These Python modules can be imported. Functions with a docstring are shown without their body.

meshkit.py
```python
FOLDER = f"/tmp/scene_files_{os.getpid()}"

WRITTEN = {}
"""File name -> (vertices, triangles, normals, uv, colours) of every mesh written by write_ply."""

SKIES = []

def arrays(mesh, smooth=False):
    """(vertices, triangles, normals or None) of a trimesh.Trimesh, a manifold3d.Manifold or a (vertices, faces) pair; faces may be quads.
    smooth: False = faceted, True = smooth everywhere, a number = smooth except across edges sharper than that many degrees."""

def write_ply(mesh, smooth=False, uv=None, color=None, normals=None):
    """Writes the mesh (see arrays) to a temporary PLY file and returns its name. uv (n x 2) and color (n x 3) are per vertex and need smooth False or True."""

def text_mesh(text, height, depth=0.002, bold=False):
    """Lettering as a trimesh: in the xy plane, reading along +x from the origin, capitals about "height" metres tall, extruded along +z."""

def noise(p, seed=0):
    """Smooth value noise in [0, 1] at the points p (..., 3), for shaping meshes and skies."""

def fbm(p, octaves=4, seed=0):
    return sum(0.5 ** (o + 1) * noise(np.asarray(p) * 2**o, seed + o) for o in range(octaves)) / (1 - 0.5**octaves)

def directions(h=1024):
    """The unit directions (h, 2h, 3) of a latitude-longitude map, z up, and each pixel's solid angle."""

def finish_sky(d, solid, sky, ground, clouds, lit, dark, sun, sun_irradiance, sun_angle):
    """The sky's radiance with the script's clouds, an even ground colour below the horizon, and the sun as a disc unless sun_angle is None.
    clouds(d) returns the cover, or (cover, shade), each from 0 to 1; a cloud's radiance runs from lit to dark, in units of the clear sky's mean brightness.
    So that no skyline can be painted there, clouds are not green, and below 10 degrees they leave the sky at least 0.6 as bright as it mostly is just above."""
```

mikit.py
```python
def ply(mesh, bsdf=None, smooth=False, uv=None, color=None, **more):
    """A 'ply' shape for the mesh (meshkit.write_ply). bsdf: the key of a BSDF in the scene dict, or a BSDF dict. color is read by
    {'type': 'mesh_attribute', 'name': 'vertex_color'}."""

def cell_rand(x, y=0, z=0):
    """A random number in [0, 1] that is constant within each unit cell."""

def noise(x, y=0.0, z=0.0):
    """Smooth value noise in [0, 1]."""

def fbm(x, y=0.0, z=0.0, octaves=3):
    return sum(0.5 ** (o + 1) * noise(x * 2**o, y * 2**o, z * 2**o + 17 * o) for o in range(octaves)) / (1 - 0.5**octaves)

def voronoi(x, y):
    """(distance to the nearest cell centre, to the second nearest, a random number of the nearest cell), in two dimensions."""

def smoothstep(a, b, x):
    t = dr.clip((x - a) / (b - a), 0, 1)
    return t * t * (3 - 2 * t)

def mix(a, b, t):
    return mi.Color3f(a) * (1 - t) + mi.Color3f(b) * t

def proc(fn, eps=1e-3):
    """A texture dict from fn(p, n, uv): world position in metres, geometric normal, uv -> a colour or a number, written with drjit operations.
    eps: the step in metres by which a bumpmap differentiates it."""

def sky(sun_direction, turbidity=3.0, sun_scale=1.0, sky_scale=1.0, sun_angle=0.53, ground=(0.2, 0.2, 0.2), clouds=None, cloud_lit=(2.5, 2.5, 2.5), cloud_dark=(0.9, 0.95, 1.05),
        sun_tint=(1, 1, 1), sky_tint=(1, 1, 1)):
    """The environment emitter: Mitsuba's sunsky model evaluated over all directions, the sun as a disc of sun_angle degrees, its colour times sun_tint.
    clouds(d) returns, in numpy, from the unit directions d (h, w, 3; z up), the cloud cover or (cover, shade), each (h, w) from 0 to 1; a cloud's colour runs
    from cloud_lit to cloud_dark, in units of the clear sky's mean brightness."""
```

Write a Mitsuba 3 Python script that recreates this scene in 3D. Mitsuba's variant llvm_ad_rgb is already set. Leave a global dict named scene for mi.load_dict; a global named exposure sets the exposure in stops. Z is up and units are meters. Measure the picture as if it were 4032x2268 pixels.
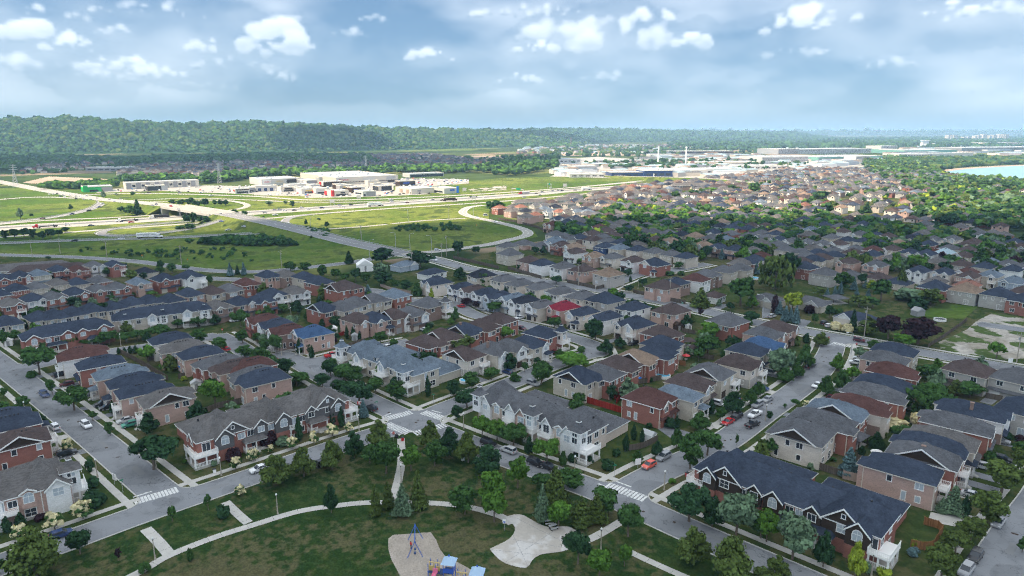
import math, random
import numpy as np, trimesh, shapely
import drjit as dr, mitsuba as mi, mikit, meshkit
from shapely.geometry import Polygon, LineString, Point
from shapely.ops import unary_union
from mikit import noise, fbm, smoothstep, mix, cell_rand
T = mi.ScalarTransform4f
scene, labels = {}, {}
FX = 2*math.degrees(math.atan(512/683.))
PITCH = math.degrees(math.atan(157/683.))
scene['camera'] = dict(type='perspective', fov=FX, fov_axis='x', near_clip=1.0, far_clip=60000.0,
    to_world=T().look_at(origin=[0,0,80], target=[0,math.cos(math.radians(PITCH)),80-math.sin(math.radians(PITCH))], up=[0,0,1]),
    medium=dict(type='ref', id='air'))
SUN = (-0.50, -0.22, 0.84)
exposure = 2.5
# cumulus banks: azimuth right of the view axis, elevation, half width, half height (degrees), weight
PUFFS = [(-33.39,6.25,3.33,1.0,1),(-31.46,5.62,2.0,0.87,1),(-33.65,4.24,4.34,0.87,0.8),(-28.75,4.6,2.67,0.8,1),(-26.31,4.11,2.0,0.6,0.9),(-17.91,7.31,2.07,1.4,1),(-20.52,6.25,4.0,1.13,0.9),(-16.53,6.51,1.33,0.87,0.9),(-21.18,4.89,3.67,0.93,0.75),(-18.44,4.06,2.33,0.6,0.7),(-26.62,8.24,4.0,0.73,0.75),(-28.73,6.89,1.2,0.8,0.7),(-6.57,5.86,2.0,0.67,1),(6.02,7.86,5.67,1.5,0.8),(10.89,8.85,1.73,1.07,1),(9.76,6.93,5.34,1.5,0.8),(13.99,6.77,1.53,0.73,1),(2.59,6.49,2.67,0.67,0.85),(0.7,4.09,1.67,0.53,0.9),(7.37,4.3,2.0,0.67,0.6),(21.59,7.77,2.33,1.2,0.85),(23.96,7.98,2.0,0.87,0.75),(21.77,5.76,2.33,0.67,0.6),(31.47,8.09,1.83,0.73,1),(33.5,7.7,2.67,0.87,0.8),(-33.85,7.67,3.67,0.73,0.7),(1.31,9.2,4.67,0.87,0.7),(28.11,4.63,2.0,0.4,0.5),(34.58,2.82,2.0,0.47,0.5),(18.35,2.89,1.33,0.33,0.45),(-10.79,8.48,1.33,0.4,0.4),(-12.64,7.43,1.33,0.6,0.4),(-35.1,3.05,2.0,0.47,0.6),(-23.78,3.27,3.0,0.4,0.5),(-30.76,3.73,3.0,0.47,0.6)]
VEILS = [(-20.33,5.2,11.0,2.67,0.55),(-31.96,5.21,8.0,3.0,0.6),(8.54,6.66,9.34,3.33,0.65),(23.02,6.75,6.67,2.67,0.55),(1.02,4.33,8.67,1.33,0.4),(33.11,7.37,6.67,2.0,0.5),(-26.42,7.87,8.67,1.67,0.5),(-5.95,5.51,5.34,1.67,0.4)]
def cloud_cover(d):
    az = np.degrees(np.arctan2(d[..., 0], d[..., 1])); el = np.degrees(np.arcsin(np.clip(d[..., 2], -1, 1)))
    q = np.stack([az/1.9, el/1.3, 0*az], -1)
    n = meshkit.fbm(q+.8*(meshkit.fbm(q*.7, 3, 8)-.5)[..., None], 5, 3)-.5
    big = meshkit.fbm(np.stack([d[..., 0]*5, d[..., 1]*5, d[..., 2]*6], -1), 5, 9)
    cover = np.zeros_like(az); low = np.zeros_like(az)
    rg = np.random.default_rng(4)
    for a, e, w, h, k in PUFFS:
        m = int(10+w*3.4)
        for i in range(m):
            t = rg.uniform(-1, 1); R = h*rg.uniform(.26, .72)*(1-.4*abs(t)); cx = a+t*w; cy = e-.45*h+h*(1-t*t)*rg.uniform(0, 1.0)
            near = (np.abs(az-cx) < 2.4*R) & (np.abs(el-cy) < 2.0*R)
            if not near.any(): continue
            da = (az[near]-cx)/(R*1.25); de = (el[near]-cy)/R; nn = n[near]
            v = 1-np.sqrt(da*da+np.where(de < 0, 1.6*de*de, de*de))+2.5*nn
            c = k*np.clip(v/(.60 if k > .8 else .95), 0, 1)**1.2
            hgt = (el[near]-(e-.5*h))/(1.6*h); sh = np.clip(.72-.62*hgt-.30*de+.06*da+.9*nn, 0, 1)
            old = cover[near]; b = c/(c+.6*old+1e-6)
            low[near] = np.where(c > .02, low[near]*(1-b)+sh*b, low[near]); cover[near] = 1-(1-old)*(1-c)
    for a, e, w, h, k in VEILS:          # broad soft layers
        v = 1-np.sqrt(((az-a)/w)**2+((el-e)/h)**2)+1.3*(meshkit.fbm(np.stack([az/5+a, el/2.0, 0*az], -1), 5, 13)-.5)+.7*n
        c = .62*k*np.clip(v/.9, 0, 1); low = np.where(c > cover, .55, low); cover = np.maximum(cover, c)
    cover *= .34+.34*np.clip(el/11, 0, 1)     # the air in front of low clouds
    wide = el > 21  # overhead, out of view: denser, brighter clouds added to lift the ambient light
    cover = np.where(wide, .9*np.clip((big-.36)/.12, 0, 1)*np.clip((el-21)/4, 0, 1), cover)
    low = np.where(wide, .30, low)
    veil = .30*np.clip((meshkit.fbm(np.stack([az/9, el/3, 0*az+4], -1), 4, 21)-.36)/.4, 0, 1)*np.clip(el/2, 0, 1)
    return np.maximum(cover, veil*(1-cover)+cover), np.clip(low, 0, 1)
scene['sky'] = mikit.sky(SUN, turbidity=3.2, sun_scale=1.0, sky_scale=1.0, clouds=cloud_cover, cloud_lit=(6.0,6.25,6.4), cloud_dark=(3.3,3.75,4.05), ground=(.12,.14,.10), sky_tint=(.53,.585,.60), sun_tint=(1,.97,.92))
labels['sky'] = dict(label='pale blue summer sky with scattered white cumulus clouds', kind='structure')
# ------------------------------------------------------------------ materials
ROOF = [(.054,.068,.100),(.130,.134,.148),(.152,.145,.145),(.100,.078,.077),(.115,.062,.057),(.160,.200,.250),(.27,.20,.155),(.070,.125,.235),(.24,.035,.055),(.38,.50,.56),(.28,.14,.11),(.038,.044,.060)]
WALL = [(.36,.165,.135),(.55,.385,.33),(.60,.545,.47),(.76,.69,.62),(.86,.86,.86),(.31,.22,.19),(.44,.50,.57),(.065,.050,.042),(.50,.475,.45),(.06,.10,.22),(.72,.61,.53),(.15,.145,.15)]
LEAF = [(.052,.112,.034),(.032,.074,.034),(.088,.185,.034),(.125,.205,.215),(.042,.024,.030),(.250,.320,.040),(.680,.620,.380),(.092,.135,.038),(.135,.210,.125),(.10,.035,.03)]
def pick(pal, u):
    c = mi.Color3f(*pal[0])
    for i in range(1, len(pal)):
        c = dr.select(u > i, mi.Color3f(*pal[i]), c)
    return c
def roof_fn(p, n, uv):
    tab = cell_rand(dr.floor(p.x*2.2), dr.floor(p.y*2.2), dr.floor(p.z*5))
    return pick(ROOF, uv.x)*(.74+.34*tab+.55*(fbm(p.x*.7, p.y*.7, p.z*.7)-.5)+.25*(noise(p.x*.12+7*uv.y,p.y*.12)-.5))
def wall_fn(p, n, uv):
    brick = cell_rand(dr.floor((p.x+p.y)*3.0), dr.floor((p.x-p.y)*3.0), dr.floor(p.z*7))
    return pick(WALL, uv.x)*(.84+.22*brick+.22*(fbm(p.x*.5, p.y*.5, p.z*.8)-.5))
def leaf_fn(p, n, uv):
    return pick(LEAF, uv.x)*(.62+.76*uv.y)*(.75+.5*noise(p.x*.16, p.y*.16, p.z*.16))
def mat(k, d): scene[k] = d
def diff(fn): return dict(type='twosided', bsdf=dict(type='diffuse', reflectance=mikit.proc(fn)))
def rgb(c): return dict(type='rgb', value=list(c))
mat('m_roof', diff(roof_fn)); mat('m_wall', diff(wall_fn)); mat('m_leaf', diff(leaf_fn))
def bark_fn(p, n, uv): return mi.Color3f(.16,.13,.105)*(.7+.6*noise(p.x*9, p.y*9, p.z*2.5))
mat('m_bark', diff(bark_fn))
def lawn_fn(p, n, uv):
    a = fbm(p.x*.055, p.y*.055, 1.0, 4); b = fbm(p.x*.5, p.y*.5, 2.0, 4); c = noise(p.x*3.1, p.y*3.1)
    g = mix((.040,.066,.022), (.062,.086,.028), smoothstep(.3, .7, b))
    dry = smoothstep(.46, .62, a*.62+b*.38)
    return mix(g, mi.Color3f(.118,.105,.056), dry*.75)*(.82+.36*c)
mat('m_lawn', diff(lawn_fn))
def park_fn(p, n, uv):
    a = fbm(p.x*.09+3, p.y*.09, 5.0, 4); b = fbm(p.x*.8, p.y*.8, 2.0, 4); c = noise(p.x*4.1, p.y*4.1)
    stripe = noise((p.x*.75+p.y*.66)*.8, 3.0)
    g = mix((.025,.054,.017), (.046,.071,.022), smoothstep(.3, .7, b*.7+stripe*.3))
    dry = smoothstep(.44, .64, a*.55+b*.45)
    return mix(g, mi.Color3f(.118,.104,.058), dry*.72)*(.72+.56*c)
mat('m_park', diff(park_fn))
def meadow_fn(p, n, uv):
    a = fbm(p.x*.012, p.y*.012, 1.0, 4); b = fbm(p.x*.08, p.y*.08, 2.0, 4); c = noise(p.x*.6, p.y*.6)
    g = mix((.070,.125,.027), (.165,.195,.052), smoothstep(.35, .65, a*.6+b*.4))
    return mix(g, mi.Color3f(.050,.082,.032), smoothstep(.54, .70, b)*.8)*(.8+.4*c)
mat('m_meadow', diff(meadow_fn))
def land_fn(p, n, uv):
    f = cell_rand(dr.floor((p.x*.8+p.y*.6)/190), dr.floor((p.y*.8-p.x*.6)/130))
    b = fbm(p.x*.006, p.y*.006, 2.0, 4); c = noise(p.x*.05, p.y*.05)
    g = mix((.060,.092,.034), (.150,.165,.060), smoothstep(.45, .8, f))
    g = mix(g, mi.Color3f(.26,.20,.14), smoothstep(.90, .93, f))
    return mix(g, mi.Color3f(.035,.060,.026), smoothstep(.52, .62, b))*(.8+.4*c)
mat('m_land', diff(land_fn))
def asphalt_fn(p, n, uv):
    a = fbm(p.x*.25, p.y*.25, 1.0, 4); c = noise(p.x*6, p.y*6); crack = dr.abs(fbm(p.x*.33, p.y*.33, 7.0, 4)-.5)
    base = .265+.05*(a-.5)+.03*(c-.5)
    v = base*(1-.42*(1-smoothstep(.0, .011, crack)))
    patch = smoothstep(.60, .62, noise(p.x*.13, p.y*.19, 3.0))*.04+smoothstep(.55, .75, fbm(p.x*.5, p.y*.5, 9.0))*.03
    return mi.Color3f(.95, .985, 1.06)*(v-patch)
mat('m_asphalt', diff(asphalt_fn))
def farroad_fn(p, n, uv): return mi.Color3f(.235,.24,.25)*(.9+.2*fbm(p.x*.05, p.y*.05, 1.0))
mat('m_farroad', diff(farroad_fn))
def highway_fn(p, n, uv):
    return mi.Color3f(.37,.36,.335)*(.84+.2*fbm(p.x*.06, p.y*.06, 1.0)+.1*noise(p.x*1.2, p.y*1.2))
mat('m_highway', diff(highway_fn))
def concrete_fn(p, n, uv):
    return mi.Color3f(.50,.485,.455)*(.82+.26*fbm(p.x*.9, p.y*.9, p.z)+.14*noise(p.x*7, p.y*7))
mat('m_concrete', diff(concrete_fn))
def plaza_fn(p, n, uv):
    wear = smoothstep(.42, .60, fbm(p.x*.35+2, p.y*.35, 4.0, 4))
    return mix((.47,.435,.395), (.58,.56,.54), wear)*(.86+.14*noise(p.x*6, p.y*6)+.14*fbm(p.x*1.5, p.y*1.5, 0.0))
mat('m_plaza', diff(plaza_fn))
def paint_fn(p, n, uv):
    worn = smoothstep(.50, .66, fbm(p.x*1.7, p.y*1.7, 2.0, 4))
    return mix((.70,.70,.69), (.33,.34,.36), worn*.4)
mat('m_paintline', diff(paint_fn))
def chips_fn(p, n, uv):
    return mix((.315,.27,.225), (.42,.375,.33), noise(p.x*5, p.y*5))*(.72+.36*fbm(p.x*.45, p.y*.45, 1.0)+.25*cell_rand(dr.floor(p.x*6), dr.floor(p.y*6)))
mat('m_chips', diff(chips_fn))
def soil_fn(p, n, uv):
    a = fbm(p.x*.09, p.y*.09, 1.0, 4); b = noise(p.x*.9, p.y*.9)
    s = mix((.33,.30,.25), (.46,.43,.39), smoothstep(.3, .7, a))
    return mix(s, mi.Color3f(.085,.125,.045), smoothstep(.46, .58, fbm(p.x*.16+9, p.y*.16, 3.0, 4)))*(.75+.4*b)
mat('m_soil', diff(soil_fn))
def earth_fn(p, n, uv): return mix((.34,.25,.19), (.50,.40,.32), fbm(p.x*.02, p.y*.02, 1.0, 4))*(.8+.3*noise(p.x*.3, p.y*.3))
mat('m_earth', diff(earth_fn))
def fence_fn(p, n, uv): return mi.Color3f(.125,.105,.088)*(.65+.6*cell_rand(dr.floor((p.x+p.y*.5)*5), dr.floor((p.y-p.x*.5)*5))+.2*noise(p.x*2,p.y*2,p.z*2))
mat('m_fence', diff(fence_fn))
def cedarfence_fn(p, n, uv): return mi.Color3f(.30,.15,.07)*(.7+.5*cell_rand(dr.floor((p.x+p.y*.5)*5), dr.floor((p.y-p.x*.5)*5)))
mat('m_cedarfence', diff(cedarfence_fn))
def redfence_fn(p, n, uv): return mi.Color3f(.33,.045,.035)*(.75+.4*cell_rand(dr.floor((p.x+p.y*.5)*5), dr.floor((p.y-p.x*.5)*5)))
mat('m_redfence', diff(redfence_fn))
def palefence_fn(p, n, uv): return mi.Color3f(.42,.33,.28)*(.8+.3*cell_rand(dr.floor((p.x+p.y*.5)*5), dr.floor((p.y-p.x*.5)*5)))
mat('m_palefence', diff(palefence_fn))
def cloud_fn(p, n, uv): return mi.Color3f(.93,.94,.95)*(.94+.06*noise(p.x*.01, p.y*.01, p.z*.01))
def plain(k, c, rough=None, spec=.5, metallic=0.0):
    if rough is None: mat(k, dict(type='twosided', bsdf=dict(type='diffuse', reflectance=rgb(c))))
    else: mat(k, dict(type='twosided', bsdf=dict(type='principled', base_color=rgb(c), roughness=rough, specular=spec, metallic=metallic)))
plain('m_trim', (.89,.885,.87)); plain('m_cream', (.66,.61,.53)); plain('m_dark', (.03,.03,.035), .5); plain('m_brown', (.07,.05,.04))
plain('m_pane', (.035,.045,.06), .08); plain('m_blind', (.46,.52,.58), .12)
plain('m_grey', (.30,.30,.31), .5); plain('m_steel', (.42,.43,.44), .4); plain('m_rubber', (.018,.018,.018), .7)
plain('m_yellowline', (.55,.36,.06)); plain('m_flat', (.46,.51,.55)); plain('m_store', (.62,.61,.59)); plain('m_pole', (.40,.36,.30)); plain('m_lamp', (.80,.80,.78), .3)
plain('m_red', (.55,.03,.035), .35); plain('m_blue', (.03,.11,.50), .35); plain('m_paleblue', (.40,.56,.75), .35); plain('m_pink', (.72,.20,.33), .3); plain('m_yellow', (.62,.46,.16), .4)
plain('m_green', (.02,.42,.10), .4); plain('m_signgreen', (.01,.20,.10), .4); plain('m_orange', (.75,.20,.02), .5); plain('m_pool', (.12,.42,.62), .05); plain('m_skin', (.45,.28,.20), .5)
plain('m_navyglass', (.03,.06,.16), .1); plain('m_teal', (.20,.42,.36)); plain('m_silo', (.20,.12,.11)); plain('m_brightblue', (.02,.22,.75), .3)
CARC = [(.72,.73,.75),(.018,.018,.022),(.30,.31,.33),(.50,.51,.53),(.02,.045,.14),(.45,.02,.025),(.10,.012,.022),(.03,.16,.42),(.06,.30,.22),(.70,.10,.06)]
def car_fn(p, n, uv): return pick(CARC, uv.x)
mat('m_car', dict(type='twosided', bsdf=dict(type='principled', base_color=mikit.proc(car_fn), roughness=.22, specular=.6, clearcoat=.6, clearcoat_gloss=.9)))
def water_fn(p, n, uv): return mi.Color3f(.17,.30,.36)*(.92+.16*fbm(p.x*.004, p.y*.012, 1.0))
mat('m_water', dict(type='twosided', bsdf=dict(type='principled', base_color=mikit.proc(water_fn), roughness=.35, specular=.3)))
mat('m_cloud', diff(cloud_fn))
# haze: one box of thin air round everything, sky and clouds outside
scene['air'] = dict(type='homogeneous', albedo=rgb((.44,.68,1.0)), sigma_t=1.05e-4)
scene['haze'] = dict(type='cube', to_world=T().translate([0,9000,120]).scale([24000,18000,135]), bsdf=dict(type='null'), interior=dict(type='ref', id='air'))
labels['haze'] = dict(label='thin bluish summer haze over the distant land', kind='stuff')
# ------------------------------------------------------------------ where things stand (metres; x right, y away, camera above the origin)
HOUSES = [[-260.7,342.7,319,8,12,0,0,'G','top row at the far left'],[-257.8,350.8,319,8,12,0,0,'A b','top row at the far left'],[-251.0,355.0,319,8,12,5,2,'','top row at the far left'],[-248.2,366.6,319,8,12,0,0,'g','top row at the far left'],
[-237.6,366.6,319,8,12,4,0,'g','top row at the far left'],[-236.1,379.1,319,8,12,1,2,'g g2','top row at the far left'],[-225.7,380.7,319,8,12,0,0,'G b','top row at the far left'],[-238.8,309.1,139,8,12,0,0,'','second row at the far left'],
[-238.4,320.3,139,8,12,0,0,'','second row at the far left'],[-231.3,324.3,139,8,12,1,2,'','second row at the far left'],[-226.3,332.4,139,8,12,2,2,'','second row at the far left'],[-217.1,333.6,139,8,12,0,2,'','second row at the far left'],
[-209.4,338.7,139,8,12,1,0,'','second row at the far left'],[-220.9,291.6,319,8,12,2,0,'b g','third row at the far left'],[-216.6,300.2,319,8,12,0,4,'g','third row at the far left'],[-209.9,303.8,319,8,12,1,0,'g','third row at the far left'],
[-205.2,312.4,319,8,12,0,0,'g','third row at the far left'],[-198.3,319.2,319,8,12,1,0,'g','third row at the far left'],[-191.9,323.9,319,8,12,1,0,'g','third row at the far left'],[-187.1,334.4,319,8,12,5,1,'g','third row at the far left'],
[-178.3,342.7,319,10.0,12,0,0,'g','third row at the far left'],[-168.4,349.4,319,11.0,12,0,4,'g b','corner by the service road'],[-205.5,375.4,319,9,12,11,2,'1','corner by the service road'],[-200.5,261.0,139,8.6,12,0,2,'','long fourth row at left'],
[-192.1,268.2,139,8.6,12,0,2,'','long fourth row at left'],[-187.8,270.8,139,8.6,12,0,2,'','long fourth row at left'],[-182.7,275.1,139,8.6,12,0,2,'','long fourth row at left'],[-178.6,281.3,139,8.6,12,0,2,'','long fourth row at left'],
[-172.2,285.0,139,8.6,12,0,2,'','long fourth row at left'],[-167.3,292.6,139,8.6,12,0,2,'','long fourth row at left'],[-161.7,296.2,139,8.6,12,0,2,'','long fourth row at left'],[-153.5,298.6,139,8.6,12,0,2,'','long fourth row at left'],
[-150.4,310.2,139,8.6,12,0,1,'','long fourth row at left'],[-141.7,314.6,139,8.6,12,3,2,'','long fourth row at left'],[-135.4,319.2,139,8.6,12,1,5,'','long fourth row at left'],[-132.3,332.4,139,8.6,12,4,0,'','long fourth row at left'],
[-128.0,350.8,139,9,12,0,1,'','long fourth row at left'],[-119.1,352.2,139,9,12,2,5,'','long fourth row at left'],[-107.8,347.5,139,9,12,0,2,'','long fourth row at left'],[-96.9,335.7,139,10.0,12,0,0,'','long fourth row at left'],
[-81.6,322.7,139,14.0,12,3,0,'b SL','long fourth row at left'],[-127.6,286.5,319,8.6,12,2,5,'g','fifth row at left'],[-120.4,293.6,319,8.6,12,0,1,'g','fifth row at left'],[-112.6,297.2,319,9,12,0,0,'g','fifth row at left'],
[-111.3,309.1,319,9,12,0,2,'G b','fifth row at left'],[-102.8,314.6,319,9,12,2,4,'g','fifth row at left'],[-146.2,221.7,220,10.0,13,4,4,'b g','row along the left street'],[-134.6,212.2,220,8,13,0,0,'','row along the left street'],
[-123.5,202.9,220,8,13,5,1,'p','row along the left street'],[-115.2,195.8,220,8,13,0,1,'p','row along the left street'],[-108.2,188.3,220,8,13,0,1,'p b','row along the left street'],[-98.2,182.1,220,9.0,13,2,1,'b SR','row along the left street'],
[-124.6,238.5,40,8.6,13,0,4,'','row backing onto the left street'],[-115.8,229.5,40,8.6,13,2,1,'','row backing onto the left street'],[-106.3,222.3,40,8.6,13,0,1,'','row backing onto the left street'],[-95.7,212.7,40,8.6,13,1,0,'','row backing onto the left street'],
[-88.7,208.5,40,8.6,13,3,1,'','row backing onto the left street'],[-84.2,210.1,40,8.6,13,4,0,'','row backing onto the left street'],[-80.2,201.5,40,9,13,1,1,'','row backing onto the left street'],[-76.6,198.1,40,10.0,14,0,1,'','row backing onto the left street'],
[-99.2,264.5,220,8.4,12,4,0,'G','row beside the bright blue roof'],[-92.0,257.5,220,8.4,12,0,5,'G','row beside the bright blue roof'],[-85.0,249.6,220,8.4,12,4,5,'G p','row beside the bright blue roof'],[-74.8,246.7,220,10.0,12,7,1,'G p','row beside the bright blue roof'],
[-80.8,283.1,139,9,12,0,0,'SL','row backing onto the red pickup street'],[-73.2,285.0,139,9,12,1,2,'','row backing onto the red pickup street'],[-68.8,292.6,139,9,12,1,2,'','row backing onto the red pickup street'],
[-62.2,299.0,139,9,12,1,2,'SL','row backing onto the red pickup street'],[-54.3,307.4,139,10.0,12,5,0,'','row backing onto the red pickup street'],[-62.1,265.5,319,9,12,3,1,'g','row of the white tower'],[-55.6,266.6,319,9,12,0,1,'g p','row of the white tower'],
[-48.6,271.6,319,9,12,3,5,'SL g p','row of the white tower'],[-42.1,275.1,319,9,12,1,5,'g','row of the white tower'],[-36.7,290.3,319,11.0,12,1,5,'t p','row of the white tower'],[-30.6,234.2,139,9.4,12,3,0,'','brown row behind the blue-grey block'],
[-25.6,242.5,139,9.4,12,3,5,'SL','brown row behind the blue-grey block'],[-17.8,250.3,139,9.4,12,0,0,'SL','brown row behind the blue-grey block'],[-11.8,255.5,139,9.4,12,3,0,'','brown row behind the blue-grey block'],
[-5.2,265.0,139,9.4,12,3,0,'','brown row behind the blue-grey block'],[-16.2,221.1,319,9,12,3,3,'SL b','row of the dark tower'],[-6.7,226.4,319,9,12,1,2,'b g','row of the dark tower'],[-0.5,230.1,319,8.5,12,1,2,'G b','row of the dark tower'],
[5.9,233.9,319,8.5,12,0,2,'g p','row of the dark tower'],[11.3,246.0,319,9.0,12,0,0,'t','row of the dark tower'],[20.8,200.2,139,10.0,12,0,2,'SL','row behind the red fence'],[28.0,202.7,139,9,12,1,0,'','row behind the red fence'],
[34.9,211.1,139,9,12,3,0,'','row behind the red fence'],[41.7,217.7,139,9,12,6,0,'SL','row behind the red fence'],[49.3,223.4,139,10,12,0,0,'','row behind the red fence'],[53.4,233.1,139,10,12,0,2,'','row behind the red fence'],
[55.9,246.0,139,10,12,3,0,'','row behind the red fence'],[39.2,182.3,319,10.0,12,4,0,'g','row left of the right street'],[48.4,185.6,319,7.0,12,5,2,'p','row left of the right street'],[53.7,194.5,319,9,12,3,2,'g','row left of the right street'],
[62.4,203.4,319,10.0,12,1,2,'SL b','row left of the right street'],[74.1,212.2,319,10.0,12,3,3,'b g','row left of the right street'],[81.6,225.5,319,9,12,0,2,'g','row left of the right street'],[89.0,232.3,319,9,12,7,4,'g b','row left of the right street'],
[94.2,245.2,319,9,12,1,1,'g','row left of the right street'],[102.4,253.6,319,9,12,3,1,'g','row left of the right street'],[67.5,279.4,40,11,12,3,1,'','pair backing onto the diagonal road'],[86.2,263.1,40,12.0,12,1,0,'','pair backing onto the diagonal road'],
[-37.6,334.9,220,11.0,12,0,3,'A b','steep gabled row behind the main road'],[-23.9,323.9,220,7.4,12,0,4,'G','steep gabled row behind the main road'],[-18.0,318.0,220,7.4,12,3,4,'G','steep gabled row behind the main road'],
[-12.0,312.0,220,7.4,12,0,4,'G','steep gabled row behind the main road'],[-5.7,305.2,220,7.4,12,0,6,'G','steep gabled row behind the main road'],[1.3,301.1,220,7.6,12,5,4,'G','steep gabled row behind the main road'],
[5.9,296.6,220,7.6,12,11,4,'G','steep gabled row behind the main road'],[13.1,288.4,220,7.6,12,1,2,'G','steep gabled row behind the main road'],[22.2,285.0,220,9.0,12,8,1,'g p','steep gabled row behind the main road'],
[29.9,276.3,220,7.6,12,0,3,'G p','steep gabled row behind the main road'],[38.6,269.1,220,7.6,12,0,4,'G','steep gabled row behind the main road'],[48.6,259.1,220,11.0,12,0,3,'A b','steep gabled row behind the main road'],
[4.2,331.2,40,9,12,1,3,'','grey roofed row along the main road'],[13.9,323.9,40,9,12,1,3,'','grey roofed row along the main road'],[23.4,314.2,40,9,12,1,4,'','grey roofed row along the main road'],[32.3,304.4,40,10.0,12,1,3,'','grey roofed row along the main road'],
[42.1,298.2,40,13.0,12,0,8,'','grey roofed row along the main road'],[52.2,284.6,40,9,12,0,4,'','grey roofed row along the main road'],[-15.7,352.2,40,11.0,12,11,2,'','grey roofed row along the main road'],[-3.7,341.4,40,9,12,1,3,'','grey roofed row along the main road'],
[-1.2,415.9,40,12.0,12,1,2,'','first row beyond the main road'],[10.2,392.3,40,10,12,3,1,'','first row beyond the main road'],[17.5,383.3,40,10,12,0,4,'','first row beyond the main road'],[28.9,374.9,40,10,12,1,4,'','first row beyond the main road'],
[38.8,366.0,40,10,12,3,1,'','first row beyond the main road'],[51.5,355.8,40,12.0,12,6,8,'','first row beyond the main road'],[73.9,325.1,40,12.0,12,3,1,'','first row beyond the main road'],[81.3,332.9,40,10,12,0,5,'','first row beyond the main road'],
[8.9,472.8,220,13.0,12,1,1,'1','second row beyond the main road'],[21.0,463.5,220,13.0,12,1,1,'1','second row beyond the main road'],[29.9,461.7,220,9.4,12,5,4,'g','second row beyond the main road'],[40.8,476.2,220,9.4,12,1,2,'g','second row beyond the main road'],
[39.9,421.7,220,9.4,12,3,4,'G','second row beyond the main road'],[50.0,407.6,220,9.4,12,6,1,'A','second row beyond the main road'],[60.6,404.0,220,9.4,12,1,3,'g','second row beyond the main road'],[71.1,393.4,220,9.4,12,3,4,'g','second row beyond the main road'],
[81.7,383.3,220,13.0,12,0,0,'G p','second row beyond the main road'],[61.2,443.6,40,9.4,12,0,9,'','third row beyond the main road'],[69.8,436.8,40,9.4,12,5,2,'','third row beyond the main road'],[80.3,431.0,40,9.4,12,0,3,'','third row beyond the main road'],
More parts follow.
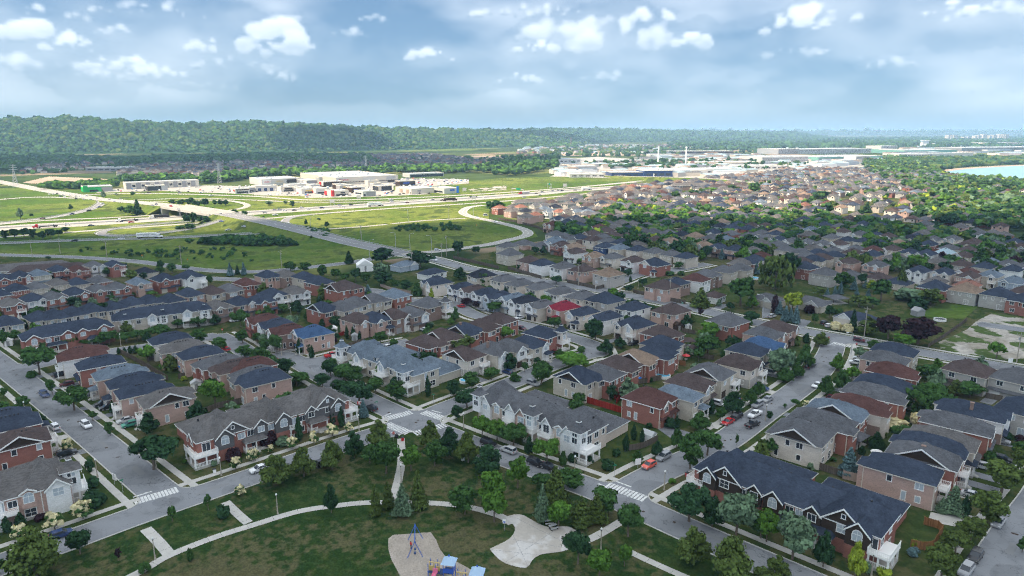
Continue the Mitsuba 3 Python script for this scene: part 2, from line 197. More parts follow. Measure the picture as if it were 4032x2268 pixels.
[89.4,422.9,40,9.4,12,1,2,'','third row beyond the main road'],[97.9,414.0,40,9.4,12,1,2,'','third row beyond the main road'],[104.9,405.8,40,9.4,12,0,2,'','third row beyond the main road'],[94.0,342.1,139,10,12,4,4,'','crescent beside the willow'],
[102.4,353.0,139,10,12,1,5,'','crescent beside the willow'],[115.0,363.7,139,10,12,1,2,'','crescent beside the willow'],[125.5,369.7,139,10,12,1,2,'','crescent beside the willow'],[131.1,384.9,139,10,12,2,5,'','crescent beside the willow'],
[163.1,373.7,40,12,11,0,0,'','rear row beside the willow'],[166.8,356.4,40,12,11,1,8,'','rear row beside the willow'],[185.1,365.1,40,12,11,1,2,'1','rear row beside the willow'],[197.3,359.4,40,12,11,3,2,'1','rear row beside the willow'],
[201.1,347.3,40,12,11,0,2,'1','rear row beside the willow'],[120.3,312.0,220,13,10,1,2,'1 g','low houses by the diagonal road'],[137.9,305.7,220,15.0,10,1,2,'1 g','low houses by the diagonal road'],[145.8,277.7,220,16.0,10,0,3,'1 g','low houses by the diagonal road'],
[205.6,323.9,40,12,12,0,0,'','big houses beside the vacant lot'],[216.9,318.0,40,12,12,6,8,'','big houses beside the vacant lot'],[226.2,308.7,40,12,12,0,8,'','big houses beside the vacant lot'],[230.7,297.6,40,12,12,0,0,'','big houses beside the vacant lot'],
[220.7,363.6,220,9.5,12,0,4,'g g2','front row above the vacant lot'],[231.7,358.9,220,9.5,12,0,3,'g g2','front row above the vacant lot'],[244.2,359.4,220,9.5,12,4,5,'G b','front row above the vacant lot'],[252.0,352.2,220,9.5,12,5,2,'g b','front row above the vacant lot'],
[253.1,337.0,220,9.5,12,5,6,'g','front row above the vacant lot'],[243.9,433.0,220,9.5,12,3,2,'g b','next row above the vacant lot'],[247.8,420.5,220,9.5,12,0,3,'g','next row above the vacant lot'],[256.0,416.1,220,9.5,12,0,4,'g g2','next row above the vacant lot'],
[269.8,420.5,220,9.5,12,9,4,'g g2','next row above the vacant lot'],[274.4,408.6,220,9.5,12,3,2,'G b','next row above the vacant lot'],[276.5,390.5,220,9.5,12,5,2,'g g2','next row above the vacant lot'],[282.9,383.0,220,9.5,12,1,2,'g','next row above the vacant lot'],
[283.2,372.1,220,9.5,12,1,5,'g g2','next row above the vacant lot'],[278.9,452.7,40,9.5,12,0,0,'','backs row above the vacant lot'],[282.8,436.6,40,9.5,12,1,0,'','backs row above the vacant lot'],[290.1,429.6,40,9.5,12,3,2,'','backs row above the vacant lot'],
[296.2,422.7,40,9.5,12,2,5,'','backs row above the vacant lot'],[313.0,423.8,40,9.5,12,1,2,'solar','backs row above the vacant lot'],[312.9,413.9,40,9.5,12,1,2,'','backs row above the vacant lot'],[270.1,487.0,220,9.5,12,3,4,'g g2','far row above the vacant lot'],
[290.3,485.5,220,9.5,12,0,3,'A','far row above the vacant lot'],[294.1,472.6,220,9.5,12,1,3,'g','far row above the vacant lot'],[309.6,475.4,220,9.5,12,1,3,'A','far row above the vacant lot'],[315.2,461.8,220,9.5,12,3,4,'g','far row above the vacant lot'],
[323.5,452.7,220,9.5,12,1,4,'g g2','far row above the vacant lot'],[343.2,461.8,220,9.5,12,0,1,'g','far row above the vacant lot'],[332.5,441.4,220,9.5,12,3,4,'g','far row above the vacant lot'],[171.7,489.9,220,9.4,12,1,2,'g','pale row right of the big willow'],
[178.9,482.6,220,9.4,12,1,2,'b G','pale row right of the big willow'],[186.1,471.3,220,9.4,12,0,2,'g g2','pale row right of the big willow'],[192.5,464.5,220,9.4,12,1,2,'G','pale row right of the big willow'],
[200.5,459.2,220,9.4,12,1,2,'g g2','pale row right of the big willow'],[208.3,454.0,220,9.4,12,1,2,'g g2','pale row right of the big willow'],[219.5,454.0,220,9.4,12,3,4,'G','pale row right of the big willow'],
[220.4,433.1,220,9.4,12,1,4,'g g2','pale row right of the big willow'],[230.3,430.7,220,9.4,12,4,5,'g','pale row right of the big willow'],[202.4,542.6,220,9.4,12,3,3,'A','arched row beyond the big willow'],
[212.4,539.0,220,9.4,12,0,3,'A','arched row beyond the big willow'],[220.6,530.1,220,9.4,12,1,3,'g','arched row beyond the big willow'],[229.5,521.6,220,9.4,12,5,3,'A','arched row beyond the big willow'],[243.7,526.7,220,9.4,12,3,2,'G','arched row beyond the big willow'],
[249.1,511.7,220,9.4,12,3,4,'g','arched row beyond the big willow'],[255.5,497.5,220,9.4,12,1,3,'g','arched row beyond the big willow'],[264.2,491.4,220,9.4,12,0,3,'A','arched row beyond the big willow'],[185.2,503.7,40,9,11,1,2,'','low row beyond the big willow'],
[194.0,499.0,40,9,11,0,2,'','low row beyond the big willow'],[204.8,497.5,40,9,11,0,2,'','low row beyond the big willow'],[227.7,482.6,40,9,11,1,2,'','low row beyond the big willow'],[232.7,469.9,40,9,11,0,2,'','low row beyond the big willow'],
[240.7,464.5,40,9,11,0,2,'','low row beyond the big willow'],[247.6,456.5,40,9,11,0,2,'','low row beyond the big willow'],[174.7,429.6,139,9,12,1,2,'','cluster right of the big willow'],[180.5,420.5,139,9,12,1,2,'','cluster right of the big willow'],
[189.9,418.3,139,9,12,0,2,'','cluster right of the big willow'],[196.3,409.7,139,9,12,0,8,'','cluster right of the big willow'],[168.1,390.6,139,9,12,3,2,'','cluster right of the big willow'],[177.9,396.4,139,9,12,0,2,'','cluster right of the big willow'],
[185.1,402.4,139,9,12,3,2,'','cluster right of the big willow'],[178.3,406.6,139,9,12,1,4,'','cluster right of the big willow'],[192.0,544.4,139,9,11,3,2,'','dark roofs at the willow'],[184.0,551.8,139,9,11,0,2,'','dark roofs at the willow'],
[143.5,397.4,139,9,11,0,2,'','dark roofs at the willow'],[136.0,388.6,139,9,11,0,0,'','dark roofs at the willow'],[151.3,407.6,139,9,11,4,2,'','dark roofs at the willow'],[-12.3,673.8,40,10.0,12,10,0,'','sunlit row by the curved ramp'],
[0.3,650.3,40,11.0,12,2,1,'','sunlit row by the curved ramp'],[12.6,604.5,40,11.0,12,2,1,'','sunlit row by the curved ramp'],[21.0,615.9,40,9,12,10,1,'','sunlit row by the curved ramp'],[8.5,681.6,40,9,12,10,2,'','sunlit row by the curved ramp'],
[1.1,684.0,40,9,12,2,1,'','sunlit row by the curved ramp'],[12.7,644.0,220,9.4,12,11,2,'','sunlit second row by the curved ramp'],[23.4,646.1,220,9.4,12,2,3,'','sunlit second row by the curved ramp'],[24.8,698.4,220,9.4,12,1,3,'g','sunlit second row by the curved ramp'],
[32.8,698.4,220,9.4,12,1,3,'g','sunlit second row by the curved ramp'],[31.3,665.6,220,9.4,12,5,3,'','sunlit second row by the curved ramp'],[36.2,641.9,220,9.4,12,5,4,'g','sunlit second row by the curved ramp'],
[44.4,639.8,220,9.4,12,10,2,'g','sunlit second row by the curved ramp'],[51.8,639.8,220,9.4,12,2,2,'g','sunlit second row by the curved ramp'],[61.2,641.9,220,9.4,12,5,3,'g','sunlit second row by the curved ramp'],
[70.7,639.8,220,9.4,12,5,1,'g','sunlit second row by the curved ramp'],[84.5,635.7,220,9.4,12,4,1,'g','sunlit second row by the curved ramp'],[33.6,550.4,220,11.0,12,4,1,'g g2','dark front row by the curved ramp'],
[40.0,586.6,220,9.4,12,0,2,'g','dark front row by the curved ramp'],[48.7,579.6,220,9.4,12,1,3,'G','dark front row by the curved ramp'],[56.1,577.9,220,9.4,12,1,2,'G','dark front row by the curved ramp'],[61.6,566.3,220,9.4,12,1,3,'g g2','dark front row by the curved ramp'],
[71.8,572.9,220,9.4,12,1,2,'g','dark front row by the curved ramp'],[78.3,556.7,220,9.4,12,1,2,'g','dark front row by the curved ramp'],[53.3,539.8,40,14.0,12,0,2,'','dark second row by the curved ramp'],[68.8,532.5,220,10,12,4,2,'g','dark second row by the curved ramp'],
[59.6,499.8,220,10,12,3,5,'G b','dark second row by the curved ramp'],[71.2,515.6,40,10,12,3,3,'','dark second row by the curved ramp'],[37.3,482.4,220,12.0,12,1,2,'g','dark second row by the curved ramp'],[30.1,468.5,220,10,12,5,4,'g','dark second row by the curved ramp'],
[47.6,480.1,220,10,12,0,5,'g','dark second row by the curved ramp'],[64.3,482.4,40,10,12,1,2,'','dark second row by the curved ramp'],[72.8,159.5,139,11.0,13,1,3,'SL','row right of the right street'],[81.2,166.7,139,9,15.0,1,0,'','row right of the right street'],
[88.3,173.4,139,9,14.0,5,0,'SL','row right of the right street'],[95.9,177.2,139,9,14.0,4,3,'','row right of the right street'],[104.6,185.9,139,9,15.0,1,0,'','row right of the right street'],[111.3,193.4,139,9,14.0,0,2,'','row right of the right street'],
[120.0,204.4,139,9,13.0,4,0,'','row right of the right street'],[124.0,216.0,139,9,13.0,1,1,'','row right of the right street'],[132.2,225.2,139,9,13.0,0,2,'','row right of the right street'],[145.4,205.9,220,12,11,3,8,'','pair beside the weeping willow'],
[155.2,198.1,220,12,11,1,8,'','pair beside the weeping willow'],[87.9,140.6,319,8.4,14,0,1,'b','row on the far right street'],[96.5,147.1,319,8.4,14,1,0,'SL b','row on the far right street'],[101.6,152.4,319,8.4,14,0,0,'p','row on the far right street'],
[106.3,155.9,319,8.4,14,2,2,'','row on the far right street'],[115.3,164.7,319,8.4,15.0,1,0,'g','row on the far right street'],[124.6,172.8,319,8.4,15.0,0,4,'g','row on the far right street'],[139.7,175.0,40,10,12,0,8,'','row on the far right street'],
[-121.1,155.0,40,9,12,3,0,'b SN','left edge pair on the left street'],[-129.9,164.7,40,9,12,0,0,'p','left edge pair on the left street'],[-134.4,168.1,40,9,12,0,2,'','left edge pair on the left street'],[-63.5,396.1,319,14,9,5,6,'1 g','bungalows by the dark oak'],
[-44.7,373.0,319,14,9,0,4,'1','bungalows by the dark oak'],[96.8,318.5,139,9,8,3,4,'1','bungalows by the dark oak']]
TREES = [[-87.5,110.5,10.2,8.5,'o',7],[-83.8,117.6,5.5,4.7,'r',1],[-75.2,115.5,3.0,1.5,'y',4],[-94.9,111.5,3.2,2.5,'r',1],[-68.2,112.0,2.2,2.1,'s',0],[-61.4,115.5,3.1,1.2,'s',0],[-71.3,128.9,4.2,2.9,'y',0],[-61.5,130.7,3.2,2.8,'s',1],
[-65.6,133.1,4.2,2.0,'y',0],[-61.1,139.4,2.6,2.4,'l',6],[-94.1,125.9,4.0,3.4,'l',6],[-90.7,129.8,4.1,3.9,'l',6],[-98.9,122.6,3.2,3.1,'l',6],[-113.1,160.3,3.8,2.9,'l',6],[-86.8,151.5,9.2,10.0,'v',1],[-96.8,143.5,2.7,3.2,'s',1],
[-91.6,135.2,4.2,5.0,'s',1],[-101.9,150.7,3.6,2.2,'s',1],[-128.8,173.9,4.9,3.3,'r',1],[-138.3,182.6,3.3,2.6,'r',1],[-144.1,188.1,4.1,4.5,'r',0],[-156.3,197.5,3.5,2.3,'r',0],[-143.2,200.0,5.5,3.8,'r',0],[-128.5,187.5,7.8,8.9,'v',0],
[-160.0,214.9,2.7,3.0,'s',0],[-108.3,170.6,4.0,2.7,'r',0],[-118.6,180.0,3.2,3.4,'y',0],[-115.8,185.5,3.7,2.2,'k',1],[-88.4,190.4,9.6,7.7,'r',2],[-107.8,212.0,1.9,2.0,'s',5],[-66.9,151.5,3.4,2.6,'l',6],[-64.8,155.8,3.1,2.3,'l',6],
[-99.4,129.5,1.6,2.6,'s',4],[-103.2,125.0,3.5,1.9,'k',1],[-101.6,126.7,3.5,1.9,'k',1],[-69.2,156.3,3.8,3.6,'s',4],[-64.3,166.7,3.2,3.9,'s',4],[-76.6,151.6,1.0,1.1,'s',8],[-75.7,152.0,0.8,1.1,'s',5],[-73.1,153.5,1.7,1.5,'s',8],
[-75.4,153.8,1.0,1.1,'s',4],[-89.5,167.0,1.3,2.7,'s',0],[-81.0,155.1,1.1,1.2,'s',2],[-54.6,144.2,8.1,6.7,'o',7],[-49.4,148.1,7.8,6.1,'o',7],[-43.6,151.8,7.8,5.5,'o',7],[-39.6,157.8,7.4,5.0,'o',1],[-34.6,164.6,7.3,6.0,'o',7],
[-35.1,154.6,5.3,5.3,'r',0],[-30.1,149.6,9.1,7.3,'r',0],[-24.4,150.7,7.2,5.5,'r',2],[-21.1,163.3,7.8,5.1,'o',7],[-15.6,158.2,8.3,5.4,'o',1],[-18.9,153.4,6.7,5.6,'r',0],[-10.8,155.0,8.7,6.4,'o',7],[-5.7,149.6,7.9,6.9,'o',1],
[-38.8,132.2,7.4,2.8,'o',1],[-29.1,131.3,7.3,2.6,'c',7],[-27.0,134.3,6.5,3.0,'c',7],[-23.4,131.3,7.7,4.2,'c',8],[-20.4,134.3,9.1,4.0,'c',7],[-10.1,131.6,6.6,6.2,'r',0],[-4.5,134.3,8.7,6.3,'r',2],[-3.7,128.7,7.9,6.1,'r',2],
[-60.9,217.0,6.2,5.1,'r',0],[-54.8,212.0,6.1,7.5,'r',0],[-50.7,207.2,7.2,7.3,'r',0],[-45.7,191.0,8.7,10.0,'r',1],[-60.8,206.5,4.4,5.4,'r',1],[-54.0,200.7,5.0,5.7,'r',1],[-42.6,200.7,5.5,5.7,'r',0],[-34.9,194.5,6.6,6.5,'r',0],
[-42.6,182.6,5.6,3.1,'c',3],[-76.5,214.1,7.2,7.1,'r',1],[-69.3,207.2,4.7,7.3,'v',0],[-25.9,198.4,6.9,1.9,'k',1],[-17.9,198.8,5.2,5.2,'r',1],[-13.3,189.2,6.2,7.7,'r',1],[-12.9,205.9,5.4,6.3,'r',0],[-6.8,212.7,4.5,5.5,'r',0],
[-15.8,180.5,4.6,3.5,'r',1],[-56.3,167.3,7.3,2.0,'k',1],[-49.7,176.4,5.2,1.7,'k',1],[-47.3,176.1,6.0,1.9,'k',1],[-48.3,170.1,3.5,3.3,'l',6],[-44.5,172.9,2.7,2.5,'l',6],[-51.7,164.6,3.9,2.4,'l',6],[-56.9,162.9,3.0,2.8,'l',6],
[-59.8,165.1,2.6,4.0,'s',8],[-63.4,164.6,4.3,4.4,'s',4],[-63.9,156.2,3.1,1.9,'l',6],[-61.5,160.3,2.3,1.7,'l',6],[2.0,178.2,2.5,0.9,'k',1],[3.0,177.8,2.5,1.2,'k',1],[9.3,169.9,3.8,1.8,'k',1],[11.6,170.7,1.7,0.8,'k',1],
[13.3,161.3,5.0,1.4,'k',1],[15.3,160.9,4.7,1.9,'k',1],[29.2,161.3,4.8,1.4,'k',1],[-3.6,182.2,3.0,1.1,'k',1],[-1.9,181.2,1.5,1.0,'k',1],[15.5,155.8,2.6,3.2,'s',1],[19.1,155.0,2.1,2.1,'s',1],[23.1,152.1,2.7,3.3,'s',1],[26.4,158.6,2.4,2.0,'s',1],
[-8.0,170.1,6.4,4.3,'v',2],[-4.0,167.5,6.3,5.9,'v',2],[0.4,164.4,6.6,6.7,'v',0],[8.6,154.6,7.6,6.1,'v',2],[4.4,158.4,5.8,2.5,'o',1],[12.5,152.9,4.4,2.2,'o',0],[1.3,142.8,8.4,5.2,'r',2],[9.4,134.3,10.1,6.6,'c',7],[6.4,129.2,8.6,3.5,'c',8],
[13.4,143.1,4.4,7.0,'r',0],[7.1,142.4,4.0,5.2,'r',0],[9.6,127.0,6.4,5.4,'r',2],[14.4,127.8,6.7,4.8,'c',7],[17.7,128.9,6.7,5.1,'c',7],[20.0,131.9,6.5,7.2,'r',0],[23.5,123.4,7.8,5.9,'r',0],[12.5,114.5,7.7,5.5,'r',1],[16.0,110.4,6.6,4.8,'r',2],
[21.2,113.8,5.0,2.9,'r',2],[34.3,114.5,7.9,6.3,'o',7],[39.7,109.5,9.6,6.9,'o',7],[45.1,108.6,3.7,4.1,'o',7],[37.2,128.9,8.8,8.0,'v',1],[41.4,126.7,7.5,4.4,'o',1],[45.5,124.0,10.5,8.0,'r',8],[50.1,122.9,5.5,4.6,'v',0],
[43.2,151.8,9.4,6.3,'r',0],[49.4,159.0,7.7,7.7,'r',0],[42.7,163.3,5.5,3.2,'o',0],[51.5,173.9,5.6,5.0,'o',0],[58.9,180.0,4.6,3.9,'r',0],[64.1,185.3,7.3,6.6,'o',1],[36.7,158.2,4.6,3.1,'o',1],[31.1,155.4,3.3,2.6,'o',0],[58.7,164.6,3.4,1.6,'y',0],
[71.3,191.5,5.3,4.1,'o',0],[76.5,198.8,5.0,4.2,'o',0],[32.3,167.8,4.6,1.6,'k',1],[34.2,166.2,4.0,1.4,'k',1],[29.3,162.0,4.6,1.8,'k',1],[45.4,174.7,4.1,1.7,'k',1],[56.4,185.5,3.2,1.8,'k',1],[57.8,185.1,4.6,2.2,'k',1],[43.7,175.4,3.6,2.9,'s',1],
[30.4,195.7,4.9,4.2,'r',1],[9.5,208.6,7.8,6.9,'r',0],[21.2,223.8,5.8,10.5,'v',2],[37.4,145.0,1.3,1.8,'s',2],[79.8,148.1,7.6,4.7,'c',3],[94.6,132.2,6.6,4.6,'c',8],[92.5,132.5,3.6,2.9,'c',8],[96.2,130.7,5.0,1.9,'k',1],[99.3,128.4,7.4,6.7,'r',7],
[91.9,122.1,5.3,5.5,'r',7],[86.0,117.6,5.4,5.9,'r',7],[78.9,110.4,6.6,6.2,'r',7],[99.3,118.1,3.5,2.7,'r',0],[110.8,140.4,8.4,9.0,'r',7],[121.7,150.3,6.6,5.1,'r',7],[128.8,159.0,4.0,5.4,'r',0],[118.8,155.8,3.1,3.0,'s',0],
[63.1,110.6,7.5,3.1,'o',5],[58.5,113.5,7.7,3.7,'o',1],[53.7,115.9,10.3,8.7,'r',8],[50.8,121.6,7.6,4.6,'v',2],[48.3,110.0,5.0,4.5,'o',7],[79.2,119.7,2.1,1.2,'s',5],[77.7,117.2,1.9,2.4,'s',3],[65.9,112.1,2.3,2.0,'s',8],
[68.9,111.2,1.7,2.8,'s',5],[120.1,185.9,9.6,13.3,'w',0],[141.0,197.5,5.2,8.9,'r',0],[149.3,202.6,4.3,3.8,'k',1],[150.8,211.0,2.2,2.0,'k',1],[137.5,213.4,5.6,8.1,'r',0],[105.9,175.7,2.6,6.3,'s',6],[113.4,177.7,3.5,3.8,'s',6],
[99.2,178.4,4.3,2.1,'k',1],[94.4,163.3,4.5,4.3,'c',1],[110.1,182.6,2.1,6.5,'s',0],[88.6,159.3,2.6,1.9,'k',1],[97.8,200.0,6.5,4.7,'o',0],[104.4,203.9,7.4,4.8,'o',0],[111.4,222.3,5.2,4.2,'o',2],[89.6,210.6,5.0,5.5,'o',0],
[95.7,217.0,4.8,4.1,'o',0],[88.8,216.3,9.3,10.2,'r',8],[84.6,190.7,2.5,2.7,'r',0],[72.9,180.5,2.8,2.2,'r',1],[80.7,188.9,1.8,1.8,'y',0],[87.7,190.7,1.8,1.8,'l',6],[118.7,221.2,3.1,2.1,'k',1],[126.4,217.0,3.2,4.6,'s',1],
[141.5,208.6,3.6,4.4,'r',1],[131.7,168.7,2.4,2.8,'s',1],[134.2,167.3,2.0,2.4,'s',4],[118.0,249.4,5.6,6.0,'o',7],[90.5,216.6,11.1,8.5,'r',8],[101.1,223.3,9.3,6.2,'o',0],[94.4,214.6,5.5,3.8,'o',0],[89.6,211.2,5.3,5.2,'o',0],
[111.8,222.3,6.3,4.0,'o',2],[108.9,249.8,4.3,2.6,'s',7],[118.5,220.5,3.1,2.2,'k',1],[134.4,243.0,4.7,4.3,'r',0],[148.6,248.1,5.6,8.0,'r',2],[148.4,258.2,10.7,11.2,'r',4],[156.1,251.3,10.5,13.4,'r',4],[143.8,264.6,7.7,7.6,'o',7],
[139.2,268.3,9.8,3.9,'c',1],[133.6,270.6,3.8,4.3,'s',6],[136.7,267.6,4.0,4.3,'s',6],[117.6,283.3,7.2,4.1,'c',3],[120.8,280.0,8.1,3.6,'c',3],[121.2,286.7,5.4,2.7,'c',3],[119.7,295.5,6.1,3.8,'c',3],[118.3,297.3,8.5,3.8,'k',4],
[127.0,299.1,10.5,10.5,'r',5],[133.9,297.3,4.4,4.3,'s',4],[128.1,278.4,5.3,3.6,'r',0],[138.9,288.4,6.4,5.1,'r',1],[142.6,288.4,4.5,5.1,'r',0],[153.2,330.5,4.8,5.8,'r',7],[161.1,331.6,5.1,2.6,'c',3],[165.0,333.9,6.5,3.2,'c',3],
[156.4,329.4,4.6,2.6,'c',3],[176.2,343.2,6.9,4.3,'c',3],[184.6,348.0,4.2,3.3,'c',3],[172.1,331.6,3.8,2.6,'c',3],[176.7,329.4,4.0,2.6,'c',3],[169.1,340.8,10.2,9.2,'r',0],[185.4,353.0,7.7,6.1,'r',1],[178.5,320.8,11.7,11.7,'r',0],
[183.0,338.5,6.8,6.4,'r',5],[161.8,308.6,6.3,9.8,'r',7],[167.6,307.6,5.5,7.8,'r',0],[201.9,345.6,11.4,7.6,'c',7],[192.0,318.7,7.0,15.2,'s',8],[187.0,304.7,5.7,7.8,'s',1],[197.5,312.6,7.9,11.9,'r',7],[221.2,314.6,5.9,6.0,'r',4],
[249.0,363.4,3.8,7.4,'r',5],[259.9,398.3,6.7,13.8,'r',8],[136.9,345.6,18.6,16.4,'w',7],[152.0,368.8,15.3,11.6,'r',1],[210.4,414.8,6.6,7.2,'r',0],[228.6,440.2,4.9,6.9,'r',0],[227.5,425.3,3.7,6.0,'r',2],[209.2,398.3,6.0,5.6,'r',2],
[232.1,425.3,6.4,4.7,'r',1],[216.4,386.0,6.5,7.3,'r',0],[270.7,471.0,8.9,12.5,'r',8],[215.9,428.9,7.1,6.7,'r',1],[255.2,444.1,3.9,6.2,'r',0],[287.0,378.6,3.0,6.6,'r',0],[255.9,354.3,4.0,7.8,'r',0],[264.6,349.3,4.0,5.0,'r',1],
[32.6,256.1,8.8,7.8,'r',1],[34.5,239.3,5.9,5.8,'o',1],[40.6,246.8,4.4,4.4,'o',1],[16.7,233.4,4.2,4.2,'r',0],[21.1,223.4,5.9,9.4,'v',2],[10.1,212.1,6.7,6.9,'r',0],[0.7,211.2,3.5,3.4,'r',0],[4.3,220.2,4.0,2.9,'r',0],[8.5,227.7,3.1,3.7,'r',1],
[25.9,242.1,2.5,3.1,'s',0],[76.7,256.1,7.5,8.7,'r',2],[71.3,236.9,8.6,11.5,'r',0],[72.8,273.7,6.1,4.8,'o',1],[83.4,291.9,4.1,3.3,'r',4],[87.9,308.6,9.3,9.8,'c',7],[107.2,310.6,15.4,17.3,'r',0],[101.7,280.1,5.8,7.2,'r',1],
[96.8,270.6,5.6,3.9,'r',0],[57.6,288.4,7.4,5.1,'r',1],[61.0,286.7,6.8,5.0,'r',1],[62.0,278.4,4.4,2.7,'o',1],[59.5,338.5,4.1,4.8,'r',1],[69.2,353.0,4.6,6.1,'r',1],[65.4,377.2,4.5,5.3,'r',1],[57.4,356.3,4.1,1.7,'k',1],[64.4,362.9,3.3,1.7,'k',1],
[29.7,272.1,4.7,1.3,'k',1],[13.9,288.4,4.0,7.8,'r',0],[17.6,273.7,5.2,6.6,'r',0],[-0.8,267.6,3.8,6.4,'r',2],[24.0,320.8,3.4,1.5,'k',1],[26.9,318.7,2.9,1.5,'k',1],[28.2,316.6,2.8,1.5,'k',1],[29.5,314.0,4.3,1.7,'k',1],[23.8,358.1,4.9,8.5,'r',1],
[12.2,383.9,5.0,6.0,'r',0],[5.0,392.0,5.9,6.2,'r',1],[16.2,394.5,4.2,1.2,'k',1],[19.5,393.0,6.4,1.5,'k',1],[21.0,446.8,6.6,5.2,'o',1],[30.6,454.9,7.4,5.0,'o',1],[34.6,465.8,5.7,1.5,'k',1],[42.4,415.8,3.8,5.2,'s',2],[47.7,415.8,3.8,3.9,'r',1],
[37.2,422.8,2.5,4.6,'s',1],[15.5,447.2,5.8,7.0,'r',1],[98.1,411.4,6.9,5.8,'r',4],[96.9,426.4,2.5,4.7,'s',5],[98.9,398.3,4.8,5.6,'r',0],[110.4,411.4,4.6,3.9,'o',1],[121.6,429.0,6.5,6.7,'r',1],[134.0,430.1,7.3,4.0,'c',3],
[149.0,445.3,7.9,7.0,'r',0],[140.1,383.9,6.6,4.8,'c',3],[160.7,457.4,5.2,7.1,'r',0],[96.6,437.5,5.7,7.5,'r',1],[82.9,441.4,3.3,5.5,'r',0],[59.3,405.7,4.7,7.0,'s',4],[73.3,405.7,2.7,5.1,'s',4],[1.4,212.6,1.5,4.2,'s',0],
[85.7,336.2,1.9,3.2,'r',0],[94.7,342.0,4.2,5.9,'s',0],[88.9,381.5,3.1,7.2,'s',0],[96.7,381.5,2.4,5.4,'s',0],[-79.9,411.4,11.7,14.2,'r',1],[-55.0,401.5,11.2,13.9,'r',1],[-100.7,414.8,8.2,6.5,'c',1],[-35.6,444.1,10.9,8.3,'r',1],
[-24.0,448.0,6.0,6.3,'r',1],[-28.7,368.8,7.1,8.1,'o',1],[-15.6,348.0,8.1,7.1,'r',0],[-67.6,353.0,8.2,13.9,'r',1],[-53.7,338.5,6.8,8.0,'r',1],[-60.6,345.6,5.6,4.9,'r',0],[-73.4,371.6,9.8,9.4,'r',8],[-85.0,363.4,8.5,8.0,'r',1],
[-78.7,360.7,5.8,5.7,'r',0],[-90.7,363.4,5.6,6.3,'r',0],[-97.2,368.8,6.8,6.4,'r',0],[-104.2,368.8,9.2,7.6,'r',0],[-120.6,389.0,5.9,7.9,'r',0],[-129.6,392.0,5.9,8.6,'r',0],[-72.0,332.3,5.5,4.2,'c',3],[-39.1,322.9,6.0,2.6,'o',5],
[-21.4,310.6,3.8,5.9,'r',4],[-16.8,306.7,3.3,3.4,'r',4],[-7.7,297.3,6.1,8.5,'r',0],[-25.6,294.9,3.8,3.1,'r',0],[-26.0,278.9,3.3,2.7,'o',2],[-51.1,253.4,4.9,6.1,'r',0],[-73.0,272.1,6.3,5.7,'r',1],[-73.4,286.7,5.0,4.6,'r',1],
[-79.5,275.3,3.7,2.6,'o',1],[-65.1,258.2,5.6,1.7,'k',1],[-62.8,258.9,4.8,2.1,'k',1],[-60.0,257.5,3.4,1.4,'k',1],[-78.2,239.3,5.9,2.3,'k',1],[-75.7,240.5,6.7,2.3,'k',1],[-72.4,235.1,4.8,2.3,'k',1],[-68.1,249.4,3.8,4.4,'r',4],
[-86.4,239.3,8.5,5.8,'r',0],[-91.1,240.5,6.3,4.7,'r',0],[-98.3,252.0,4.9,3.7,'r',0],[-77.2,217.1,6.1,7.1,'r',0],[-88.4,227.7,6.4,6.6,'r',0],[-70.3,210.7,3.3,6.9,'v',0],[-60.6,216.1,6.1,5.3,'r',1],[-55.7,213.1,5.3,5.2,'r',0],
[-44.5,245.5,4.3,3.6,'r',0],[-19.3,241.7,7.5,9.4,'v',7],[-29.9,226.6,5.2,7.4,'r',1],[-23.8,224.4,4.4,4.7,'s',6],[-3.0,256.1,6.2,6.2,'r',2],[-110.5,291.9,4.3,6.5,'r',2],[-104.5,299.1,4.2,7.6,'r',0],[-99.5,302.9,4.2,5.3,'r',1],
[-43.0,275.7,2.8,2.6,'k',1],[-35.0,275.7,2.4,4.9,'s',8],[-159.3,218.1,10.6,10.6,'v',0],[-249.4,358.1,6.6,9.0,'r',1],[-227.6,377.2,5.7,7.1,'r',0],[-224.0,383.0,4.0,4.8,'r',0],[-207.3,363.4,7.3,8.6,'r',7],[-203.0,368.8,4.2,4.6,'r',1],
[-236.8,374.4,3.9,5.9,'r',1],[-229.6,399.2,4.3,1.3,'k',1],[-205.6,392.0,6.6,4.3,'r',1],[-195.9,386.0,6.5,7.3,'r',0],[-192.3,395.1,3.5,5.6,'r',0],[-200.2,380.1,5.2,4.8,'r',0],[-159.3,378.1,7.7,4.2,'c',3],[-156.9,382.4,5.6,2.7,'c',1],
[-152.7,381.0,7.4,3.3,'c',3],[-161.0,355.6,5.7,3.4,'r',0],[-295.2,427.9,2.6,4.0,'r',1],[-202.4,304.8,6.7,8.7,'r',1],[-193.2,318.7,5.5,7.6,'r',0],[-176.1,283.4,9.1,10.9,'r',1],[-197.5,269.1,6.0,9.9,'r',1],[-214.3,303.4,2.6,4.8,'r',2],
[-218.1,299.7,3.1,5.3,'r',4],[-213.8,290.7,3.0,4.6,'s',1],[-186.6,330.1,2.8,6.3,'r',2],[-179.3,330.1,2.8,4.7,'r',2],[-168.3,246.8,6.0,6.8,'v',0],[-161.9,249.4,3.6,5.6,'v',0],[-157.9,249.4,4.0,5.6,'v',0],[-154.6,250.7,6.5,6.1,'v',0],
[-149.6,253.4,4.5,5.7,'v',0],[-146.6,256.1,4.5,5.8,'v',0],[-143.5,258.9,5.0,5.8,'v',0],[-139.2,260.3,5.9,5.9,'v',0],[-139.3,273.7,4.3,6.1,'v',0],[-131.3,275.3,4.8,6.6,'v',0],[-125.5,278.4,4.8,4.9,'o',1],[-125.6,288.4,5.0,6.9,'r',0],
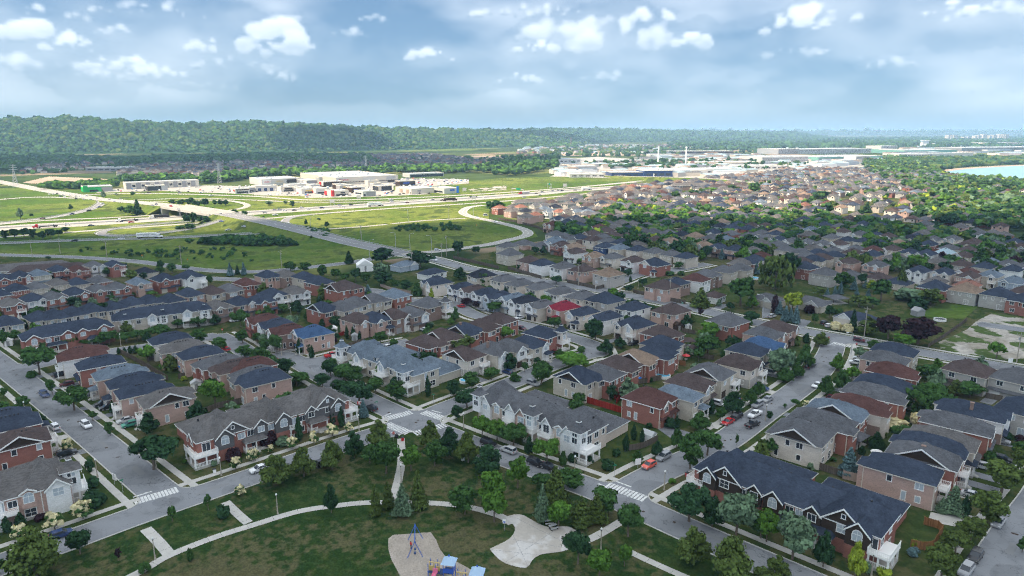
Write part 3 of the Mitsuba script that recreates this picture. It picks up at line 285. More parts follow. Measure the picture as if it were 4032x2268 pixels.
[-113.6,275.3,8.0,6.6,'v',0],[-121.1,253.4,5.7,6.1,'r',0],[-109.1,244.2,5.1,5.9,'r',0],[-103.8,252.0,6.1,6.1,'r',0],[-96.8,235.7,4.6,6.1,'r',0],[-193.1,248.1,7.3,4.0,'r',0],[-140.3,319.3,2.7,4.6,'r',2],[-144.8,239.7,2.5,1.5,'k',1],
[-142.6,239.7,2.5,1.5,'k',1],[-140.8,240.3,2.9,1.9,'k',1],[-138.9,240.3,3.1,1.9,'k',1],[-108.5,213.4,1.2,1.4,'s',5],[-382.4,511.2,7.5,6.7,'r',1],[-379.1,516.0,8.3,9.0,'r',1],[-371.6,516.0,9.1,9.0,'r',1],[-364.9,516.0,7.6,7.5,'r',1],
[-354.8,511.2,6.7,6.7,'r',1],[-351.3,516.0,8.3,8.3,'r',1],[-351.8,526.0,6.2,6.9,'r',1],[-360.6,547.1,4.8,6.4,'r',1],[-458.6,635.9,11.0,6.4,'o',8],[-464.1,658.6,2.9,3.3,'s',1],[-457.9,709.3,6.6,4.1,'o',1],[-367.9,658.6,11.4,9.5,'r',0],
[-365.5,666.6,15.4,9.6,'c',1],[-373.0,662.6,9.1,7.7,'r',1],[-395.8,691.6,6.0,7.0,'r',1],[-287.0,601.1,8.7,7.8,'r',1],[-279.4,597.9,10.8,6.9,'r',1],[-274.2,597.9,8.2,6.9,'r',1],[-266.7,594.6,8.6,7.8,'r',1],[-272.8,558.3,4.9,8.9,'r',1],
[-264.7,558.3,6.5,8.9,'r',1],[-375.9,757.7,6.5,7.6,'r',1],[-361.3,747.5,8.0,9.7,'r',1],[-351.6,747.5,9.7,9.7,'r',1],[-335.2,727.9,9.4,10.5,'r',1],[-326.8,727.9,11.5,10.5,'r',1],[-324.7,747.5,7.5,6.5,'r',1],[-318.2,747.5,7.5,6.5,'r',1],
[-312.8,747.5,7.5,6.5,'r',1],[-271.1,666.6,5.8,7.7,'r',1],[-255.4,650.9,6.6,8.5,'r',1],[-495.2,831.1,11.3,6.0,'o',8],[-473.1,856.6,7.3,7.4,'r',0],[-205.8,501.7,3.0,5.1,'s',1],[-219.7,488.2,5.8,7.8,'r',1],[-267.6,752.6,5.4,8.7,'r',8],
[-235.3,732.7,7.4,5.8,'r',1],[-253.5,766.0,4.6,5.5,'r',8],[-223.7,613.2,5.5,5.3,'c',1],[-179.1,591.4,6.0,3.0,'o',1],[-175.8,620.1,3.3,3.6,'r',1],[-155.0,568.7,6.8,4.1,'r',1],[-149.8,505.5,4.2,3.7,'c',1],[-21.4,683.0,12.8,14.8,'r',1],
[-15.9,700.3,12.1,12.1,'r',1],[-10.1,718.5,7.2,8.3,'r',0],[69.4,569.9,6.6,9.9,'r',1],[45.0,564.0,6.6,9.8,'r',1],[26.3,628.6,7.3,8.2,'r',1],[87.9,594.6,8.6,11.2,'r',1],[104.5,601.1,9.6,10.5,'r',1],[118.8,607.8,9.7,13.2,'r',1],
[126.3,601.1,8.7,9.6,'r',1],[107.9,789.9,5.1,4.5,'r',1],[122.7,778.9,7.3,7.9,'r',4],[221.0,831.1,10.7,17.9,'r',1],[191.3,635.9,10.1,7.4,'o',1],[170.7,601.1,8.7,10.5,'r',1],[174.6,762.9,4.9,8.8,'r',5],[109.8,718.5,4.1,9.3,'r',2],
[142.0,683.0,4.9,8.9,'r',2],[153.8,683.0,3.5,6.9,'r',5],[253.0,876.7,10.0,22.7,'r',2],[307.1,876.7,17.5,20.1,'r',0],[219.6,643.3,11.2,14.0,'r',1],[99.8,737.6,5.8,9.6,'r',2],[196.8,825.0,10.6,10.7,'r',0],[296.3,935.3,9.3,16.1,'r',0],
[278.9,627.0,11.7,11.2,'c',1],[379.5,836.9,9.9,22.4,'r',1],[357.2,687.4,11.2,9.2,'c',1],[369.5,670.2,6.0,11.0,'r',1],[392.1,687.4,10.2,14.3,'r',5],[375.2,638.2,5.7,16.2,'c',1],[369.9,576.1,13.8,15.5,'r',1],[353.9,546.4,8.2,12.3,'r',4],
[362.1,546.4,7.4,10.7,'r',1],[354.1,569.9,6.9,13.7,'r',1],[325.2,557.9,5.9,10.0,'r',1],[470.3,645.9,14.4,28.9,'r',1],[414.9,582.4,9.6,17.4,'r',1],[329.5,645.9,7.7,7.7,'r',1],[327.5,696.3,11.4,13.5,'r',7],[288.1,696.3,10.3,15.6,'r',2],
[309.4,714.9,7.4,9.6,'r',2],[256.7,616.1,12.9,12.0,'r',0],[244.6,638.2,8.6,7.6,'o',2],[413.4,638.2,11.4,23.8,'r',7],[425.6,630.7,10.4,17.0,'r',7],[459.1,724.5,16.1,21.6,'r',2],[496.8,724.5,9.7,23.7,'r',2],[496.2,824.1,8.5,20.8,'r',2],
[483.7,850.0,8.8,13.9,'r',2],[495.2,906.9,7.3,16.1,'r',1],[601.2,1007.6,5.9,14.9,'r',5],[435.3,877.5,6.5,13.0,'r',2],[352.8,906.9,8.0,17.5,'r',0],[505.9,1007.6,10.3,16.4,'r',2],[681.4,938.2,15.1,20.8,'r',0],[671.0,989.3,13.0,29.3,'r',0]]
STREETS = {'main':[[-140,76],[-115,98],[-96.4,114.5],[-79,132],[-61.5,148.2],[-43,166],[-27,179]],'left':[[-74.5,136],[-81.8,142.3],[-110,167.5],[-150.6,203],[-182,230],[-215,258]],'nw':[[-27,179],[-43,194.5],[-60,212],[-72,226],[-84,238],[-90.2,232.8],
[-105.5,250.0],[-118.7,263.2]],'ne':[[-27,179],[-21.4,187.0],[1.7,212.0],[14.2,227.2],[29.1,239.9]],'se':[[-27,179],[-2,158],[20,141],[40,122],[60,103],[80,84]],'right':[[24,139.5],[36,150.5],[54,164.7],[72,184],[91,204.5],[104,220],[116.5,238.7],
[127.3,258.2]],'far_right':[[80,102],[100,121.5],[121.5,140.5],[150,170]],'court':[[-73.9,226.1],[-63.3,236.9],[-47.2,249.4],[-39.9,254.7]],'white':[[-48.4,319.7],[-31.4,317.7],[-15.6,292.8],[-1.7,283.4],[12.7,271.4],[23.1,260.3],[30.4,251.4],
[31.6,241.1],[29.1,239.9]],'mid':[[-170.8,371.6],[-148.7,367.4],[-79.9,345.6],[-65.6,336.2],[-48.4,319.7]],'west':[[-118.7,263.2],[-129.2,253.4],[-147.0,243.6],[-160.9,233.9],[-168.3,223.9]],'diagonal':[[-74,450],[-51.5,431],[-25,398],
[9.4,370],[44.6,343.2],[65,325],[83,306.7],[100,286],[118.5,269.5],[137.7,253],[175,222],[230,178]],'service':[[-420,460],[-339,446],[-285,437.5],[-236,422],[-184,396],[-150.5,390],[-125,402],[-100,420],[-74,450]],'beyond':[[46,344],[60,365],
[76.5,386.0],[94.1,393.6],[121.0,414.8]]}
SIDEWALKS = [('main',7.2),('left',6.6),('left',-6.6),('nw',6.6),('nw',-6.6),('ne',6.6),('ne',-6.6),('se',7),('right',7),('right',-7),('far_right',7),('diagonal',7.2),('diagonal',-7.2),('white',6.6),('white',-6.6),('beyond',6.6),('beyond',-6.6),('court',6.6),('court',-6.6)]
WALKS = []
PARKPOLY = [[-150,67],[-96.4,114.5],[-61.5,148.2],[-27,179],[-2,158],[20,141],[40,122],[80,84],[80,50],[-150,50]]
PATHS = [([[-82,96],[-70,110.9],[-66.5,116.8],[-60.3,122.9],[-53.8,127.6],[-45.9,132.8],[-37.9,135.2],[-31.4,136.3],[-18.6,136.2],[-9.8,134.6],[-2.6,131],[0,128]],1.9),([[-75.6,126.2],[-70,121],[-66,117]],2.2),([[-63.4,136.6],[-58.5,131.5],[-55.2,128.3]],
2.0),([[-29.6,168.5],[-27.5,156],[-26.8,147],[-26.5,136.6]],2.0),([[13,121],[17,123.5],[24,129.8]],2.0),([[40,104],[30,112],[22,119]],1.6)]
PLAZA = [[-4.4,119.2],[-2.2,121.0],[-0.4,122.8],[0.6,125.6],[0.2,127.8],[-1.4,130.4],[1.8,131.6],[4.6,129.0],[7.4,126.8],[11.5,127.0],[13.8,124.6],[15.0,122.0],[12.0,119.6],[9.6,118.3],[5.5,117.3],[3.8,115.4],[2.6,113.2],[-1.3,114.6],[-3.2,116.9]]
PLAZAJOINTS = [([-4,112],[14,131]),([-6,124],[16,118]),([-2,132],[4,110]),([1,130],[14,118]),([-5,119],[6,117])]
SAND = [[-24.9,122.6],[-24.2,123.9],[-16.6,124.9],[-15.2,122.2],[-14.2,119.2],[-13.0,117.0],[-9.7,114.4],[-5.2,110.6],[0,104],[-6,100],[-16,105],[-20.5,110.6],[-23.1,115.8],[-24.3,119.2]]
SOILS = [[(200.54,284.17),(217.42,298.19),(225.16,289.28),(189.31,235.09),(172.49,232.77),(161.04,244.85),(165.84,254.03),(188.12,271.35)]]
PATCHES = [('vacant_lot_pavement',[(198.34,280.86),(201.79,283.34),(216.39,271.35),(211.9,265.34),(196.02,276.03)],'m_asphalt'),('mown_field',[(185.59,298.19),(203.31,315.58),(218.36,309.58),(197.27,287.56),(182.78,291.02)],
'm_meadow'),('grass_plot',[(166.6,300.03),(182.08,321.82),(192.12,319.71),(179.02,300.03)],'m_lawn'),('grass_plot',[(82.76,309.6),(91.91,319.73),(103.85,323.97),(89.03,303.8)],'m_meadow'),('garage_forecourt',[(87.41,128.97),(90.16,132.49),(97.01,128.97),(98.04,126.7),(96.3,125.05),(91.15,127.26)],
'm_concrete'),('garage_forecourt',[(40.01,174.9),(41.38,177.4),(44.59,172.95),(42.78,167.76)],'m_asphalt'),('garage_forecourt',[(115.57,305.69),(119.83,317.64),(119.95,305.69),(112.49,289.28),(109.72,289.28)],
'm_asphalt'),('garage_forecourt',[(120.02,276.03),(125.64,287.56),(129.24,284.17),(120.28,271.35)],'m_asphalt'),('garage_forecourt',[(87.04,300.05),(99.21,313.58),(105.01,314.59),(91.29,298.21)],'m_asphalt'),('shopping_lot',[(-253.78,839.81),(-278.34,922.87),(-289.84,1023.74),(-259.17,1033.13),(-224.93,1082.74),(-173.99,1103.92),(-119.72,1042.69),(-139.57,1023.74),(-177.81,1033.13),(-164.47,954.25),(-106.09,893.45),(-166.91,859.17),(-236.54,842.98)],
'm_highway'),('shopping_lot',[(-187.85,1078.7),(-190.31,1192.54),(-72.95,1167.92),(-67.47,1078.7),(-157.6,984.42)],'m_highway'),('shopping_lot',[(-551.71,912.43),(-581.56,967.48),(-460.09,1038.94),(-384.7,1020.12),(-334.7,890.68),(-375.86,905.07),(-486.03,943.11)],
'm_highway'),('shopping_lot',[(-329.57,876.74),(-389.29,1038.94),(-309.31,1020.12),(-260.1,863.21)],'m_highway'),('bare_earth',[(-780.69,1099.72),(-834.13,1244.98),(-666.42,1167.92),(-651.51,1144.28),(-693.47,1078.7),(-755.21,1078.7)],
'm_earth'),('bare_earth',[(184.59,2611.7),(487.78,2735.85),(445.22,2345.33),(169.12,2298.41)],'m_earth'),('bare_earth',[(-235.58,2253.31),(-13.68,2345.33),(-12.19,2089.2),(-208.86,2051.81)],'m_earth'),('bare_earth',[(-62.01,967.48),(-8.5,1038.94),(-7.79,951.1),(-55.51,927.52)],
'm_soil'),('sunlit_field',[(-2165.52,2945.72),(-1837.83,2735.85),(-1246.79,2168.18),(-1382.14,2168.18),(-1838.62,2498.26)],'m_meadow'),('sunlit_field',[(-767.66,3376.92),(-609.76,3542.7),(-134.12,3190.21),(-169.63,2872.3),(-649.13,3022.97)],
'm_meadow'),('sunlit_field',[(-6.86,1167.92),(96.21,1205.24),(209.35,1192.54),(204.31,1099.72),(112.88,1038.94),(-5.61,951.1)],'m_meadow'),('industrial_yard',[(69.12,1244.98),(138.12,1594.12),(350.31,1688.46),(542.41,1688.46),(531.01,1470.67),(450.53,1244.98),(310.23,1167.92),(165.06,1205.24)],
'm_highway'),('industrial_yard',[(490.48,1357.01),(743.79,2067.31),(999.18,2233.45),(1107.15,2067.31),(773.04,1592.06),(564.11,1391.3)],'m_highway'),('industrial_yard',[(67.39,1639.95),(81.28,1914.64),(269.24,2209.93),(396.26,1980.88),(336.13,1739.89),(182.22,1688.46)],
'm_highway')]
NEARTOWN = [[-330,40],[150,40],[420,150],[700,420],(390.93,516.7),(636.79,1090.95),(593.64,1451.52),(247.85,1042.17),(99.18,806.43),(0.76,653.3),(33.99,516.7),(-20.62,447.76),(-31.32,413.02),(-65.59,383.1),[-150,384],[-190,390],
[-240,416],[-290,431],[-345,440],[-420,452]]
MEADOW = [[-425,462],[-339,450],[-285,441],[-236,426],[-184,400],[-152,395],[-110,412],[-80,452],[-50,458],[-15,490],[20,525],[18,560],[-10,615],[-45,650],(-17.6,516.7),(-23.75,703.56),(87.99,883.54),(243.93,1203.33),(157.55,1291.82),(-32.71,1183.05),(-214.54,956.44),(-435.72,956.44),(-566.33,943.48),(-694.31,1011.97),[-900,900],
[-700,560],[-560,470]]
CROSSINGS = [([-83.6,136.5],[-76.5,142.1],13,0.55,3.0),([-36.6,181.0],[-29.3,186.2],11,0.55,3.0),([-26.0,186.2],[-18.6,181.0],11,0.55,3.0),([-35.2,177.9],[-27.9,172.0],11,0.55,3.0),([-26.6,171.5],[-18.7,177.4],11,0.55,3.0),([22.0,144.2],
[29.8,137.8],12,0.6,3.0),([124.2,253.4],[130.9,246.1],11,0.6,3.0)]
STOPLINES = [([-84.9,138.6],[-82.1,141.2]),([-37.4,182.8],[-35.2,185.3]),([-23.5,187.5],[-20.6,185.5]),([24.5,145.7],[27.5,143.1]),([-32.8,172.5],[-30.2,170.6]),([20.0,144.7],[21.5,143.3]),([122.1,251.3],[123.8,249.8])]
QEW = [[-760,330],[-560,476],[-430,572],[-374,605],[-308,652],[-200,728],[-150,762],[-5,868],[75,945],[152,1004],[258,1095],[401,1240],[473,1309],[620,1430],[752,1555],[1000,1850],[1400,2330]]
BRIDGE = [[-262,617.5],[-338,682.5]]
BIGROADS = [('highway_carriageway',[[-760,330],[-560,476],[-430,572],[-374,605],[-308,652],[-200,728],[-150,762],[-5,868],[75,945],[152,1004],[258,1095],[401,1240],[473,1309],[620,1430],[752,1555],[1000,1850],[1400,2330]],38,'m_highway',0.08,'broad pale grey divided highway with many lanes',[-11,11]),('overpass_road',[[-74,450,0.2],
[-100,474,0.8],[-125,497,1.6],[-160,528,3.6],[-202,565,5.8],[-246,604,7],[-262,617.5,7]],17,'m_farroad',0.09,'wide grey road rising to the overpass',[-8,0,8]),('overpass_road',[[-338,682.5,7],[-344,688,7],[-400,737,5],[-450,781,2.5],
[-501,826,0.6],[-575,891,0],[-659,962,0],[-825,1112,0],[-1100,1360,0],[-1500,1700,0]],20,'m_highway',0.09,'road descending beyond the overpass',[-9,0,9]),('side_road',[[-74,450],[-53.7,458],[-19,486],[-3,509],[8.9,526],[13.1,545],
[10,566],[2,585],[-10,607],[-24,630],[-40,655],[-50,690],[-46,737],[-31,757]],9,'m_highway',0.07,'grey side road curving round the meadow',[-3.6,0,3.6]),('ramp',[[-420,505],[-310,585],[-232,638],[-197,672],[-136,719],[-5,805],[130,930],
[260,1052]],7.5,'m_highway',0.11,'ramp running along the highway',[-2.8]),('ramp',[[-197,673],[-209,651],[-209,630],[-203,608],[-190,583,1.5],[-165,553,3],[-140,520,2.3]],8,'m_farroad',0.13,'curving ramp joining the overpass road',[-2.8]),('ramp',[[-275,628],
[-300,611],[-321,590],[-333,566],[-332.8,549.8],[-326,538],[-313,529.5],[-296,531],[-276,546,0.6],[-262,562,1.8],[-255,580,3.5],[-245,600,6.2]],7.5,'m_farroad',0.15,'loop ramp bending round the trees below the overpass',[-2.8]),('ramp',[[-480,470],
[-420,482],[-373,492],[-340,502],[-300,511.5],[-265,518],[-230,531],[-200,542],[-170,537,0.6],[-140,512,1]],8,'m_farroad',0.17,'lower ramp with the white semi truck',[-2.8]),('farm_road',[[-152,561,1],[-120.9,588],[-82.6,621.5],
[-43,640]],5,'m_highway',0.1,'thin grey service track across the meadow',[]),('ramp',[[-620,455],[-500,540],[-440,612],[-418,629],[-379,645],[-345,668]],7,'m_highway',0.12,None,[-2.8]),('ramp',[[-560,520],[-470,590],[-445,622],
[-436,655],[-439,700],[-452,745],[-471,788,1],[-497,822,0.6]],10,'m_farroad',0.14,'curved ramp crowded with cars at left',[-4,0,4]),('ramp',[[-430,764,3],[-399,795],[-373,813],[-336,807],[-304,776],[-288,742],[-289,712],[-303,700],
[-330,700,3],[-345,700,6]],7,'m_highway',0.16,'loop ramp beyond the overpass',[-2.8]),('service_road',[[-501,826],[-550,880],[-500,900],[-450,898],[-325,862],[-236,815],[-134,838],[-5,920],[100,1010],[200,1110]],9,'m_highway',0.1,'road in front of the shopping centre',[-3.6,0,3.6]),('service_road',[[-800,700],
[-640,790],[-590,850],[-501,826]],9,'m_highway',0.12,None,[-3.6,3.6]),('ramp',[[-470,800],[-394,835],[-306,813],[-240,790],[-150,800],[-5,890],[120,1000]],6.5,'m_highway',0.13,None,[-2.8]),('service_road',[[100,1010],[330,1260],
[480,1400],[650,1560],[900,1850]],9,'m_highway',0.1,None,[-3.6,3.6]),('cross_road',[[140,1290],[215,1165,5],[265,1115,7],[330,1060,7],[370,1010,4],[420,960,0]],12,'m_highway',0.2,'second bridge road over the highway farther on',[-3,3])]
GUARDS = [([[-80.0,443.5,0.2],[-106.0,467.5,0.8],[-131.0,490.4,1.6],[-165.9,521.3,3.6],[-207.9,558.3,5.8],[-251.9,597.3,7.0],[-267.7,610.7,7.0]],'steel guard rail along the lower side of the overpass road'),([[-68.0,456.5,0.2],
[-94.0,480.5,0.8],[-119.0,503.6,1.6],[-154.1,534.7,3.6],[-196.1,571.7,5.8],[-240.1,610.7,7.0],[-256.3,624.3,7.0]],'steel guard rail along the far side of the overpass road'),([[-272.6,624.5,0.0],[-297.3,607.8,0.0],[-317.6,587.5,0.0],
[-329.0,564.8,0.0],[-328.7,550.8,0.0],[-323.0,540.9,0.0],[-312.0,533.6,0.0],[-297.7,534.8,0.0],[-278.8,549.1,0.6],[-265.6,564.2,1.8],[-258.8,581.7,3.5],[-248.8,601.9,6.2]],'guard rail on the inner side of the loop ramp'),([[-277.4,631.5,0.0],
[-302.7,614.2,0.0],[-324.4,592.5,0.0],[-337.0,567.2,0.0],[-336.9,548.8,0.0],[-329.0,535.1,0.0],[-314.0,525.4,0.0],[-294.3,527.2,0.0],[-273.2,542.9,0.6],[-258.4,559.8,1.8],[-251.2,578.3,3.5],[-241.2,598.1,6.2]],'guard rail on the outer bend of the loop ramp'),([[-480.9,474.3,0.0],
[-420.9,486.3,0.0],[-374.1,496.3,0.0],[-341.1,506.3,0.0],[-300.9,515.8,0.0],[-266.2,522.2,0.0],[-231.5,535.1,0.0],[-200.4,546.4,0.0],[-168.0,540.9,0.6],[-137.2,515.4,1.0]],'guard rail above the ramp with the white semi truck'),([[-479.1,465.7,0.0],
[-419.1,477.7,0.0],[-371.9,487.7,0.0],[-338.9,497.7,0.0],[-299.1,507.2,0.0],[-263.8,513.8,0.0],[-228.5,526.9,0.0],[-199.6,537.6,0.0],[-172.0,533.1,0.6],[-142.8,508.6,1.0]],'guard rail below the ramp with the white semi truck'),([[-563.4,524.4,0.0],
[-473.7,594.2,0.0],[-450.0,624.6,0.0],[-441.6,655.4,0.0],[-444.5,699.0,0.0],[-457.3,743.1,0.0],[-475.8,785.2,1.0],[-501.4,818.6,0.6]],'guard rail along the crowded curved ramp')]
NEARCARS = [[-144.6,198.4,-41,'suv',4,0.06,'dark blue SUV parked at the kerb high up the left street'],[-118.0,175.9,-41,'suv',0,0.06,'white SUV parked at the right kerb of the left street'],[-126.0,174.7,139,'suv',0,0.06,'white car with a dark sunroof facing us on the left street'],
[-150.1,215.6,49,'van',1,0.06,'black minivan on the driveway by the red-brown roof'],[-122.2,191.2,220,'suv',1,0.06,'black SUV farther back on a shared driveway by the left street'],[-119.4,188.4,220,'hatch',1,0.06,'small black car nearer the street on the shared driveway'],
[-108.8,179.1,220,'sedan',3,0.06,'silver car on the driveway of the pinkish corner house'],[-106.2,176.3,220,'hatch',8,0.06,'small green car beside the porch of the pinkish corner house'],[-91.1,123.4,42,'hatch',4,0.06,'navy blue car on the main street at lower left'],
[-60.9,150.8,222,'sedan',0,0.06,'white sedan parked on the street below the brick terrace'],[-46.0,153.8,42,'suv',1,0.06,'dark SUV half hidden by an olive tree on the main street'],[-41.4,187.5,139,'suv',1,0.06,'dark SUV waiting beside the blue spruce at the crossing'],
[-6.2,164.6,-41,'suv',1,0.06,'black SUV half hidden by trees below the cream terrace'],[-0.9,160.6,139,'suv',3,0.06,'silver and black off-roader parked below the cream terrace'],[5.8,153.8,-41,'suv',1,0.06,'black SUV parked behind the silver off-roader'],
[9.0,151.7,-41,'sedan',1,0.06,'black car tucked under the conifer by the plaza trees'],[33.4,152.6,222,'hatch',9,0.06,'bright orange-red hatchback parked at the right street corner'],[37.9,157.0,222,'suv',2,0.06,'dark grey SUV parked behind the orange-red hatchback'],
[60.5,178.1,222,'sedan',5,0.06,'dark red car parked up the right street'],[64.0,181.5,222,'suv',1,0.06,'black SUV parked next to the dark red car'],[69.8,183.1,222,'pickup',0,0.06,'white pickup truck parked up the right street'],
[66.8,176.4,40,'pickup',1,0.06,'black pickup truck with open bed on the right street'],[73.1,190.4,222,'suv',2,0.06,'dark grey car behind the white pickup truck'],[61.9,191.0,-41,'suv',0,0.06,'white SUV on a driveway beside columnar cedars'],
[51.1,182.9,-41,'hatch',1,0.06,'dark car under the porch beside the red fence'],[6.8,207.9,-41,'suv',2,0.06,'grey SUV by the house behind the red fence'],[135.1,254.7,-41,'suv',6,0.06,'maroon SUV on the diagonal road near the stop sign'],
[103.2,224.4,40,'pickup',1,0.06,'black pickup truck at the bend of the right street'],[120.9,228.2,139,'suv',0,0.06,'white SUV on a driveway near the zebra crossing'],[124.7,233.0,139,'sedan',0,0.06,'white sedan on the driveway farther back near the crossing'],
[114.4,290.1,40,'suv',3,0.06,'silver SUV on a driveway by the blue spruces'],[132.6,275.2,40,'hatch',0,0.06,'white car beside the cream-blossomed bushes'],[132.5,279.2,40,'suv',1,0.06,'black car on the drive by the low house'],
[77.5,194.5,222,'sedan',2,0.06,'dark grey sedan on the right street near the linden trees'],[97.8,206.4,222,'sedan',0,0.06,'white car partly hidden by a tree on the right street'],[128.4,166.2,-41,'sedan',2,0.06,'dark grey car on a driveway at far right'],
[114.6,151.6,-41,'suv',3,0.06,'silver SUV beside the tall conifers at right'],[101.3,127.7,222,'sedan',2,0.06,'dark grey sedan parked on the far right street'],[88.8,116.0,222,'suv',1,0.06,'black SUV parked at the right edge street'],
[84.2,111.7,222,'suv',2,0.06,'dark grey SUV nearest to the lower right corner'],[-65.4,236.1,40,'pickup',5,0.06,'bright red pickup truck parked by the blue-grey terrace'],[-85.7,232.8,139,'sedan',1,0.06,'black car on the street left of the blue roof'],
[-35.7,269.1,-41,'sedan',0,0.06,'white car on a driveway right of the black car'],[-39.6,273.7,-41,'suv',1,0.06,'black SUV on the driveway beside the white car'],[-46.9,246.4,40,'sedan',0,0.06,'white sedan behind the blue-grey terrace'],
[-13.9,301.9,-41,'sedan',2,0.06,'dark car on the drive before the white gabled houses'],[-23.7,307.6,139,'hatch',5,0.06,'red hatchback beside purple trees'],[-51.0,461.5,20,'suv',0,0.06,'white SUV on the side road by the meadow'],
[-49.1,424.3,-41,'suv',0,0.06,'white SUV on the diagonal road near the blue bungalow'],[-9.7,285.0,-41,'sedan',0,0.06,'white car on the court behind the blue roof'],[45.1,254.7,220,'suv',0,0.06,'white SUV in front of the navy roofed balcony house'],
[46.5,250.7,220,'suv',1,0.06,'black SUV beside the white SUV by the balcony house'],[4.0,271.1,-41,'hatch',6,0.06,'maroon car in front of the steep gables'],[25.3,271.4,-41,'suv',1,0.06,'black SUV on the drive right of the tower house'],
[3.3,287.6,220,'sedan',0,0.06,'white car on the drive left of the red metal roof'],[-119.2,283.4,220,'suv',0,0.06,'white SUV at the end of the white towers'],[-106.9,243.6,139,'hatch',5,0.06,'red car by the court behind the round trees'],
[197.2,409.0,220,'sedan',0,0.06,'white car on the crescent by the close packed cluster'],[45.1,368.8,-41,'suv',1,0.06,'black car by the stone house beyond the main road']]
ROADCARS = [[-340.2,607.6,37,'sedan',5,0.2],[-362.6,585.5,37,'sedan',4,0.2],[-386.2,590.6,37,'suv',0,0.2],[-437.3,634.3,215,'sedan',6,0.2],[-324.5,501.4,205,'suv',1,0.2],[-295.0,510.8,205,'suv',0,0.2],[-431.5,668.9,230,'sedan',4,0.2],
[-431.9,696.8,230,'suv',1,0.2],[-441.4,730.9,240,'sedan',4,0.2],[-457.1,763.2,260,'suv',0,0.3],[-478.1,789.2,139,'sedan',3,0.3],[-497.9,810.9,139,'hatch',7,0.2],[-479.6,800.6,139,'sedan',0,0.3],[-470.6,801.0,139,'suv',4,0.6],
[-445.9,768.0,139,'suv',7,2],[-358.2,681.2,139,'sedan',2,7.1],[-360.4,693.3,139,'sedan',4,7.1],[-336.9,675.7,-41,'hatch',5,7.1],[-315.6,646.3,139,'sedan',3,7.1],[-263.2,616.6,-41,'suv',3,6],[-245.6,574.9,-41,'sedan',4,5],
[-220.7,574.8,139,'suv',0,3.5],[-220.2,557.2,139,'suv',3,3],[-232.2,555.2,220,'sedan',3,0.6],[-511.0,817.9,139,'sedan',3,0.1],[-524.1,824.0,139,'suv',1,0.1],[-568.3,868.8,139,'sedan',2,0.1],[-552.1,846.5,-41,'sedan',0,0.1],
[-563.5,855.5,-41,'hatch',4,0.1],[-591.1,892.4,139,'suv',1,0.1],[-591.6,885.3,139,'sedan',3,0.1],[-596.7,885.3,-41,'sedan',0,0.1],[-564.5,875.6,139,'sedan',0,0.1],[-543.8,855.5,139,'sedan',2,0.1],[-533.6,849.0,-41,'suv',0,0.1],
[-533.3,859.5,139,'van',0,0.1],[-502.3,830.1,139,'sedan',1,0.1],[-464.8,814.3,37,'sedan',0,0.1],[-510.2,885.3,37,'sedan',2,0.1],[-481.7,911.3,37,'sedan',6,0.1],[-437.0,903.9,37,'suv',2,0.1],[-409.1,903.9,37,'suv',0,0.1],
[-380.4,868.8,37,'sedan',0,0.1],[-189.5,752.6,37,'suv',2,0.1],[-177.5,754.7,37,'suv',1,0.1],[-223.9,727.9,37,'sedan',0,0.1],[-201.0,723.2,37,'suv',4,0.1],[-181.4,734.7,37,'sedan',0,0.1],[-185.0,736.6,37,'sedan',0,0.1],
[-212.1,711.1,37,'sedan',0,0.1],[-223.7,702.1,37,'sedan',1,0.1],[-233.0,699.4,37,'suv',0,0.1],[-245.5,706.6,37,'sedan',2,0.1],[-241.9,711.1,37,'sedan',2,0.1],[-246.5,680.5,37,'suv',3,0.1],[-229.8,661.8,37,'pickup',0,0.1],
[-119.1,779.0,37,'sedan',6,0.1],[-93.4,809.6,37,'sedan',4,0.1],[-81.9,804.9,37,'pickup',1,0.1],[-50.1,846.5,37,'suv',1,0.1],[-44.8,849.0,37,'sedan',1,0.1],[-33.5,841.3,37,'sedan',0,0.1],[-138.2,788.9,37,'van',0,0.1],
[-143.3,812.0,37,'pickup',0,0.1],[-163.3,833.8,37,'sedan',1,0.1],[-196.1,596.5,120,'suv',0,0.1],[-134.1,513.4,139,'suv',0,0.1],[-32.7,642.5,-60,'sedan',0,0.1],[-25.4,657.8,30,'van',0,0.1],[-14.4,612.4,-60,'sedan',0,0.1],
[40.6,915.8,40,'suv',1,0.1],[32.0,896.7,40,'sedan',1,0.1],[35.6,872.9,40,'sedan',2,0.1],[55.5,934.1,40,'suv',2,0.1],[63.1,938.8,40,'sedan',4,0.1],[68.5,938.8,40,'suv',1,0.1],[65.1,927.9,40,'suv',0,0.1],[87.4,946.7,40,'sedan',1,0.1],
[15.0,842.6,40,'van',0,0.1],[153.8,1004.3,40,'suv',1,0.1],[157.5,1000.7,40,'sedan',3,0.1],[105.1,966.3,40,'suv',4,0.1],[54.8,983.2,40,'sedan',0,0.1]]
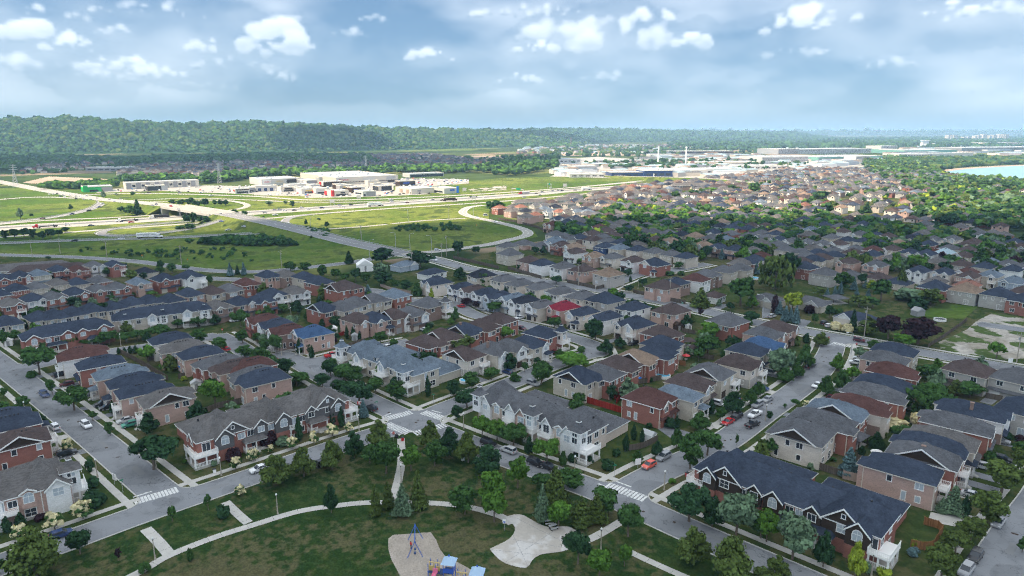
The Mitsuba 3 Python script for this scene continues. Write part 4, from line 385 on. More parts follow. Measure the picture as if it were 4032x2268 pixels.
TRUCKS = [[-276.6,517.4,12,'m_lamp','m_lamp','white semi truck with long lettered trailer on the lower ramp',0.2,[('Sunset Garden',0.95,-8.6,2.75),('Express',0.8,-4.4,1.6),('Logistics',0.6,1.2,2.7)]],[-348.8,616.9,217,'m_lamp','flat','white semi cab pulling a low flatbed on the highway',0.15,None],
[-331.2,640.6,217,'m_lamp','m_dark','white semi cab with dark trailer emerging under the overpass',0.15,None],[-395.8,576.0,217,'m_red','flat','red semi truck with empty flatbed at the left edge',0.15,None],
[-148.6,746.1,36,'m_lamp','m_lamp','white semi truck beside the median on the far highway',0.15,[('TRANSPORT',0.9,-6.5,2.3)]],[-72.6,804.4,36,'m_brown','m_brown','brown dump truck farther up the highway',0.15,None],
[15.9,891.8,220,'m_red','tank','red tanker truck under the sign gantry',0.15,None],[103.8,954.2,40,'m_lamp','m_trim','white box truck far up the highway',0.15,None],[198.8,1037.0,40,'m_grey','m_steel','grey trailer truck by the far bridge',0.15,None]]
LOTS = [([(-253.78,839.81),(-278.34,922.87),(-289.84,1023.74),(-259.17,1033.13),(-224.93,1082.74),(-173.99,1103.92),(-119.72,1042.69),(-139.57,1023.74),(-177.81,1033.13),(-164.47,954.25),(-106.09,893.45),(-166.91,859.17),(-236.54,842.98)],
110),([(-187.85,1078.7),(-190.31,1192.54),(-72.95,1167.92),(-67.47,1078.7),(-157.6,984.42)],100),([(-551.71,912.43),(-581.56,967.48),(-460.09,1038.94),(-384.7,1020.12),(-334.7,890.68),(-375.86,905.07),(-486.03,943.11)],
45),([(-329.57,876.74),(-389.29,1038.94),(-309.31,1020.12),(-260.1,863.21)],25)]
LAMPS = [[-98.2,147.7],[-69.2,148.5],[-68.3,115.8],[-50.2,131.8],[-41.8,173.4],[-25.8,145.0],[-13.3,174.6],[15.0,149.3],[34.8,141.9],[17.4,118.9],[-139.4,182.6],[-86.3,151.8],[66.2,110.8],[-84.1,237.5],[-96.9,289.3],[65.7,346.8],[-149.4,249.4],
[-47.1,250.0],[-27.9,314.6],[71.9,180.5]]
HIGHLAMPS = [[-92.2,436.4,11,20],[-79.8,462.4,12,180],[-53.6,448.0,12,180],[-69.9,462.4,11,40],[-111.0,498.7,12,200],[-165.3,558.3,12,20],[-37.3,666.6,10,20],[-92.2,604.4,12,180],[-364.0,704.2,9,200],[-324.5,670.1,9,200],[124.3,238.7,8,200],
[110.0,289.3,10,180]]
POLES = [[139.2,258.9,13,130],[35.2,353.0,12,130],[76.1,319.7,12,130],[-44.7,427.1,11,130],[-58.9,395.1,11,130],[-135.5,394.2,12,60],[-203.5,413.1,12,70],[-256.1,425.3,13,70],[-311.1,436.4,12,70],[-301.8,450.0,11,70],[178.7,229.9,11,130],
[-43.0,441.4,14,130],[-109.8,492.6,14,20],[-58.4,628.6,12,20]]
WIRES = [(0,2),(2,1),(1,4),(5,6),(6,7),(7,8)]
SIGNS = [[-92.3,144.5,150,'notice'],[-88.1,140.4,150,'street'],[-31.3,167.3,20,'stop'],[-23.6,192.1,20,'street'],[-1.6,125.6,0,'park'],[30.6,152.2,20,'notice'],[24.3,147.7,20,'street'],[122.3,252.7,-20,'stop'],[129.2,244.9,0,'stop'],
[147.3,252.7,0,'stop'],[53.6,330.5,20,'stop'],[-30.0,577.6,0,'orange'],[-39.5,186.4,20,'street'],[-116.5,263.9,0,'stop'],[-237.8,432.6,0,'orange'],[-201.9,418.2,0,'orange'],[174.3,227.1,0,'notice']]
FENCES = [([[15.0,202.6],[21.0,194.5],[30.0,187.0],[42.9,176.4]],'m_redfence',2.0,'long bright red wooden fence behind the cream terrace'),([[31.3,195.7],[34.1,198.8]],'m_redfence',1.8,'short red fence between gardens'),([[63.7,160.3],
[71.1,154.6],[78.2,147.7]],'m_fence',1.9,'dark brown wooden fence behind the navy-roofed terrace'),([[78.0,147.0],[85.1,142.1],[90.5,138.1]],'m_palefence',2.2,'pale pinkish wooden fence behind the navy-roofed terrace'),([[85.9,127.8],
[88.7,125.6],[81.7,118.3],[78.4,119.8]],'m_cedarfence',1.8,'orange-brown wooden fence round a small lawn at lower right'),([[30.0,161.6],[33.5,162.4],[38.6,167.3]],'m_fence',1.7,'grey-brown wooden fence right of the cream terrace'),([[-126.2,153.4],
[-123.2,155.4],[-120.3,157.0]],'m_cedarfence',1.9,'orange-brown wooden fence at the left edge behind the corner terrace'),([[-89.5,184.2],[-87.4,188.7],[-82.5,192.1],[-78.8,195.7]],'m_fence',1.8,'weathered fence behind the brick terrace'),([[-79.3,196.9],
[-76.6,200.0],[-73.7,202.6]],'m_fence',1.8,'weathered fence below the big navy roof'),([[-144.1,239.9],[-133.3,230.5],[-123.6,221.8],[-112.9,211.8]],'m_fence',1.8,'long dark back fence between two rows left of centre'),([[-130.1,231.6],
[-127.7,232.8]],'m_fence',1.8,'short fence beside the left back gardens'),([[-121.7,223.9],[-119.0,227.2]],'m_fence',1.8,'fence of the paved back garden'),([[-110.3,213.6],[-106.4,216.6]],'m_fence',1.8,'fence right of the yellow bush'),([[-63.3,246.2],
[-57.4,254.1]],'m_fence',1.6,'grey fence on the lawn right of the blue roof'),([[-69.8,259.6],[-67.5,263.9]],'m_redfence',1.6,'reddish brown fence behind the blue roof'),([[-42.2,241.1],[-34.3,234.5]],'m_cedarfence',1.8,'brown fence behind the blue-grey terrace'),([[-21.7,217.6],
[-19.6,218.1],[-13.8,215.6]],'m_fence',1.8,'dark fence right of the blue-grey terrace'),([[-2.4,398.3],[6.7,384.5],[16.4,370.2]],'m_fence',1.9,'dark fence with piers along the diagonal road at left'),([[29.7,360.7],
[36.9,353.0],[43.2,345.6]],'m_fence',1.9,'dark fence with piers along the middle of the diagonal road'),([[61.5,337.3],[71.5,324.0],[82.3,313.6]],'m_fence',1.9,'dark fence along the grass verge of the diagonal road'),([[43.6,344.4],
[53.6,353.0],[61.2,362.1]],'m_fence',1.8,'grey fence of the tan-roofed house'),([[55.3,223.9],[57.8,228.3],[60.6,226.1]],'m_cedarfence',1.8,'orange fence beside the red umbrella'),([[73.9,264.4],[69.3,267.9]],'m_fence',1.8,'dark fence behind the brown-roofed houses'),([[67.1,236.1],
[72.2,232.6]],'m_fence',1.8,'brown fence behind the brown roof with skylight'),([[-37.8,432.6],[-23.1,416.5],[-7.7,398.3]],'m_fence',1.9,'dark fence along the road by the big grey houses'),([[-69.6,351.8],[-62.4,342.0],
[-50.9,333.9]],'m_palefence',1.8,'new pale fence beside the trees and road'),([[9.2,599.1],[21.0,575.5],[28.2,552.3],[30.0,541.3]],'m_fence',1.9,'curved dark fence along the side road verge'),([[-12.7,631.7],[4.5,610.7],
[13.5,614.1]],'m_fence',1.7,'dark fence below the sunlit peach houses'),([[157.8,247.4],[172.6,261.0],[196.4,284.2]],'m_fence',1.6,'chain link fence beside the vacant lot'),([[85.7,156.2],[89.0,152.2]],'m_fence',1.8,'fence of the little patio with closed umbrella'),([[80.8,160.3],
[87.1,163.7],[92.0,166.4]],'m_fence',1.8,'fence in front of the garden pavilion'),([[145.5,196.9],[148.9,194.5]],'m_fence',1.8,'brown fence at the right edge'),([[31.3,192.1],[34.0,198.0]],'m_redfence',1.8,'red cross fence behind the beige house'),([[35.4,207.2],
[41.1,208.6],[49.3,212.7]],'m_fence',1.8,'dark fence of the garden with the pool')]
SWING = [-19.0,119.4,97]
PLAY = [[-11.5,110.5,-10,'blue playground tower with pale blue pyramid roof,yellow climbers and pink slide'],[-6.2,107.5,-10,'second blue playground tower at the bottom edge of the picture',False]]
PERSON = [-19.8,119.1,-60]
SHEDS = [[180.6,293.7,20,4.5,3.5,2.4,'m_grey','m_grey','grey garden shed by the mown field'],[36.2,167.3,47,2.6,3.2,2.3,'m_trim','m_steel','white garden shed behind the pale brick garage'],[-61.7,256.8,10,2.2,2.2,2.2,'m_steel','m_steel','small grey shed in front of the cedars'],
[-72.3,265.4,10,3,2.6,2.4,'m_trim','m_trim','white garden shed behind the blue roof'],[-18.2,217.6,10,2.6,2.6,2.4,'m_grey','m_dark','dark grey shed right of the blue-grey terrace'],[-192.7,250.0,30,2.8,2.6,2.3,'m_trim','m_trim','pale garden shed at the left edge'],
[68.3,271.4,20,3.2,3,2.4,'m_brown','m_brown','brown garden shed behind the pinkish house'],[72.9,271.4,20,2,2,2,'m_trim','m_steel','small white shed by the conifer'],[-86.5,393.6,20,9,7,4,'m_trim','m_trim','white barn with a white roof among the trees'],
[149.5,200.0,20,3,2.4,2.2,'m_trim','m_trim','white shed by the brown fence at right'],[-100.7,205.2,30,3,2.2,2.1,'m_trim','m_steel','pale shed behind the pinkish corner house']]
GAZEBOS = [[155.1,317.6,10,8,8,1,'large grey roofed pavilion among blue spruces'],[89.9,164.6,40,5,3.2,1,'grey roofed patio pavilion with white curtains'],[17.9,326.1,20,4,4,1,'dark roofed gazebo behind the red metal roof'],
[66.4,248.4,10,5,4,3,'brown roofed gazebo in the garden behind the blue-grey roof'],[67.4,239.6,10,3,3,3,'small brown gazebo beside the purple tree'],[48.9,219.3,20,2.6,2.6,11,'black framed hot tub shelter by the pool']]
UMBRELLAS = [[40.7,209.9,'m_brightblue','bright blue patio umbrella in the back garden'],[62.1,232.0,'m_red','closed red patio umbrella in the back garden'],[92.9,343.2,'m_red','red patio umbrella beside the vine arbour'],
[91.1,157.0,'m_trim','white patio umbrella on the small terrace'],[55.4,223.0,'m_trim','large white shade sail by the pool'],[105.2,354.3,'m_cream','cream garden umbrella near the white sided house'],[-112.1,220.8,'m_brightblue','blue parasol on the paved back garden']]
POOLS = [[50.4,215.4,2.2,'round above-ground pool with white rim and blue water'],[-15.4,210.6,1.6,'small round green-blue pool by the dark fence'],[134.1,370.2,2.6,'bright blue pool beside the willow'],[185.2,285.0,2.2,'round trampoline-like pool on the lawn by the mown field']]
FLAG = [-44.8,181.8,4.6]
BENCHES = [[8.8,125.6,30],[7.8,127.3,10]]
BINS = [[-30.9,169.1,'m_dark','black litter bin at the park corner of the crossing'],[-29.0,167.3,'m_red','red and dark newspaper box by the park path'],[81.0,314.6,'m_teal','green utility box beside the diagonal road'],
[-71.4,149.9,'m_trim','white utility box before the brick terrace'],[-12.3,156.2,'m_trim','white utility box under the park trees'],[41.6,148.1,'m_red','red hydrant beside the navy-roofed terrace']]
TERRACES = [['brown_terrace','long dark brown low roofed terrace by the service road far left',-279.5,369.7,20.1,39.3,3,5,3.2],['grey_terrace','long grey low roofed terrace beside the service road at the left edge',-293.3,371.7,27.2,41.1,2,2,3.2],
['sunlit_terrace','pale roofed terrace with white party wall beside the highway',3.2,746.3,22.0,42.5,2,2,3.4],['sunlit_terrace','second pale roofed terrace by the highway hedge',50.9,771.8,32.4,36.1,2,2,3.4],
['sunlit_terrace','pale roofed terrace end beside the highway trees',66.9,822.1,29.5,21.7,2,2,3.4],['sunlit_terrace','long tan roofed terrace with small gables near the highway',99.5,857.8,32.3,78.8,2,2,3.4],
['sunlit_terrace','long tan roofed terrace nearer to us with white party walls',100.3,809.7,35.4,116.3,2,10,3.4],['sunlit_terrace','distant three storey townhouse row near the far bridge',219.9,944.5,11.7,62.6,2,5,6.5],
['sunlit_terrace','distant brown townhouse row right of the far bridge',269.1,922.7,20.7,58.3,3,5,6.5],['sunlit_terrace','pale roofed terrace far up the highway',196.8,895.6,42.6,43.9,2,2,3.4]]
FARSHEDS = [([(68.38,1231.45),(142.05,1639.95),(350.31,1688.46),(566.42,1688.46),(517.8,1433.61),(316.67,1192.54),(168.6,1231.45)],90,12,38),([(502.71,1391.3),(743.79,2067.31),(999.18,2233.45),(1107.15,2067.31),(832.13,1689.34),(578.53,1427.34)],
60,14,45),([(342.34,1914.64),(495.15,2394.2),(860.36,2394.2),(608.68,1688.46),(423.09,1794.52)],70,16,50),([(1298.79,2428.34),(2040.82,3723.85),(3810.16,5071.33),(1831.61,2428.34),(1456.88,2233.45)],90,25,90),([(792.38,3376.92),(1815.06,5071.33),(3385.1,6188.87),(1863.17,3491.54),(1002.7,2793.36)],
150,12,30),([(-16.72,2872.3),(265.54,4094.99),(842.68,3824.11),(539.79,2611.7),(162.46,2498.26)],90,10,24),([(2185.47,3989.09),(3294.99,6188.87),(6928.71,9237.19),(3810.16,5071.33)],120,25,70)]
STORES = [['warehouse_store',-269.6,1133.9,37,104,150,11,'m_cream','huge beige warehouse store with pale blue roof and red sign',[('panel',-50,-34,4,10.5,'m_store','f'),('text','COSTCO',2.6,-47.5,6,'m_red','f'),('panel',-8,12,5,11,'m_store','f'),('panel',32,48,5,10,'m_steel','f'),('glass',34,46,0.3,4,'f'),('panel',-52,52,3.4,4.2,'m_brown','f')]],
['grocery_store',-368.1,1071.5,37,60,60,9,'m_store','white grocery store with red sign left of the warehouse store',[('panel',-28,-16,3,8,'m_lamp','f'),('text','metro',2.4,-26,4.5,'m_red','f'),('panel',-10,4,2.5,8,'m_cream','f'),('panel',-8,2,4.5,6.5,'m_yellow','f'),('panel',8,28,3,8,'m_brown','f')]],
['shop_building',-306.7,1031.5,37,16,42,9,'m_grey','tall grey shop building with white and blue signs',[('panel',-20,-8,3,8,'m_store','l'),('panel',-4,6,3,8,'m_steel','l'),('glass',-7,7,0.4,2.6,'f')]],['shop_building',-268.1,1021.7,37,30,18,7.5,'m_brown','dark brown shop building with white and red signs',[('panel',-8,-1,2,7,'m_store','l'),('panel',1,8,2,7,'m_red','l'),('glass',-12,12,0.4,2.4,'f')]],
['shop_building',-259.9,913.4,37,16,38,6.5,'m_store','white shop row with small red signs',[('panel',-10,-4,1,4,'m_red','l'),('panel',6,12,1,5,'m_grey','l'),('glass',-6,6,0.4,2.4,'f')]],['shop_building',-223.0,874.1,37,22,24,6.5,'m_cream','low cream shop building with red corner towers',[('panel',-11.2,-8.4,0.2,8,'m_red','f'),('panel',-12,-9,0.2,8,'m_red','l'),('panel',-6,10,0.3,2.6,'m_dark','f'),('panel',0,6,3.4,5,'m_dark','f'),('panel',5,12,0.5,6,'m_red','l')]],
['shop_building',-187.0,873.6,37,18,26,6,'m_store','white shop building with grey glass corner',[('panel',-4,8,0.3,5.4,'m_grey','f'),('glass',-8,-5,0.4,3,'f'),('glass',-9,9,2.2,4.2,'l')]],['restaurant',-179.7,953.1,37,20,18,6.5,'m_dark','dark restaurant with pale side wings near the big car park',[('panel',-10,-6,0.2,7,'m_cream','f'),('glass',-4,8,0.6,4,'f')]],
['shop_building',-129.9,917.7,37,34,44,6.5,'m_cream','long peach shop building with pale blue roof',[('panel',-16,-8,1,5.4,'m_earth','l'),('panel',2,10,1,5.4,'m_earth','l'),('panel',-8,-3,3,5,'m_grey','f'),('glass',-21,-19,0.5,3,'l')]],
['shop_building',-90.5,917.4,37,22,36,6.5,'m_store','white shop building with bright blue corner towers',[('panel',8,11.4,0.2,9,'m_brightblue','f'),('panel',14,18,0.2,8,'m_brightblue','l'),('glass',-14,12,1,3.4,'l'),('panel',-2,5,3.4,5.4,'m_blue','f')]],
['shop_building',-565.7,937.5,37,34,26,7,'m_green','bright green shop building at left with pale end wall',[('panel',-17.2,-12,0.2,9,'m_green','f'),('panel',-13,13,0.2,6,'m_green','l'),('panel',4,17,0.3,6,'m_grey','f'),('glass',-10,0,0.5,3,'f')]],
['shop_row',-509.2,1001.8,37,96,22,9,'m_cream','long beige and grey shop row left of the shopping centre',[('panel',-47,-41,0.4,8.6,'m_grey','f'),('panel',-35,-29,0.4,8.6,'m_grey','f'),('panel',-23,-17,0.4,8.6,'m_grey','f'),('panel',-11,-5,0.4,8.6,'m_grey','f'),('panel',1,7,0.4,8.6,'m_grey','f'),('panel',13,19,0.4,8.6,'m_grey','f'),('panel',25,31,0.4,8.6,'m_grey','f'),('panel',37,43,0.4,8.6,'m_grey','f'),('glass',-40,-36,3,6,'f'),('glass',-28,-24,3,6,'f'),('glass',-16,-12,3,6,'f'),('glass',-4,0,3,6,'f'),('glass',8,12,3,6,'f'),('glass',20,24,3,6,'f'),('glass',32,36,3,6,'f')]],
['shop_building',-494.5,953.8,37,22,18,6.5,'m_dark','dark shop building in front of the shop row',[('panel',6,14,0.5,6,'m_steel','f'),('glass',-9,4,0.5,3.4,'f')]],['shop_building',-359.6,909.2,37,18,22,6,'m_store','small white restaurant with red signs',[('panel',-8,-2,3,5,'m_red','l'),('glass',-7,7,0.6,3,'f'),('panel',-8,8,4.6,5.6,'m_brown','f')]],
['shop_building',-358.0,925.8,37,18,20,6,'m_grey','small grey restaurant beside the white one',[('glass',-7,7,0.6,3,'f')]],['shop_building',-339.0,943.7,37,30,18,7,'m_store','white tyre shop with blue bay doors',[('panel',-12,-8,0.3,4.4,'m_navyglass','f'),('panel',-4,0,0.3,4.4,'m_navyglass','f'),('panel',4,8,0.3,4.4,'m_navyglass','f')]],
['fuel_canopy',-160.3,1249.6,37,70,26,6,'m_store','long white fuel canopy right of the warehouse store',[('glass',-34,34,0.2,4.6,'f')]],['shop_building',-212.2,919.8,37,13,20,7,'m_brown','small brown and white shop with red door',[('glass',-4.55,3.9,0.5,3,'f'),('panel',-3.9,1.3,3.4,5,'m_blue','f')]],
['shop_building',-211.2,934.9,37,16,18,6,'m_store','low white shop behind the glass cornered one',[('glass',-5.6,4.8,0.5,3,'f'),('panel',-4.8,1.6,3.4,5,'m_dark','f')]],['shop_building',-234.6,965.9,37,20,14,6,'m_grey','grey flat shop behind the red cornered one',[('glass',-7.0,6.0,0.5,3,'f'),('panel',-6.0,2.0,3.4,5,'m_yellow','f')]],
['shop_building',-245.8,981.1,37,16,14,6.5,'m_brown','dark brown flat shop in the middle of the lots',[('glass',-5.6,4.8,0.5,3,'f'),('panel',-4.8,1.6,3.4,5,'m_red','f')]],['shop_building',-297.6,1096.3,37,24,16,9,'m_steel','steel clad upper block left of the warehouse store',[('glass',-8.4,7.2,0.5,3,'f'),('panel',-7.2,2.4,3.4,5,'m_blue','f')]],
['shop_building',-293.6,1114.7,37,20,12,9,'m_dark','black upper block left of the warehouse store',[('glass',-7.0,6.0,0.5,3,'f'),('panel',-6.0,2.0,3.4,5,'m_dark','f')]],['shop_building',-212.0,1043.3,37,18,12,7,'m_cream','beige shop at the middle of the big car park',[('glass',-6.3,5.4,0.5,3,'f'),('panel',-5.4,1.8,3.4,5,'m_yellow','f')]],
['shop_building',-195.6,987.6,37,12,12,7,'m_steel','grey pillar building by the dark restaurant',[('glass',-4.2,3.6,0.5,3,'f'),('panel',-3.6,1.2,3.4,5,'m_red','f')]],['shop_building',-160.5,1037.2,37,26,14,7,'m_brown','brown shop at the edge of the big car park',[('glass',-9.1,7.8,0.5,3,'f'),('panel',-7.8,2.6,3.4,5,'m_blue','f')]],
['shop_building',-279.8,966.5,37,14,20,7,'m_steel','grey glass shop at the left of the lots',[('glass',-4.9,4.2,0.5,3,'f'),('panel',-4.2,1.4,3.4,5,'m_dark','f')]],['shop_building',-269.1,909.3,37,26,20,6.5,'m_store','white shop at the left end of the lots',[('glass',-9.1,7.8,0.5,3,'f'),('panel',-7.8,2.6,3.4,5,'m_yellow','f')]],
['shop_building',-285.6,936.7,37,22,18,6,'m_grey','dark grey shop at the left end of the lots',[('glass',-7.7,6.6,0.5,3,'f'),('panel',-6.6,2.2,3.4,5,'m_red','f')]],['shop_building',-304.2,971.3,37,30,20,7,'m_store','white shop farther left of the lots',[('glass',-10.5,9.0,0.5,3,'f'),('panel',-9.0,3.0,3.4,5,'m_blue','f')]],
['shop_building',-304.6,937.1,37,26,16,6,'m_cream','beige shop farther left of the lots',[('glass',-9.1,7.8,0.5,3,'f'),('panel',-7.8,2.6,3.4,5,'m_dark','f')]]]
FARBUILDINGS = [[-827.2,1435.8,0,90,40,7,'m_grey','school with dark walls and blue roofs at left'],[-1269.0,2030.7,0,85,30,6,'m_store','long white greenhouse roof at the far left'],[111.4,1827.9,20,110,90,9,'m_store','white factory with blue trimmings left of the masts'],
[231.0,1828.3,20,60,50,7,'m_store','white workshop behind the car park lots'],[305.5,1810.4,20,90,60,7,'m_cream','pale workshop hall left of the white masts'],[200.7,1236.8,8,58,40,9,'m_navyglass','dark blue glass office building,left wing'],
[254.6,1238.9,8,52,45,12,'m_navyglass','dark blue glass office building,right wing'],[321.7,1306.8,8,70,70,9,'m_store','white hall with turquoise roof edge'],[145.6,1443.1,20,50,40,9,'m_steel','grey industrial hall among vehicle yards'],
[130.8,1238.3,5,60,35,6,'m_store','white low barn with arched roof left of the blue offices'],[381.3,1360.9,20,90,60,8,'m_store','white industrial hall right of the turquoise edge'],[649.2,2430.2,3,230,60,12,'m_brown','very long brown warehouse with white roof edge'],
[500.9,1650.6,3,150,60,9,'m_cream','long tan warehouse beside the brown domes'],[482.2,2237.3,3,90,50,7,'m_store','white hall far behind the white masts'],[520.5,1498.5,3,110,50,8,'m_store','long white shed at the right industrial area'],
[703.2,1867.1,20,150,90,14,'m_store','big white factory block at right centre'],[828.9,1996.4,20,60,60,11,'m_grey','grey office with striped windows in the industrial area'],[862.3,1917.6,20,120,80,12,'m_teal','green walled factory hall'],
[964.3,2001.3,20,150,110,11,'m_teal','long green walled hall right of the factory'],[952.8,2495.4,20,90,110,18,'m_steel','grey tall factory at right'],[1075.3,2561.5,20,160,110,16,'m_store','pale factory with tall wall panels'],
[1230.5,2629.6,20,200,120,16,'m_store','long pale factory with window bands'],[907.6,1826.5,20,50,40,16,'m_store','white office building with dark bands'],[1394.9,2605.6,20,60,120,14,'m_teal','teal ended warehouse far right'],
[1503.5,2578.6,20,260,110,13,'m_teal','very long teal warehouse at far right'],[1361.7,2274.1,20,330,60,9,'m_store','long white warehouse in front of the teal one'],[1586.4,2993.5,20,90,80,18,'m_store','white gable roofed hall far right'],
[2017.2,2935.2,20,500,120,14,'m_grey','long grey mill hall at the far right'],[571.6,1519.2,20,90,40,6,'m_cream','low cream hall beside the highway at right'],[772.0,1699.8,20,100,40,7,'m_store','white hall with cars in front'],
[853.8,1771.6,20,60,40,8,'m_store','white low hall by the tree belt'],[2650.2,3831.5,20,300,120,18,'m_cream','far pale steelworks hall at the right edge'],[2313.2,3791.8,20,150,90,14,'m_cream','far orange-tinted hall behind the teal warehouse'],
[3935.0,6300,20,55,38.5,45,'m_cream','pale distant apartment slab,leftmost of the left three'],[3958.0,6300,20,55,38.5,42,'m_cream','pale distant apartment slab,middle of the left three'],[3981.0,6300,20,55,38.5,44,'m_cream','pale distant apartment slab,rightmost of the left three'],
[4138.0,6400,20,48,33.6,28,'m_cream','pale distant apartment tower,first of the right skyline cluster from left'],[4175.0,6400,20,48,33.6,30,'m_cream','pale distant apartment tower,second of the right skyline cluster from left'],
[4241.0,6400,20,48,33.6,38,'m_cream','pale distant apartment tower,third of the right skyline cluster from left'],[4269.0,6400,20,48,33.6,42,'m_cream','pale distant apartment tower,fourth of the right skyline cluster from left'],
[4312.0,6400,20,48,33.6,50,'m_cream','pale distant apartment tower,fifth of the right skyline cluster from left'],[4373.0,6400,20,48,33.6,42,'m_cream','pale distant apartment tower,sixth of the right skyline cluster from left'],
[4406.0,6400,20,48,33.6,46,'m_cream','pale distant apartment tower,seventh of the right skyline cluster from left'],[4457.0,6400,20,48,33.6,52,'m_cream','pale distant apartment tower,eighth of the right skyline cluster from left'],
[4476.0,6400,20,48,33.6,50,'m_cream','pale distant apartment tower,ninth of the right skyline cluster from left'],[4495.0,6400,20,48,33.6,52,'m_cream','pale distant apartment tower,tenth of the right skyline cluster from left'],
[4514.0,6400,20,48,33.6,50,'m_cream','pale distant apartment tower,eleventh of the right skyline cluster from left']]
MASTS = [[335.5,1594.1,43,1.9,'m_trim','white_mast','left one of two tall white masts'],[393.6,1572.1,43,1.9,'m_trim','white_mast','right one of two tall white masts'],[382.4,1572.1,14,9,'m_silo','storage_dome','brown storage dome left of the right mast'],
[408.8,1572.1,14,9,'m_silo','storage_dome','brown storage dome right of the right mast'],[300,3550,46,3,'m_silo','brick_chimney','tall red brick chimney before the dark hill'],[1989.9,3385.9,34,9,'m_trim','storage_silo','first white silo of the far row from left'],
[1999.8,3385.9,34,9,'m_trim','storage_silo','second white silo of the far row from left'],[2007.2,3385.9,34,9,'m_trim','storage_silo','third white silo of the far row from left'],[2014.7,3385.9,34,9,'m_trim','storage_silo','fourth white silo of the far row from left']]
PYLONS = [[-748.7,1038.9,32,'lattice power pylon beside the road at the left edge'],[-457.3,1078.7,32,'lattice power pylon behind the shop row'],[-287.4,1364.8,34,'lattice power pylon behind the warehouse store']]
GANTRIES = [[-0.1,897.8,-53,'overhead sign gantry across the highway',24],[50.2,975.9,-53,'small sign gantry beside the far highway lanes',8]]
BILLBOARDS = [[-198.9,757.7,-10,'grey roadside sign seen from behind'],[-180.2,807.1,-10,'narrow white roadside sign by the ramp'],[-63.1,912.4,-10,'sign board with green and blue logo on two posts'],[75.6,984.4,-10,'white signboard beside the highway'],
[-44.6,801.3,-10,'pale sign near the highway edge']]
GROVES = [('leafy wood along the lake at the right',[[912,1799],[1116,1924],[834,1357],[792,1263],[766,1145],[828,1088],[535,696],[491,777],[561,972],[653,1263]],950,3.5,6,[(0,6),(1,5),(2,2),(7,4),(8,2),(5,0.4)],'free'),('bright leafy trees among the far right houses',[[478,824],
[579,755],[427,552],[376,570],[386,654]],330,3.0,5.5,[(0,6),(1,5),(2,2),(7,4),(8,2),(5,0.4)],'free'),('scattered trees between the farther houses',[[89,643],[61,758],[193,863],[351,1039],[544,1293],[603,1088],[427,725],[298,654],
[154,643]],300,2.2,4.2,[(0,6),(1,5),(2,2),(7,4),(8,2),(5,0.4)],'free'),('dark tree belt below the hill at far left',[[-1049,1365],[-1995,2612],[-1661,2394],[-1178,2052],[-888,2394],[-515,2394],[-316,1688],[-667,1795],[-935,1688],
[-1095,1795]],2600,5,9,[(1,5),(0,3)],'far'),('trees scattered among the shaded far suburb',[[-923,1245],[-1412,1915],[-712,1915],[-13,2210],[-8,1434],[-535,1434],[-877,1434]],650,4,6.5,[(1,4),(0,4)],'far'),('green tree belt behind the shopping centre',[[-482,1039],
[-437,1168],[-394,1245],[-229,1317],[-135,1317],[-8,1365],[-8,1434],[-228,1434],[-470,1259],[-522,1144]],420,5,8,[(0,4),(2,4),(1,2)],''),('leafy hedgerow left of the shopping centre',[[-685,1002],[-619,1079],[-566,984],[-595,967],
[-654,959]],150,3,5,[(0,4),(2,4),(1,2)],''),('hedgerow trees above the shop row',[[-653,1144],[-536,1168],[-496,1079],[-601,1079]],120,4,6,[(0,4),(1,3),(2,2)],''),('trees of the plain beyond the highway',[[-39,1245],[-11,1915],
[125,1915],[99,1510],[14,1245]],260,6,9,[(0,4),(1,4),(2,2)],''),('trees between the factories',[[171,3377],[1467,4095],[938,2612],[395,2210],[113,2210]],420,6,10,[(0,4),(1,4),(7,2)],'far'),('trees around the industrial halls',[[134,1688],
[451,1915],[609,1688],[733,1689],[579,1427],[339,1434],[185,1510]],170,4,6.5,[(0,4),(1,5)],''),('tree belt before the lake beach',[[1092,2067],[1524,2067],[1267,1716],[1054,1592],[883,1427],[981,1689]],500,6,9,[(0,4),(1,4),(7,3)],
'far'),('far trees spreading over the plain at right',[[971,4407],[1538,4295],[4647,6189],[2628,3492],[1657,3104],[1055,2941],[794,3190]],1700,9,18,[(0,4),(1,5)],'far'),('farthest blue tree line on the plain',[[1965,7110],
[2487,6954],[7546,10062],[4187,5575],[1482,4136],[1118,4770]],2200,9,16,[(0,3),(1,5)],'far'),('trees at the foot of the long hill',[[-942,2872],[-21,3587],[315,3377],[410,4407],[-24,4095],[-1120,3023]],700,8,14,[(0,5),(1,4),(2,2)],
'far'),('rough dark bushes along the lower ramp',[[-249,488],[-206,511],[-170,502],[-150,480],[-192,480],[-261,499],[-273,484]],190,1.2,2.6,[(1,5),(0,4)],''),('rough bushes scattered on the lower meadow',[[-322,462],[-180,467],
[-161,417],[-243,435],[-293,450]],60,0.8,1.6,[(1,5),(0,4)],''),('bushes inside the bend of the joining ramp',[[-181,570],[-148,547],[-139,511],[-159,531]],40,1.2,2.4,[(1,5),(0,3)],''),('dark grasses on the far edge of the meadow',[[-101,570],
[-53,588],[-42,558],[-89,547]],60,1.0,2.0,[(1,3),(0,5)],'')]
GARDENS = [[95,683],[250,683],[343,525],[362,467],[282,359],[218,387],[148,417],[82,417],[43,489],[30,535]]
FARTOWNS = [('far_suburb','grey roofs of a large shaded suburb below the hill',([[-684,1193],[-848,1510],[-863,1688],[-689,1853],[-695,2210],[-277,2394],[-55,1795],[-150,1471],[-358,1381],[-492,1317],[-550,1205]],1200,31)),('far_village','roofs scattered among trees at the far left',([[-946,1302],
[-1222,1795],[-1192,2052],[-971,1688],[-894,1365]],90,32)),('far_hamlet','tiny pale roofs on the plain before the farther hill',([[-15,2612],[266,4095],[1467,4095],[1211,3377],[227,2872],[75,2052]],220,33))]
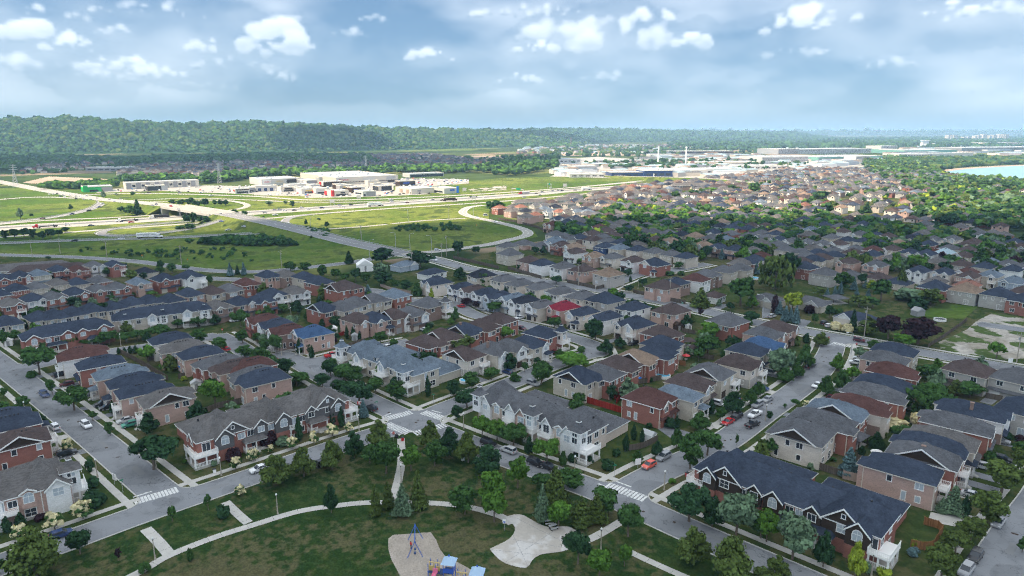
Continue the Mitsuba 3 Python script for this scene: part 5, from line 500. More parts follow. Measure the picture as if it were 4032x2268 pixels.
HILLS = [('wooded_hill',[[-2384,2096,-3180,2796,116],[-2022,2227,-2704,2977,129],[-1809,2457,-2398,3257,126],[-1668,2457,-2211,3257,128],[-1554,2500,-2052,3300,132],[-1437,2545,-1888,3345,122],[-1314,2591,-1720,3391,111],[-1196,2591,-1565,3391,104],
[-1097,2639,-1430,3439,110],[-977,2639,-1273,3439,116],[-889,2741,-1148,3541,107],[-764,2741,-987,3541,101],[-651,2794,-837,3594,94],[-488,2968,-636,3868,87],[-368,3097,-474,3997,83],[-236,3237,-302,4137,79],[-93,3390,-120,4390,80],
[65,3559,83,4559,75],[196,3745,244,4645,70],[342,3952,403,4652,44],[481,4182,516,4482,-5]],'long steep wooded escarpment at the left',201,7.4,24000,[(0,5),(1,5),(7,2)]),('farther_hill',[[31,4583,42,6083,69],[248,4734,327,6234,80],
[424,4895,553,6395,80],[601,4980,794,6580,80],[785,5068,1048,6768,77],[1082,5253,1433,6953,69],[1465,5452,1921,7152,61],[1812,5667,2356,7367,57],[2222,5900,2863,7600,52],[2492,6152,3181,7852,47],[2725,6286,3375,7786,13],
[2969,6427,3384,7327,-12]],'second wooded ridge fading to blue behind the first',203,13,9000,[(0,4),(1,5)]),('distant_ridge',[[-12000,13200,-12240.0,13500,63.11],[-10800,13200,-11016.0,13500,65.82],[-9600,13200,-9792.0,13500,61.03],
[-8400,13200,-8568.0,13500,66.18],[-7200,13200,-7344.0,13500,60.73],[-6000,13200,-6120.0,13500,61.2],[-4800,13200,-4896.0,13500,62.24],[-3600,13200,-3672.0,13500,57.14],[-2400,13200,-2448.0,13500,63.05],[-1200,13200,-1224.0,13500,59.2],
[0,13200,0.0,13500,62.0],[1200,13200,1224.0,13500,64.8],[2400,13200,2448.0,13500,60.95],[3600,13200,3672.0,13500,66.86],[4800,13200,4896.0,13500,61.76],[6000,13200,6120.0,13500,62.8],[7200,13200,7344.0,13500,63.27],
[8400,13200,8568.0,13500,57.82],[9600,13200,9792.0,13500,62.97],[10800,13200,11016.0,13500,58.18],[12000,13200,12240.0,13500,60.89],[13200,13200,13464.0,13500,63.26],[14400,13200,14688.0,13500,60.01]],'blue distant ridge on the horizon',205,26,3000,[(0,5),(1,4)])]
LAKE = [[836.7,1340.5],[877.5,1398.4],[923.8,1442.3],[996.8,1505.3],[1058.5,1547.5],[1141.9,1601.3],[1224.0,1649.1],[4200,2000],[4200,900],[1200,700],[812.1,1087.9],[787.0,1121.3],[768.9,1156.9],[784.0,1221.3]]
CLOUDSHADOWS = [[90,175,740,450,2600,1],[470,470,260,170,2650,6],[-330,420,190,130,2650,7],[-760,1850,1000,560,2700,2],[150,4750,620,650,3200,3],[-760,3120,260,330,3000,4],[1500,500,420,300,2600,5]]
LANDMARKS_ = [[-58,166,'brick terrace'],[4,172,'cream terrace'],[55,124,'navy-roofed terrace'],[-105,126,'corner terrace'],[-44,212,'blue-grey terrace'],[-143,273,'white tower terrace'],[-165,248,'arched brick terrace'],[-20,117,'playground'],
[5,122,'plaza'],[-28,178,'four-way crossing'],[-80,138,'left zebra crossing'],[28,141,'right zebra crossing'],[127.9,250.0,'far zebra crossing'],[-120,178,'left street'],[70,182,'right street'],[110,132,'far right street'],
[136.9,345.6,'big willow'],[120.1,185.9,'weeping willow'],[189.9,258.2,'vacant lot'],[198.3,301.9,'mown field'],[-74,450,'road junction'],[-63.3,393.6,'blue bungalow'],[-300,655,'overpass'],[-310,560,'loop ramp'],[-205,640,'joining ramp'],
[-440,680,'curved ramp'],[-60,700,'meadow track'],[5,560,'side road bend'],[-290,442,'service road'],[-220,1000,'warehouse store'],[-570,930,'green shop'],[-330,900,'tyre shop'],[50.4,298.2,'steep gabled row'],[-65.4,236.1,'red pickup'],
[185.3,397.0,'stone house'],[-5,870,'highway bend'],[230,1100,'far bridge'],[396.2,638.2,'right wood edge'],[404.3,836.9,'sunlit houses'],[155.1,317.6,'garden pavilion'],[-95,240,'red-gabled row'],[-30,260,'tower row'],
[-210.2,317.7,'far left houses'],[232.5,510.8,'pale fronted row'],[265.3,396.9,'front row']]
FLAGSETS = ['','g','g g2','G','A','1','g 1','g g2 1','G 1','A 1']
